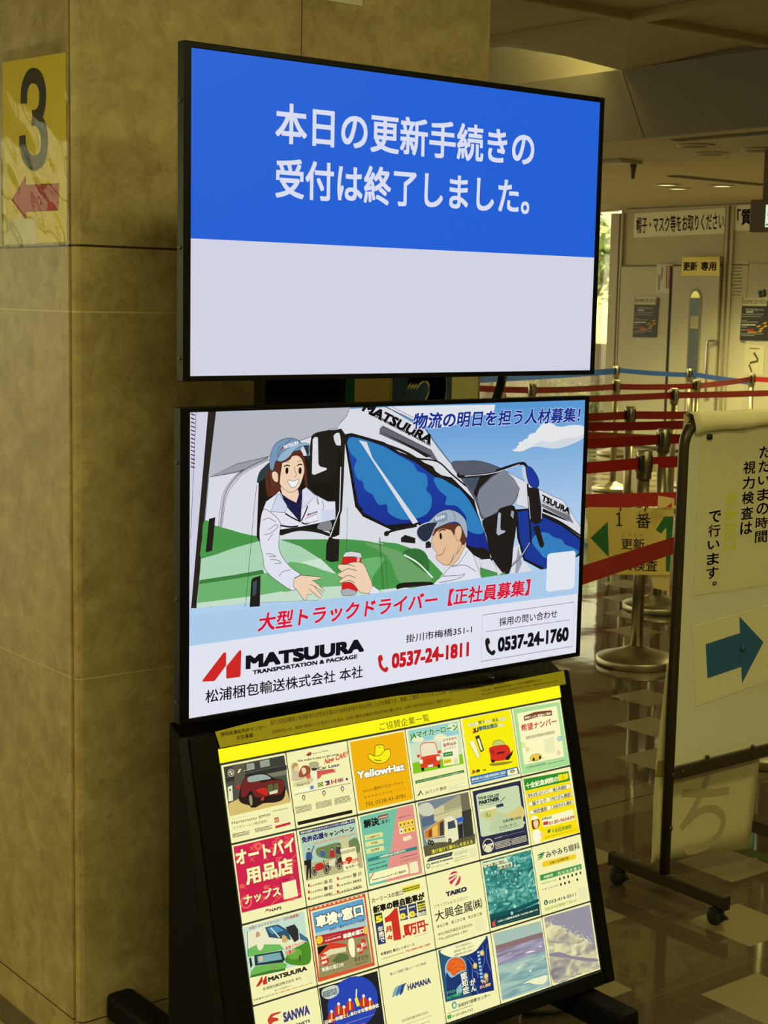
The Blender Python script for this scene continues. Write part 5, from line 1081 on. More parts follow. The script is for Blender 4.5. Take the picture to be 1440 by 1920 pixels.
a.blob((150, 80, 50), 890, 380, 930, 310, 1000, 320, 1000, 400, 900, 430, n=4); a.blob((242, 206, 164), 915, 340, 950, 330, 965, 370, 935, 400, n=4); a.blob((214, 90, 80), 960, 420, 1010, 390, 1040, 400, 1080, 360, 1130, 380, 1100, 440, 1000, 460, n=4); a.blob((176, 172, 130), 990, 290, 1040, 265, 1090, 275, 1090, 340, 1030, 362, n=4); a.blob((60, 60, 60), 1015, 340, 1060, 330, 1085, 345, 1040, 360, n=3)
a.poly((240, 238, 200), 1003, 375, 1075, 360, 1085, 560, 1030, 570, ol=(150, 150, 110), w=.0003); a.poly((214, 206, 150), 830, 490, 1035, 430, 1040, 470, 835, 530); a.poly((250, 248, 214), 845, 560, 1000, 532, 1002, 560, 848, 588); a.poly((90, 130, 170), 1005, 520, 1040, 512, 1042, 548, 1008, 556); a.poly((216, 90, 84), 1090, 360, 1240, 340, 1275, 372, 1110, 410)
a.part('flags').poly((40, 140, 60), 1086, 488, 1138, 475, 1142, 520, 1090, 530); a.poly((240, 220, 60), 1092, 505, 1114, 482, 1136, 498, 1114, 524); a.oval((40, 60, 140), 1114, 503, 9, 9); a.poly((50, 60, 120), 1152, 472, 1205, 460, 1207, 482, 1180, 490); a.poly((190, 40, 60), 1180, 490, 1207, 482, 1210, 506, 1160, 516); a.poly((244, 240, 200), 1152, 472, 1182, 490, 1160, 516); a.poly((180, 50, 60), 1220, 455, 1234, 452, 1240, 496, 1226, 500); a.poly((180, 50, 60), 1262, 446, 1276, 443, 1280, 488, 1266, 492); a.poly((180, 50, 60), 1242, 470, 1258, 462, 1260, 482, 1246, 484); a.poly((190, 150, 150), 1288, 445, 1345, 432, 1350, 472, 1292, 484); a.line((150, 50, 60), .0012, 1288, 464, 1350, 452); a.line((150, 50, 60), .0012, 1318, 438, 1322, 478); a.oval((70, 60, 130), 1386, 448, 12, 14)
a.line((70, 70, 90), .0009, 845, 610, 1425, 487)
a.part('lettering').text('Easy car RIDE', (84, 84, 76), 1030, 190, 1190, 148, .01); a.poly((150, 60, 56), 962, 200, 985, 172, 1018, 168, 1018, 196, 985, 210); a.text3('We make it easy to get your', (50, 46, 40), 876, 282, 1300, 205, 872, 250, .02); a.text3('New CAR!!', (208, 50, 34), 1150, 300, 1390, 215, 1160, 238, .03); a.text('Car Loan', (64, 64, 90), 1088, 352, 1306, 284, .03); a.bars((84, 84, 76), 1090, 390, 1275, 340, 2, 3); a.text('Search', (120, 112, 84), 868, 524, 1003, 472, .02); a.bars((84, 84, 76), 1085, 462, 1240, 430, 1, 9)
for k, (x, y) in enumerate(((938, 640), (1148, 592), (1340, 548))): a.oval((84, 100, 116), x, y, 18, 28); a.poly((200, 170, 60), x-14, y+14, x+14, y+8, x+4, y+42); a.oval((244, 240, 190), x, y-2, 9, 13); a.bars(INKD, x-78, y+168, x+78, y+62, 5, 20+k)
a.poly((26, 24, 18), 872, 892, 1440, 765, 1444, 800, 878, 928); a.fin()
a = ad(2, 0, 'lit orange panel with a yellow cowboy hat, third in the top row').crop(cF)
a.poly((240, 178, 10), 95, 310, 700, 190, 808, 950, 200, 1085)
a.blob((250, 236, 20), 300, 470, 315, 440, 345, 455, 372, 460, 385, 360, 420, 340, 470, 345, 490, 400, 520, 385, 550, 400, 548, 470, 500, 530, 440, 548, 380, 540, 330, 510, ol=(46, 44, 20), w=.0011, n=5); a.line((46, 44, 20), .001, 372, 460, 400, 465, 440, 455, 490, 400); a.line((46, 44, 20), .0014, 370, 505, 410, 515, 450, 518); a.line((46, 44, 20), .0007, 415, 365, 430, 370, 442, 362)
a.part('lettering').text3('YellowHat', (255, 252, 236), 180, 730, 715, 625, 172, 640, .045, 4, (50, 44, 10), .07); a.text('株式会社', (110, 78, 10), 247, 872, 356, 832); a.text('遠州イエローハット', (100, 70, 10), 368, 850, 695, 742, .01); a.text('静 岡 県 袋 井 市 川 井 1 1 3 2 - 4', (110, 78, 10), 258, 945, 710, 820); a.text('TEL 0538-43-8781', (90, 64, 10), 270, 1035, 716, 890, res=3); a.fin()
a = ad(3, 0, 'lit panel with a small red car on green grass, fourth in the top row').crop(cF)
a.poly((150, 206, 206), 748, 180, 1308, 75, 1375, 550, 812, 668); a.poly((206, 226, 190), 770, 330, 1340, 215, 1365, 480, 800, 560); a.poly((128, 196, 30), 800, 545, 900, 520, 1130, 500, 1360, 440, 1378, 552, 812, 668)
a.blob((236, 236, 190), 1040, 250, 1100, 215, 1160, 225, 1190, 260, 1120, 300, 1050, 280, n=4); a.blob((236, 236, 190), 770, 260, 820, 240, 900, 250, 930, 290, 820, 310, n=4); a.blob((236, 236, 190), 1200, 120, 1260, 95, 1310, 120, 1300, 170, 1230, 180, n=4)
RC = (222, 64, 36)
a.blob((236, 226, 190), 885, 450, 890, 340, 930, 315, 1040, 312, 1075, 360, 1085, 460, n=3); a.line(RC, .0016, 900, 480, 888, 380, 910, 325, 990, 312, 1050, 318, 1075, 380, 1090, 450); a.blob(RC, 885, 500, 930, 470, 1090, 445, 1112, 480, 1112, 560, 1090, 580, 920, 600, 890, 580, n=4)
for k in range(3): a.line((150, 30, 20), .0006, 930, 520+k*14, 1080, 490+k*14)
a.poly((30, 28, 20), 895, 600, 930, 595, 935, 632, 905, 636); a.poly((30, 28, 20), 1080, 565, 1112, 560, 1112, 595, 1085, 600); a.oval((244, 240, 200), 897, 528, 22, 28, ol=(180, 170, 130)); a.oval((244, 240, 200), 1090, 490, 22, 28, ol=(180, 170, 130)); a.poly((246, 242, 206), 972, 568, 1030, 556, 1032, 584, 975, 594, ol=(150, 140, 110)); a.oval(RC, 868, 465, 18, 18); a.oval(RC, 1106, 418, 18, 18)
a.part('lettering').text('JAマイカーローン', (34, 132, 60), 775, 288, 1305, 105, .04, ol=(226, 240, 190), olw=.05)
a.poly((246, 242, 200), 1122, 262, 1300, 228, 1330, 550, 1150, 578); a.text('スマホから', (150, 60, 50), 1140, 300, 1296, 250, .03); a.text('仮申込み', (150, 60, 50), 1145, 360, 1290, 300, .03); a.text('ができます!', INKD, 1158, 400, 1290, 350); a.poly((40, 130, 50), 1145, 430, 1250, 412, 1254, 460, 1150, 476); a.bars((240, 240, 190), 1165, 460, 1240, 428, 2, 3); a.poly((240, 226, 40), 1150, 505, 1235, 490, 1240, 540, 1155, 555); a.bars((90, 80, 30), 1160, 545, 1230, 505, 2, 4); a.poly((226, 222, 176), 1262, 490, 1310, 482, 1316, 545, 1268, 552)
a.poly((40, 124, 60), 830, 745, 1378, 620, 1382, 652, 836, 778); a.text('JAバンクはどなたでもご利用いただける金融機関です。', (236, 236, 180), 850, 766, 1370, 640); a.bars(INKD, 915, 690, 1280, 610, 2, 5); a.bars(INKD, 870, 830, 1365, 715, 2, 6)
a.poly((40, 44, 50), 852, 905, 862, 905, 890, 850, 925, 905, 915, 905, 892, 868, 878, 908, 852, 915); a.text('JAバンク 静岡', (56, 54, 44), 945, 895, 1178, 810, .01); a.poly((250, 246, 196), 1192, 810, 1316, 785, 1320, 820, 1198, 842, ol=(120, 116, 80), w=.0004); a.poly((250, 246, 196), 1332, 782, 1396, 768, 1400, 800, 1336, 814, ol=(120, 116, 80), w=.0004); a.bars(INKD, 1205, 832, 1308, 800, 1, 8); a.fin()
a = ad(4, 0, 'bright yellow panel with a red car and number plates, fifth in top row').crop(cG)
a.poly((248, 236, 10), 40, 242, 600, 128, 716, 880, 150, 1010)
a.blob((150, 140, 40), 365, 765, 500, 745, 640, 735, 560, 770, 400, 790, n=4); RC = (214, 44, 34)
a.blob((196, 206, 110), 400, 520, 440, 490, 500, 490, 545, 540, 420, 560, ol=(60, 50, 30), n=4); a.blob(RC, 355, 590, 400, 560, 550, 540, 600, 590, 610, 660, 590, 710, 440, 735, 380, 740, 370, 660, n=4); a.poly((30, 24, 20), 380, 720, 425, 715, 425, 745, 390, 755); a.poly((30, 24, 20), 550, 690, 610, 640, 635, 600, 632, 650, 585, 720, 556, 720); a.poly((90, 16, 20), 445, 635, 540, 615, 530, 640, 455, 655); a.oval((170, 30, 26), 400, 625, 20, 26)
a.poly((250, 246, 190), 118, 510, 180, 488, 252, 680, 215, 695, ol=(60, 56, 20)); a.poly((60, 56, 40), 192, 445, 240, 425, 300, 605, 258, 632); a.poly((250, 246, 190), 215, 475, 240, 465, 282, 600, 262, 610)
a.part('lettering').text('中古車', (250, 248, 210), 118, 338, 225, 270, .06, ol=(50, 48, 20)); a.text('買う', (84, 110, 60), 235, 300, 300, 250, .03); a.text('のも、', (250, 248, 210), 305, 295, 385, 235, .05, ol=(50, 48, 20)); a.text('売る', (84, 110, 60), 395, 275, 462, 228, .03); a.text('のも', (250, 248, 210), 470, 265, 545, 210, .05, ol=(50, 48, 20)); a.text('J', (190, 50, 30), 160, 412, 195, 345, .07); a.text('U', (50, 46, 20), 192, 400, 230, 335, .07); a.text('静岡加盟店', (60, 110, 120), 238, 372, 452, 290, .05); a.text('で!', (250, 248, 210), 465, 340, 525, 290, .06, ol=(50, 48, 20))
a.text('J', (190, 50, 30), 150, 885, 180, 835, .06); a.text('U静', (60, 50, 20), 182, 872, 250, 828, .05); a.text('岡', (60, 50, 20), 286, 852, 318, 825, .03)
a.poly((52, 116, 176), 132, 918, 690, 798, 716, 880, 150, 1012); a.text('静岡県中古自動車販売商工組合', (236, 240, 210), 155, 965, 550, 850, .02); a.bars((220, 230, 210), 160, 992, 545, 888, 1, 3); a.poly((248, 244, 190), 568, 842, 682, 812, 695, 880, 578, 905); a.oval((60, 80, 60), 630, 850, 28, 16); a.oval((248, 244, 190), 630, 850, 12, 7); a.bars(INKD, 590, 888, 672, 866, 1, 4); a.fin()
a = ad(5, 0, 'lit pale green bordered panel with brown banner and small orange car, top right').crop(cG)
a.poly((170, 220, 150), 638, 125, 1180, 40, 1302, 775, 745, 890); a.poly((250, 246, 190), 685, 175, 1150, 85, 1240, 680, 770, 775)
a.poly((120, 70, 44), 760, 205, 900, 155, 1090, 135, 1098, 195, 920, 215, 772, 262); a.oval((236, 200, 70), 905, 690, 70, 42, ol=(120, 90, 40)); a.oval((40, 36, 26), 880, 712, 14, 20); a.oval((40, 36, 26), 955, 690, 14, 20); a.line((60, 56, 40), .0005, 808, 742, 1010, 696); a.oval((226, 232, 150), 755, 545, 24, 28, ol=(170, 176, 110)); a.oval((230, 226, 160), 808, 595, 22, 26, ol=(190, 180, 120)); a.oval((170, 214, 214), 1185, 468, 30, 28, ol=(110, 150, 150)); a.oval((240, 206, 190), 1174, 632, 18, 22, ol=(190, 150, 130))
a.part('lettering').text3('希望ナンバー制度のご案内', (250, 244, 200), 778, 242, 1085, 185, 772, 212, .03); a.text('希望ナンバー', (206, 70, 60), 735, 370, 1145, 238, .03, 3); a.bars(INKD, 790, 480, 1125, 372, 3, 3); a.text('一社 静岡県自動車会議所', INKD, 775, 825, 1025, 752); a.bars(INKD, 1045, 760, 1250, 725, 1, 5)
a.part('code_card').poly((236, 234, 180), 998, 478, 1110, 455, 1135, 630, 1018, 645); a.fin()
# ---- row 2
a = ad(0, 1, 'lit crimson panel of a motorcycle goods shop, left in the second row').crop(cH)
a.poly((206, 28, 74), 42, 375, 672, 228, 752, 900, 130, 1062)
OR_ = (236, 96, 84); rr = random.Random(3); pats = []
for k in range(46):
    u, v = rr.uniform(.03, .97), rr.uniform(.03, .97); x, y = 42+630*u+88*v, 375-147*u+687*v; kind = rr.randrange(4)
    if kind == 0: a.oval(OR_, x, y, 22, 26); a.oval((206, 28, 74), x, y, 12, 14)
    elif kind == 1: a.poly(OR_, x-26, y-14, x+20, y-26, x+26, y+14, x-18, y+24)
    elif kind == 2: a.line(OR_, .0016, x-24, y+26, x+24, y-26); a.oval(OR_, x+24, y-26, 9, 9)
    else: a.line(OR_, .0014, x-24, y-20, x+24, y+24); a.line(OR_, .0014, x-22, y+22, x+22, y-24)
a.oval(OR_, 175, 950, 62, 68); a.oval((206, 28, 74), 175, 950, 44, 50); a.oval(OR_, 175, 950, 16, 18); a.oval(OR_, 300, 370, 40, 44); a.oval((206, 28, 74), 300, 370, 14, 16)
CRM = (250, 242, 176)
a.part('lettering').text('オートバイ', CRM, 74, 570, 664, 268, .045, 3, ol=(90, 14, 40), olw=.015); a.text('用品店', CRM, 176, 765, 650, 488, .045, 3, ol=(90, 14, 40), olw=.015); a.text('ナップス', CRM, 152, 965, 526, 795, .035, 3, ol=(90, 14, 40), olw=.015); a.bars((90, 20, 40), 545, 732, 690, 680, 1, 4); a.text('NAPS', (90, 56, 50), 418, 1052, 540, 992, .04); a.poly((170, 70, 70), 362, 1064, 385, 1020, 410, 1020, 405, 1040, 385, 1040)
a.part('code_card').poly((246, 240, 180), 545, 752, 688, 715, 712, 885, 566, 925); a.fin()
a = ad(1, 1, 'lit panel with riders and motorcycles under a blue banner, second in the second row').crop(cH)
a.poly((176, 206, 180), 728, 250, 1310, 112, 1390, 590, 800, 730); a.poly((50, 56, 110), 722, 215, 1302, 82, 1310, 122, 730, 255); a.blob((110, 130, 80), 900, 400, 980, 370, 1120, 330, 1200, 340, 1320, 280, 1345, 450, 1100, 500, 930, 480, n=4); a.poly((206, 200, 150), 1150, 290, 1230, 270, 1250, 420, 1170, 430); a.poly((186, 180, 130), 770, 560, 1370, 430, 1390, 590, 800, 730)
def rider(x, y, k, c): a.blob((60, 44, 34), x-10*k, y, x, y-18*k, x+12*k, y-8*k, x+8*k, y+14*k, n=3); a.blob((226, 190, 150), x-7*k, y, x+8*k, y-4*k, x+6*k, y+18*k, x-4*k, y+18*k, n=3); a.blob(c, x-24*k, y+30*k, x, y+16*k, x+28*k, y+30*k, x+30*k, y+90*k, x-22*k, y+95*k, n=3)
rider(825, 410, 1.1, (52, 84, 130)); a.line((52, 84, 130), .0022, 845, 455, 870, 390, 882, 360); a.poly((28, 26, 30), 800, 510, 850, 505, 850, 700, 835, 702, 828, 590, 815, 712, 800, 720); rider(968, 400, .8, (64, 96, 150)); rider(1066, 395, .9, (186, 40, 44)); rider(1130, 360, .9, (70, 60, 70)); a.poly((28, 26, 30), 775, 520, 825, 510, 830, 560, 780, 570)
def bike(x, y, k, c):
    for dx, dy in ((-62, 10), (62, -6)): a.oval((40, 34, 30), x+dx*k, y+dy*k, 30*k, 46*k); a.oval((200, 190, 150), x+dx*k, y+dy*k, 22*k, 36*k); a.oval((70, 60, 50), x+dx*k, y+dy*k, 16*k, 28*k)
    a.blob(c, x-50*k, y-60*k, x+10*k, y-80*k, x+40*k, y-50*k, x+20*k, y-10*k, x-50*k, y, n=3); a.line((50, 44, 40), .0016, x+62*k, y-6*k, x+30*k, y-110*k)
bike(1085, 575, .9, (226, 220, 180)); bike(945, 620, 1.0, (190, 40, 40)); bike(1170, 540, .8, (50, 40, 44))
a.poly((246, 240, 184), 1150, 400, 1310, 370, 1345, 600, 1190, 630)
a.part('lettering').text('免許を取得するみなさんをレッドバロンが応援します!', (236, 236, 190), 740, 246, 1296, 90, .02); a.text('免許応援', (44, 48, 110), 752, 330, 978, 232, .06, ol=(240, 236, 180)); a.text('キャンペーン', (40, 44, 60), 985, 285, 1290, 160, .05, ol=(240, 236, 180)); a.text('50cc 2万円 125cc 3万円 400cc 4万円', (232, 130, 40), 885, 350, 1305, 232, .04); a.text('最大', (206, 50, 34), 1160, 565, 1215, 515, .05); a.text('9', (206, 50, 34), 1212, 560, 1272, 470, .07); a.text('万円', (206, 50, 34), 1276, 548, 1335, 490, .04); a.text('をサポート!', INKD, 1212, 605, 1355, 545, .03); a.bars(INKD, 1150, 460, 1310, 385, 3, 2)
for k, (w1_, w2_) in enumerate((('浜 北', '掛 川'), ('磐 田', '浜松本店'), ('浜松城北', '浜松西'))):
    y = 785+k*68
    for x, nm_, dy in ((812, w1_, 0), (1112, w2_, -72)):
        a.oval((186, 60, 50), x+14, y-8+dy, 11, 17); a.text('レッドバロン', INKD, x+34, y+12+dy-4, x+160, y-55+dy+6, .05); a.text(nm_, INKD, x+172, y-25+dy, x+255, y-78+dy, .03)
a.line((150, 146, 100), .0003, 805, 930, 1400, 790); a.bars(INKD, 1040, 880, 1380, 800, 1, 3); a.fin()
a = ad(2, 1, 'lit teal and pink panel with three cream buttons, third in the second row').crop(cI)
a.poly((112, 192, 160), 88, 310, 685, 170, 792, 945, 195, 1090); a.poly((228, 146, 134), 508, 212, 685, 170, 792, 945, 380, 1045); a.poly((52, 130, 124), 172, 780, 728, 640, 735, 675, 180, 818)
for k in range(3): a.poly((226, 226, 150), 138+k*8, 518+k*77, 340+k*8, 478+k*77, 350+k*8, 530+k*77, 148+k*8, 575+k*77)
for j in range(2):
    for i in range(4): x, y = 520+i*44+j*10, 372-i*10+j*72; a.poly((246, 222, 60) if (i, j) != (0, 1) else (250, 246, 200), x, y, x+40, y-9, x+48, y+52, x+8, y+62); a.poly((90, 80, 40), x+16, y+18, x+32, y+14, x+36, y+38, x+20, y+42)
a.poly((250, 244, 186), 195, 950, 620, 840, 640, 920, 640, 945, 205, 1062); a.line((206, 70, 60), .002, 195, 1020, 245, 935)
a.part('lettering').text('解決', (30, 30, 26), 135, 430, 295, 318, .05); a.text('します!', (36, 34, 30), 300, 400, 415, 330, .03); a.poly((150, 70, 60), 292, 300, 405, 272, 408, 318, 298, 345); a.text('ASMOが', (240, 220, 190), 305, 332, 400, 288, .04); a.text('AISMOサービス'.replace('I', ''), (60, 44, 40), 525, 325, 672, 280, .02); a.text('無料', (246, 236, 180), 575, 585, 668, 515, .05); a.text('ゴミ屋敷片付け', INKD, 165, 560, 320, 505, .01); a.text('不用品', INKD, 215, 620, 288, 585, .01); a.text('遺品整理', INKD, 215, 700, 306, 655, .01); a.text('24時間/365日受付中!', (246, 244, 190), 310, 772, 600, 680, .03); a.text('053-541-7978', (40, 50, 50), 200, 915, 395, 845, .03); a.bars(INKD, 190, 868, 385, 800, 1, 3); a.text('LINE@504apkd', (110, 120, 60), 540, 825, 745, 755); a.bars(INKD, 540, 780, 735, 715, 1, 4); a.text('クーポン進呈中!', INKD, 430, 975, 605, 905, .03); a.bars(INKD, 230, 1030, 425, 960, 1, 5)
a.part('code_card').poly((240, 236, 186), 640, 830, 735, 805, 752, 930, 655, 950); a.fin()
a = ad(3, 1, 'lit panel with a white truck before a big warehouse, fourth in the second row').crop(cI)
a.poly((120, 134, 140), 738, 155, 1308, 28, 1388, 610, 822, 760); a.blob((206, 206, 180), 750, 190, 840, 150, 900, 180, 930, 260, 860, 300, 770, 280, n=4); a.poly((84, 104, 128), 775, 330, 930, 280, 935, 380, 790, 430); a.poly((92, 88, 60), 800, 640, 1385, 500, 1388, 610, 822, 760)
a.poly((206, 200, 150), 920, 230, 1215, 60, 1250, 330, 925, 360); a.poly((168, 164, 124), 1030, 165, 1220, 60, 1232, 190, 1040, 250); a.line((120, 116, 84), .0009, 930, 300, 1240, 200); a.poly((110, 108, 84), 1215, 55, 1305, 35, 1340, 240, 1250, 330); a.poly((56, 54, 46), 1235, 250, 1340, 220, 1365, 520, 1260, 540); a.poly((40, 92, 190), 1070, 360, 1250, 305, 1255, 350, 1075, 410)
a.poly((234, 230, 184), 1040, 320, 1120, 300, 1180, 350, 1200, 560, 1130, 600, 1045, 590); a.poly((60, 70, 80), 1075, 370, 1150, 345, 1170, 430, 1080, 450); a.poly((40, 40, 40), 1185, 400, 1245, 385, 1250, 545, 1205, 560)
a.poly((198, 136, 50), 810, 470, 1030, 320, 1042, 520, 820, 560, ol=(236, 230, 184), w=.001); a.poly((150, 60, 30), 860, 470, 900, 440, 900, 535, 860, 545); a.poly((230, 190, 90), 900, 430, 960, 390, 965, 520, 905, 535); a.poly((60, 60, 60), 985, 380, 1030, 350, 1038, 515, 990, 525); a.poly((214, 210, 170), 830, 570, 1060, 540, 1060, 590, 900, 600, 840, 600)
for x, y in ((870, 595), (900, 600), (1102, 578)): a.oval((24, 24, 22), x, y, 20, 28); a.oval((150, 146, 120), x, y, 9, 13)
a.part('lettering').text('運び届けて暮らしを支える', (240, 230, 60), 898, 720, 1355, 570, .02, ol=(70, 70, 30)); a.poly((50, 58, 70), 838, 820, 870, 770, 1135, 700, 1120, 750); a.bars((226, 224, 180), 870, 795, 1100, 730, 1, 2); a.text('SPACE PLANNING', (50, 66, 96), 890, 845, 1135, 765, .06); a.text('スペースプランニング㈱', INKD, 892, 890, 1085, 825, .01); a.oval((110, 120, 120), 858, 862, 22, 30); a.oval(PWH, 858, 862, 12, 18); a.poly((226, 232, 180), 1142, 715, 1305, 672, 1308, 705, 1146, 748, ol=(60, 110, 110), w=.0004); a.bars((50, 100, 100), 1155, 735, 1295, 690, 1, 3); a.text('☎053-464-1213', INKD, 1155, 815, 1315, 755); a.bars(INKD, 1150, 785, 1300, 735, 1, 4)
a.part('code_card').poly((232, 228, 176), 1318, 672, 1388, 655, 1400, 750, 1330, 768); a.fin()
a = ad(4, 1, 'lit dark navy panel with a pale inset and round crest, fifth in the second row').crop(cJ)
a.poly((40, 42, 70), 95, 262, 635, 140, 732, 860, 195, 990); a.poly((200, 216, 170), 135, 310, 160, 290, 590, 195, 615, 205, 675, 650, 655, 675, 210, 775, 190, 760); a.blob((216, 200, 120), 190, 540, 330, 470, 480, 520, 640, 420, 665, 560, 400, 600, n=4); a.blob((190, 206, 160), 350, 500, 420, 520, 540, 560, 660, 590, 660, 640, 300, 730, n=4); a.blob((130, 180, 90), 240, 540, 260, 490, 280, 545, 300, 500, 300, 550, n=3)
a.oval((236, 232, 186), 272, 872, 64, 78); a.oval((40, 42, 70), 272, 872, 56, 69); a.oval((226, 222, 176), 272, 910, 40, 38); a.part('lettering').text3('YOUR CAR LIFE', (50, 60, 60), 155, 362, 395, 318, 155, 328, .05); a.text3('PARTNER', (40, 46, 50), 170, 418, 398, 365, 166, 372, .07); a.line((60, 66, 60), .0007, 180, 425, 300, 405, 400, 378); a.line((50, 56, 60), .0014, 405, 385, 460, 325); a.poly((246, 242, 190), 178, 465, 355, 425, 358, 460, 185, 498, ol=(110, 110, 110), w=.0005); a.poly((50, 50, 84), 362, 415, 440, 395, 446, 430, 368, 448); a.text('アンビモータース', INKD, 195, 482, 290, 448); a.text('在庫台数1500台', INKD, 440, 615, 640, 540, .02); a.text('アンビモータース', INKD, 395, 680, 585, 620, .03); a.bars(INKD, 398, 705, 640, 635, 1, 4); a.text('Acm', (246, 242, 196), 215, 890, 330, 838, .05); a.text('ALL SHOP', (226, 222, 180), 345, 800, 430, 765, .02); a.bars((226, 216, 180), 355, 920, 520, 790, 5, 6); a.bars((226, 216, 180), 540, 870, 700, 750, 5, 7); a.line((200, 196, 160), .0003, 440, 768, 690, 706); a.fin()
a = ad(5, 1, 'green and yellow panel with six white pills and a nurse, second row right').crop(cJ)
a.poly((250, 224, 14), 670, 125, 1170, 35, 1300, 725, 775, 845); a.poly((40, 140, 44), 668, 125, 1172, 35, 1195, 142, 690, 255)
for x0, y0, x1, y1, wd, cc in ((705, 300, 955, 280, '男性/女性1日ドック', (70, 50, 30)), (955, 240, 1198, 220, '婦人科検診', INKD), (722, 392, 970, 370, '脳ドック', INKD), (972, 332, 1215, 312, 'PETがん検診', INKD), (736, 485, 982, 462, '特定健診', INKD), (985, 420, 1225, 402, '浜松市がん健診', INKD)):
    a.cr = cJ; aa, bb_ = a.uv(cJ(x0+4, y0+45)), a.uv(cJ(x1-4, y1-48)); a.urect((246, 242, 190), aa.x, aa.y, bb_.x, bb_.y, (96, 90, 30), .0005, min(.0072, (bb_.y-aa.y)/2.02))
    k = 1 if len(wd) > 5 else .7; cx = (x0+x1)/2; hw = (x1-x0)/2*.86*k; a.text(wd, cc, cx-hw, (y0+y1)/2+26+hw*.2, cx+hw, (y0+y1)/2-26-hw*.2, .02)
a.poly((250, 246, 196), 870, 560, 1225, 460, 1250, 580, 890, 668); a.blob((110, 50, 40), 760, 620, 775, 570, 820, 560, 850, 600, 840, 660, 780, 690, n=4); a.blob((244, 206, 160), 782, 600, 830, 590, 835, 650, 805, 680, 785, 650, n=4); a.blob((250, 248, 214), 755, 560, 790, 535, 828, 550, 830, 572, 765, 588, n=4); a.blob((250, 248, 220), 770, 730, 800, 695, 850, 700, 870, 760, 860, 815, 790, 840, n=4); a.blob((244, 206, 160), 850, 740, 905, 735, 895, 755, 860, 762, n=3)
a.part('lettering').text('十全記念病院の', (246, 246, 200), 695, 222, 1055, 100, .04, 3); a.text('健診', (246, 222, 30), 1058, 148, 1172, 52, .05, 3); a.text('お申込は', INKD, 876, 586, 985, 540, .03); a.text('0120-565639', (176, 40, 44), 958, 640, 1238, 532, .03, 3); a.poly((196, 60, 60), 890, 608, 945, 596, 950, 634, 894, 646); a.text('十全記念病院', (34, 116, 50), 985, 725, 1208, 645, .02); a.poly((34, 130, 60), 950, 690, 972, 686, 970, 720, 955, 735, 938, 722); a.bars(INKD, 985, 685, 1130, 640, 1, 2); a.text('浜松市浜名区小松1700 ℡053-586-1151', INKD, 908, 785, 1262, 690); a.fin()
# ---- row 3
a = ad(0, 2, 'trucking firm panel with green trucks and red slanted logo, third row left').crop(cK)
a.poly((196, 222, 200), 22, 425, 640, 258, 700, 770, 98, 925); a.poly((232, 232, 196), 60, 480, 250, 400, 450, 430, 690, 560, 690, 600, 430, 640, 75, 690); a.poly((110, 184, 90), 75, 640, 170, 590, 400, 590, 440, 640, 240, 680, 78, 720); a.poly((46, 80, 100), 250, 420, 380, 390, 480, 450, 510, 545, 290, 520); a.poly((70, 140, 180), 270, 430, 370, 405, 440, 450, 320, 490); a.poly((236, 234, 200), 300, 425, 312, 422, 400, 520, 388, 525); a.poly((38, 40, 46), 455, 420, 545, 388, 580, 440, 590, 540, 545, 570, 500, 500); a.poly((60, 110, 140), 590, 470, 680, 530, 690, 570, 600, 540)
a.blob((200, 160, 110), 160, 520, 165, 465, 195, 470, 198, 510, n=3); a.blob((236, 232, 196), 165, 560, 190, 510, 250, 540, 220, 640, 180, 640, n=3); a.blob((206, 176, 110), 420, 560, 425, 500, 460, 510, 480, 550, 450, 575, n=3); a.blob((228, 228, 180), 430, 620, 450, 570, 500, 590, 510, 610, n=3)
a.blob((74, 140, 40), 450, 760, 500, 660, 600, 600, 690, 570, 702, 770, 560, 800, n=4); a.blob((110, 170, 60), 480, 700, 540, 640, 610, 650, 600, 720, 520, 740, n=4); a.poly((70, 56, 36), 590, 700, 606, 700, 604, 760, 594, 762)
a.poly((30, 50, 56), 140, 700, 420, 650, 450, 740, 430, 770, 150, 805); a.poly((120, 170, 176), 170, 710, 400, 670, 420, 740, 180, 780); a.blob((220, 190, 140), 190, 760, 195, 715, 225, 712, 225, 755, n=3); a.poly((110, 180, 80), 110, 860, 150, 810, 430, 770, 470, 790, 450, 850, 100, 925); a.poly((60, 120, 50), 110, 900, 300, 850, 450, 830, 450, 850, 100, 925); a.poly((200, 50, 40), 310, 840, 370, 800, 340, 830)
a.poly((40, 40, 40), 70, 460, 78, 700, 84, 700, 76, 460); a.poly((30, 30, 30), 90, 730, 110, 720, 125, 800, 105, 830)
a.part('lettering').text('大型トラックドライバー［正社員募集］', (176, 50, 44), 90, 448, 590, 280, .02); a.text3('女性ドライバー', (196, 50, 44), 455, 650, 665, 580, 450, 615, .03, ol=(246, 240, 190)); a.text3('活躍中!', (196, 50, 44), 455, 700, 550, 672, 450, 660, .03, ol=(246, 240, 190))
RDq = (196, 48, 40); a.poly(RDq, 158, 1015, 215, 915, 225, 912, 226, 960, 190, 1008); a.poly(RDq, 226, 962, 255, 905, 266, 905, 272, 985, 232, 996); a.text('MATSUURA', (46, 40, 34), 282, 960, 668, 812, .06, 3); a.bars((60, 54, 44), 305, 972, 655, 868, 1, 3, .7); a.text('松浦梱包輸送株式会社 本社', (60, 54, 44), 232, 1055, 610, 908, .01); a.text('掛川市梅橋351-1', (70, 64, 50), 345, 1058, 520, 995); a.text('代表番号 0537-24-1811', INKD, 132, 1160, 392, 1062, .01); a.text('採用の問い合わせ 0537-24-1760', (200, 100, 40), 405, 1078, 725, 962, .02)
a.part('code_card').poly((236, 232, 180), 660, 895, 712, 880, 722, 945, 672, 958); a.fin()
a = ad(1, 2, 'red bordered panel with blue sky and red petrol canopy, third row').crop(cK)
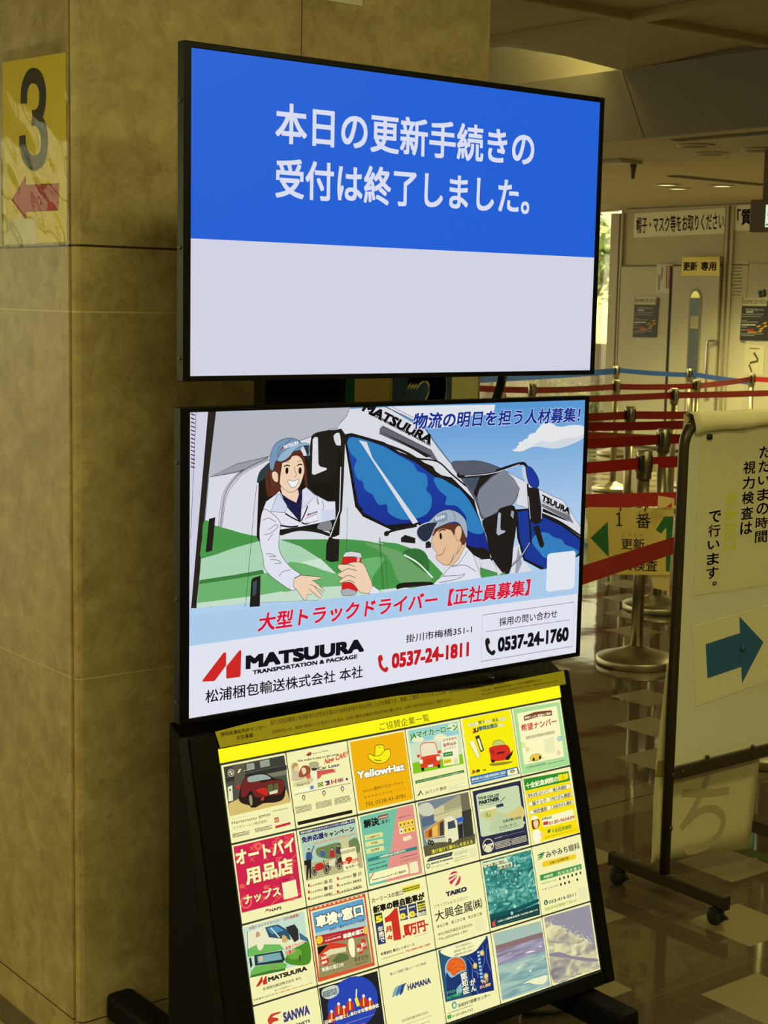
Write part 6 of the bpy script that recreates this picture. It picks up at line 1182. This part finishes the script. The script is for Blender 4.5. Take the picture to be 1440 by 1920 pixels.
a.poly((214, 84, 48), 685, 232, 1250, 80, 1350, 800, 780, 970); a.poly((246, 240, 186), 705, 262, 1238, 118, 1325, 770, 795, 925); a.poly((96, 160, 200), 722, 275, 1230, 132, 1280, 480, 770, 590); a.poly((176, 204, 200), 750, 480, 1262, 340, 1275, 420, 760, 520)
for k in range(12): a.bars((250, 236, 180), 705+k*45, 246-k*12, 730+k*45, 222-k*12, 1, k, .9)
a.poly((186, 36, 50), 752, 510, 1255, 405, 1275, 500, 770, 600); a.poly((246, 200, 40), 1238, 415, 1265, 410, 1275, 480, 1248, 490); a.oval((240, 200, 50), 795, 545, 36, 44, ol=(90, 60, 20))
a.poly((150, 140, 90), 772, 600, 1278, 500, 1320, 770, 795, 925); a.poly((20, 16, 14), 772, 620, 880, 590, 800, 690, 780, 690); a.poly((214, 60, 40), 790, 690, 900, 572, 1060, 585, 1070, 610, 890, 640, 795, 720); a.poly((226, 220, 170), 830, 680, 900, 640, 1060, 615, 1060, 660, 930, 690, 840, 720); a.poly((90, 110, 60), 920, 760, 990, 680, 1080, 690, 1090, 740, 980, 780); a.blob((250, 244, 196), 1080, 560, 1100, 530, 1140, 540, 1150, 700, 1115, 715, 1085, 640, ol=(120, 100, 60), n=4); a.poly((206, 60, 44), 1165, 600, 1205, 580, 1230, 670, 1190, 692); a.poly((206, 60, 44), 1208, 540, 1245, 530, 1272, 630, 1235, 645)
pts_ = []
for k in range(20): r_ = 48 if k % 2 else 40; pts_ += [845+r_*math.cos(k*math.pi/10), 745+r_*1.3*math.sin(k*math.pi/10)]
a.poly((214, 40, 40), *pts_)
a.part('lettering').text('車検', (252, 248, 210), 762, 415, 970, 268, .06, 3, ol=(40, 36, 36), olw=.07); a.text('の', (252, 248, 210), 975, 325, 1020, 272, .07, 3, ol=(40, 36, 36), olw=.06); a.text('窓口', (252, 248, 210), 1025, 345, 1222, 190, .06, 3, ol=(40, 36, 36), olw=.07); a.text('浜松市・磐田市を中心に10店舗', (40, 60, 90), 895, 452, 1240, 340, .02); a.text('0120-678-588', (246, 230, 190), 850, 560, 1008, 510, .04); a.bars((246, 230, 190), 845, 528, 1008, 484, 1, 3); a.text('車検の窓口', (252, 248, 214), 1030, 525, 1238, 440, .06, ol=(60, 20, 20)); a.text('見積り', (250, 240, 200), 812, 742, 885, 700, .05); a.text('無料', (250, 240, 200), 818, 788, 870, 750, .05); a.text('安い', (250, 240, 200), 1215, 632, 1262, 550, .05); a.text('早い', (250, 240, 200), 1172, 680, 1220, 610, .05); a.text3('車検の窓口の', (246, 240, 200), 820, 870, 1040, 810, 812, 825, .04, ol=(60, 56, 40)); a.text3('ネオスで!', (60, 52, 40), 1145, 770, 1285, 735, 1138, 725, .02); a.bars(INKD, 1150, 800, 1270, 752, 1, 5); a.fin()
a = ad(2, 2, 'cream panel with a big red number one and blue price tags, third row').crop(cL)
RDq = (206, 46, 34)
a.poly((40, 52, 100), 128, 565, 215, 545, 262, 890, 175, 912); a.poly((40, 40, 30), 128, 565, 215, 545, 228, 655, 148, 672)
for x, y in ((405, 482), (510, 458), (610, 430)): a.poly((50, 60, 100), x, y, x+90, y-20, x+108, y+138, x+22, y+158)
a.poly((60, 54, 40), 612, 430, 698, 410, 705, 470, 622, 490); a.poly((236, 226, 60), 445, 262, 640, 215, 645, 285, 455, 330)
a.poly(RDq, 245, 610, 300, 570, 360, 500, 390, 495, 436, 845, 350, 865, 322, 640, 255, 662); a.part('lettering').text('カーリースの窓口', (50, 44, 34), 105, 440, 445, 290, .02); a.text('新車の軽自動車が', (30, 28, 22), 120, 545, 692, 332, .06, 3); a.text('5', (246, 230, 50), 150, 668, 215, 570, .07); a.text('年\n間\nで', (246, 240, 190), 192, 890, 226, 690, .03, line=.95); a.text('月', (206, 46, 34), 262, 775, 320, 690, .06, ol=PWH, olw=.04); a.text('々', (206, 46, 34), 278, 862, 332, 790, .06, ol=PWH, olw=.04); a.poly(RDq, 450, 805, 470, 800, 474, 828, 453, 832); a.text('1', RDq, 474, 812, 518, 672, .03); a.text('万円', RDq, 526, 812, 695, 625, .05, 3); a.text('～', RDq, 700, 700, 740, 660, .06)
for x, y in ((405, 482), (510, 458)): a.text('0', (246, 226, 60), x+18, y+150, x+72, y+62, .07); a.text('円', (246, 236, 180), x+72, y+132, x+104, y+95, .03); a.bars((240, 236, 190), x+14, y+44, x+80, y+6, 1, 3, .9)
a.text('対応!', (246, 240, 190), 630, 580, 708, 530, .04); a.bars((246, 230, 60), 622, 535, 700, 425, 3, 4, .7); a.bars((60, 56, 20), 455, 325, 640, 225, 2, 5, .7); a.text('有限会社 遠日レンタリース', INKD, 205, 1022, 580, 895, .03); a.bars(INKD, 585, 900, 750, 850, 1, 6, .7); a.bars((140, 132, 90), 212, 1080, 465, 985, 1, 7); a.text('TEL.0800-200-7489', (206, 40, 40), 482, 995, 758, 890, .03); a.bars((150, 140, 100), 580, 825, 745, 765, 1, 8); a.fin()
a = ad(3, 2, 'lit cream panel with a magenta striped ball logo, fourth in the third row').crop(cL)
MG = (206, 44, 92)
a.oval(MG, 1035, 165, 66, 84); a.poly(PWH, 955, 130, 1120, 80, 1118, 92, 975, 150); a.poly(PWH, 960, 190, 1112, 85, 1110, 100, 968, 205); a.poly(PWH, 985, 250, 1098, 95, 1108, 98, 1030, 262)
a.part('lettering').text('TAIKO', (44, 48, 70), 938, 372, 1168, 250, .075, 3); a.text('リサイクル＆エコロジー', (70, 66, 50), 805, 495, 1190, 358); a.text('大興金属㈱', (46, 44, 36), 820, 640, 1335, 388, .01, 3); a.text('本社工場　東三方工場　牧之原工場', INKD, 835, 718, 1340, 545, .01); a.text('本社:浜松市東区天王町2025', INKD, 848, 805, 1230, 670, .01); a.text('TEL:(053)462-1301', INKD, 855, 868, 1175, 742, .01)
a.part('code_card').poly((236, 232, 176), 1258, 630, 1355, 605, 1375, 735, 1278, 762); a.fin()
def watery(name, stops, scale, dist=1.0, thr=None, sp=None):     # mottled photograph of water as a printed picture
    m, n, l, b = nm(name); b.inputs['Base Color'].default_value = (.01, .01, .01, 1)
    tc = N(n, 'ShaderNodeTexCoord'); mp = N(n, 'ShaderNodeMapping'); mp.inputs['Scale'].default_value = scale; l.new(tc.outputs['Object'], mp.inputs[0])
    x = N(n, 'ShaderNodeTexNoise'); x.inputs['Scale'].default_value = 1; x.inputs['Detail'].default_value = 6; x.inputs['Distortion'].default_value = dist; l.new(mp.outputs[0], x.inputs['Vector'])
    c = ramp(n, l, x.outputs['Fac'], stops)
    l.new(c, b.inputs['Emission Color']); b.inputs['Emission Strength'].default_value = 1; return m
a = ad(4, 2, 'lit turquoise panel of bubbling water, fifth in the third row').crop(cM)
TQ = watery('bubbling_water', [(.3, (10, 84, 84)), (.45, (36, 128, 120)), (.6, (96, 176, 160)), (.75, (206, 232, 200))], (30, 30, 60), 2)
a.mat = lambda c: c if isinstance(c, bpy.types.Material) else NW(c)
a.poly(TQ, 75, 195, 560, 70, 655, 720, 165, 855); a.poly((14, 80, 84), 150, 720, 400, 655, 640, 560, 642, 590, 400, 700, 155, 770); a.poly((8, 64, 66), 155, 760, 400, 700, 645, 610, 655, 720, 165, 855)
rr = random.Random(12)
for k in range(70): u, v = rr.random(), rr.random()**1.2; a.oval((150+rr.randrange(60), 216, 196), 90+470*u+80*v, 200-120*u+480*v, 3+9*rr.random()**2, 4+12*rr.random()**2, n=10)
for (x, y, r_) in ((120, 300, 14), (315, 490, 16), (400, 636, 14), (372, 705, 13), (206, 290, 10)): a.oval((170, 220, 190), x, y, r_, r_*1.35)
a.part('lettering'); a.poly((230, 234, 186), 78, 205, 320, 150, 330, 195, 90, 250); a.text('「水と熱に挑む、', (40, 60, 50), 100, 250, 315, 172, .02); a.poly((230, 234, 186), 225, 222, 372, 192, 378, 240, 235, 275); a.text('先進技術」', (40, 60, 50), 232, 275, 378, 205, .02); a.text('～創業70年の安心と信頼～', (30, 60, 54), 118, 358, 375, 280, .01); a.text('つぼい工業株式会社 Tel.053-438-7111', (236, 240, 210), 225, 800, 630, 660, .03); a.bars((226, 234, 200), 230, 822, 630, 700, 1, 3); a.poly((220, 80, 70), 172, 805, 208, 765, 200, 800, 212, 832, 182, 838); a.fin()
a = ad(5, 2, 'lit cream panel with a green timetable of an eye clinic, right in the third row').crop(cM)
GN = (60, 150, 70)
for k, c in enumerate(((40, 96, 84), (56, 136, 76), (130, 180, 60))): a.blob(c, 622+k*2, 140+k*22-10, 660, 108+k*20, 702-k*10, 92+k*22, 680-k*4, 118+k*20, 645, 128+k*22, n=3)
a.poly((240, 206, 40), 690, 188, 1005, 112, 1015, 125, 1012, 160, 690, 246, 675, 235, 675, 200); a.poly(GN, 652, 325, 1065, 212, 1072, 265, 658, 382)
for k in range(6): a.line((226, 232, 180), .0003, 815+k*42, 282-k*11, 824+k*42, 338-k*11)
a.part('lettering').text('みやみち眼科', (56, 66, 60), 715, 145, 1045, 8, .02, 3); a.text('日帰り白内障手術', (90, 76, 20), 752, 216, 938, 142, .02); a.text('診療時間', (236, 240, 190), 692, 356, 780, 312, .02); a.text('月 火 水 木 金 土', (236, 240, 190), 832, 318, 1058, 238, .02); a.text('午前 9:00-12:00', INKD, 668, 420, 815, 362); a.text('午後 15:00-18:00', INKD, 676, 480, 835, 418)
for k in range(6): a.oval((52, 50, 44), 852+k*41, 362-k*12, 9, 15)
for k in range(6):
    if k in (3, 5): a.line((120, 116, 90), .0005, 862+k*41-9, 420-k*12+2, 862+k*41+9, 420-k*12-3)
    else: a.oval((52, 50, 44), 862+k*41, 418-k*12, 9, 15)
a.bars((190, 60, 50), 678, 530, 985, 440, 1, 4); a.text('053-414-5511', (40, 80, 66), 742, 612, 1008, 500, .02, 3); a.oval((40, 96, 80), 712, 598, 19, 27); a.poly((240, 240, 190), 704, 585, 712, 582, 714, 600, 722, 612, 716, 618, 706, 605); a.text('浜松市中区葵東4丁目2-24', (150, 180, 30), 702, 672, 1015, 570, .02)
a.part('code_card').poly((236, 232, 176), 1030, 458, 1112, 438, 1125, 560, 1044, 582); a.fin()
# ---- row 4
a = ad(0, 3, 'lit cream panel with a red curved emblem and violet capitals, bottom left of the box').crop(cK)
a.blob((206, 60, 44), 300, 1300, 330, 1280, 406, 1262, 395, 1280, 345, 1300, 325, 1320, 370, 1325, 385, 1350, 330, 1370, 290, 1430, 270, 1440, 285, 1380, 275, 1350, n=4); a.part('lettering').text('SANWA', (66, 64, 120), 440, 1375, 688, 1190, .05, 3); a.text('MAGNETS', (70, 66, 80), 480, 1425, 700, 1350, .04); a.bars(INKD, 300, 1600, 700, 1480, 2, 3); a.fin()
a = ad(1, 3, 'deep blue panel with a team in white helmets, bottom row').crop(cK)
a.poly((26, 26, 36), 788, 1030, 1372, 855, 1460, 1500, 870, 1640); a.oval((34, 66, 176), 1130, 1180, 250, 270); a.blob((200, 214, 190), 820, 1050, 880, 1015, 970, 1000, 985, 1080, 900, 1135, 830, 1120, n=3); a.bars((50, 80, 110), 835, 1130, 970, 1020, 4, 3, .8)
for x, y in ((915, 1262), (985, 1185), (1098, 1145), (1235, 1105), (1298, 1138), (1038, 1215)): a.blob((196, 44, 40), x-38, y+110, x-30, y+30, x, y+14, x+32, y+26, x+38, y+100, n=3); a.poly((240, 210, 60), x-6, y+30, x+6, y+28, x+10, y+100, x-4, y+104); a.oval((236, 196, 150), x, y+10, 11, 15); a.blob((246, 244, 220), x-15, y+4, x, y-18, x+15, y, x+10, y+8, n=3)
a.poly((246, 222, 50), 1145, 1140, 1165, 1095, 1200, 1200, 1170, 1215); a.poly((236, 234, 200), 1158, 1040, 1172, 1035, 1168, 1105, 1155, 1110); a.part('lettering').text('日本一仲間としあわせな警備会社', (246, 240, 200), 848, 1385, 1388, 1185, .05, ol=(60, 20, 20)); a.bars((240, 236, 200), 1040, 1390, 1350, 1290, 2, 5, .7); a.bars((214, 60, 60), 1100, 1440, 1250, 1370, 1, 6, .9); a.fin()
a = ad(2, 3, 'lit cream panel with blue slanted stripes logo, third in the bottom row').crop(cL)
for k, c in enumerate(((120, 170, 170), (70, 116, 170), (44, 66, 130))): a.blob(c, 332+k*42, 1500-k*12, 352+k*38, 1420-k*12, 375+k*38, 1385-k*14, 415+k*40, 1362-k*14, 390+k*40, 1400-k*14, 372+k*40, 1470-k*14, n=3)
a.part('lettering').text('真心と信頼で運ぶトータル物流', (70, 80, 84), 308, 1255, 712, 1100, .01); a.text('HAMANA', (52, 60, 110), 510, 1425, 760, 1272, .045, 3); a.text('浜名梱包輸送株式会社', INKD, 438, 1782, 738, 1650); a.bars(INKD, 480, 1810, 778, 1700, 1, 3); a.bars(INKD, 560, 1840, 760, 1760, 1, 4); a.fin()
a = ad(3, 3, 'lit panel with an orange glowing brain and blue veins, fourth in the bottom row').crop(cL)
a.poly((40, 84, 116), 850, 975, 1405, 808, 1480, 1420, 932, 1555); a.poly((20, 40, 110), 1160, 1045, 1300, 960, 1405, 830, 1480, 1420, 1225, 1480); a.blob((250, 244, 190), 870, 985, 1000, 925, 1200, 865, 1380, 815, 1330, 900, 1250, 990, 1100, 1040, 980, 1045, n=4)
a.blob((150, 190, 206), 925, 1170, 960, 1080, 1040, 1040, 1120, 1060, 1158, 1120, 1165, 1200, 1170, 1290, 1120, 1330, 1110, 1450, 990, 1490, 960, 1420, 940, 1290, n=4); a.blob((22, 50, 110), 940, 1220, 1000, 1280, 1100, 1230, 1120, 1320, 1060, 1400, 1050, 1500, 960, 1480, 945, 1350, n=4); a.blob((226, 96, 26), 945, 1190, 960, 1110, 1010, 1062, 1090, 1058, 1145, 1110, 1155, 1190, 1110, 1200, 1060, 1230, 1030, 1260, 1000, 1240, 985, 1215, n=4)
for f in ((965, 1150, 1010, 1090, 1060, 1120), (1000, 1180, 1050, 1130, 1110, 1150), (1020, 1220, 1060, 1180, 1130, 1185), (1050, 1090, 1090, 1110, 1130, 1140)): a.line((246, 160, 60), .0008, *f)
for f in ((1180, 1060, 1230, 1150, 1240, 1300, 1300, 1460), (1200, 1040, 1270, 1130, 1300, 1280), (1400, 900, 1390, 1050, 1440, 1200), (1350, 920, 1370, 1080, 1340, 1200, 1380, 1350), (1250, 1200, 1320, 1240, 1400, 1230)): a.line((110, 160, 214), .0009, *f)
for x, y in ((1342, 1000), (1265, 1145), (1388, 1262)): a.oval((226, 190, 100), x, y, 24, 34); a.oval((246, 226, 130), x, y, 10, 15)
for k in range(9): a.poly((150, 200, 226), 1285+k*5, 985+k*40, 1312+k*5, 975+k*40, 1316+k*5, 1000+k*40, 1290+k*5, 1010+k*40)
a.part('lettering').text('がんで死なない、', (110, 110, 50), 1045, 945, 1225, 875, .02); a.text('認知症で苦しまない', (120, 140, 40), 1030, 998, 1252, 905, .02); a.text('健康長寿社会を目指して', (80, 90, 60), 1032, 1035, 1260, 950, .01); a.text('認\n知\n症', (246, 246, 220), 1132, 1474, 1168, 1206, .03, ol=(40, 60, 80), line=.95); a.text('が\nん', (246, 246, 220), 1222, 1442, 1264, 1283, .03, ol=(30, 40, 90), line=.95); a.text('アミロイド', (90, 190, 90), 945, 1465, 1095, 1395, .03); a.text('PET検査', (60, 170, 80), 950, 1525, 1105, 1440, .05); a.text('PET', (240, 190, 110), 1345, 1350, 1415, 1290, .05); a.text('がん検診', (240, 190, 110), 1318, 1400, 1440, 1340, .04); a.text('浜松PET診断センター', INKD, 1072, 1605, 1436, 1462, .02); a.oval((80, 160, 150), 1030, 1588, 28, 42); a.oval(PWH, 1032, 1590, 14, 24); a.text('0120-584-722', INKD, 1005, 1725, 1238, 1625, .01, 3); a.poly((70, 170, 70), 950, 1705, 995, 1690, 998, 1735, 955, 1748); a.bars(INKD, 1070, 1535, 1300, 1462, 1, 3); a.bars(INKD, 945, 1680, 1240, 1590, 1, 4); a.fin()
a = ad(4, 3, 'lit panel with a pale turquoise seashore under a hazy sky, fifth in the bottom row').crop(cM)
SEA1 = watery('sea_far', [(.35, (128, 116, 132)), (.5, (150, 142, 168)), (.65, (172, 170, 190)), (.8, (236, 236, 214))], (14, 30, 130), .4); SEA2 = watery('sea_near', [(.35, (120, 158, 160)), (.5, (152, 186, 176)), (.65, (186, 208, 186)), (.8, (236, 240, 200))], (12, 30, 90), .8)
a.mat = lambda c: c if isinstance(c, bpy.types.Material) else NW(c)
a.poly((168, 192, 178), 180, 910, 658, 782, 680, 900, 205, 1032); a.poly(SEA1, 205, 1032, 680, 892, 715, 1130, 236, 1250); a.poly(SEA2, 230, 1230, 705, 1080, 758, 1430, 275, 1580); a.poly((140, 112, 112), 205, 1032, 680, 895, 688, 940, 212, 1080)
a.blob((240, 240, 196), 480, 1415, 560, 1370, 640, 1345, 715, 1325, 725, 1360, 690, 1410, 600, 1415, 540, 1400, n=4)
for f in ((420, 1262, 472, 1245, 430, 1268), (330, 1110, 375, 1102, 340, 1114), (500, 1100, 560, 1080, 612, 1082, 540, 1100), (640, 1040, 692, 1030, 650, 1048), (540, 1285, 572, 1265, 560, 1292)): a.poly((244, 244, 220), *f)
a.fin()
a = ad(5, 3, 'lit panel with a breaking wave of white spray, bottom right of the box').crop(cM)
a.mat = lambda c: c if isinstance(c, bpy.types.Material) else NW(c)
FOAM = watery('wave_foam', [(.32, (132, 126, 132)), (.46, (178, 172, 152)), (.56, (216, 210, 160)), (.68, (240, 236, 188))], (22, 40, 46), 1.2)
a.poly((150, 146, 158), 695, 750, 1150, 620, 1240, 1258, 790, 1405); a.blob(FOAM, 705, 810, 740, 800, 800, 825, 860, 835, 900, 880, 950, 900, 1000, 905, 1050, 940, 1120, 960, 1150, 1010, 1196, 1015, 1230, 1190, 1240, 1256, 1020, 1330, 790, 1403, 740, 1060, n=3)
rr = random.Random(8)
for k in range(90):
    u = rr.random(); x = 715+470*u; y = 800+220*u-abs(rr.gauss(0, 26)); a.oval((232, 226, 188), x, y, 2+4*rr.random(), 3+5*rr.random(), n=8)
a.blob((140, 132, 146), 750, 1110, 850, 1095, 960, 1130, 1100, 1150, 1220, 1160, 1225, 1190, 1080, 1180, 900, 1150, 760, 1135, n=3); a.fin()
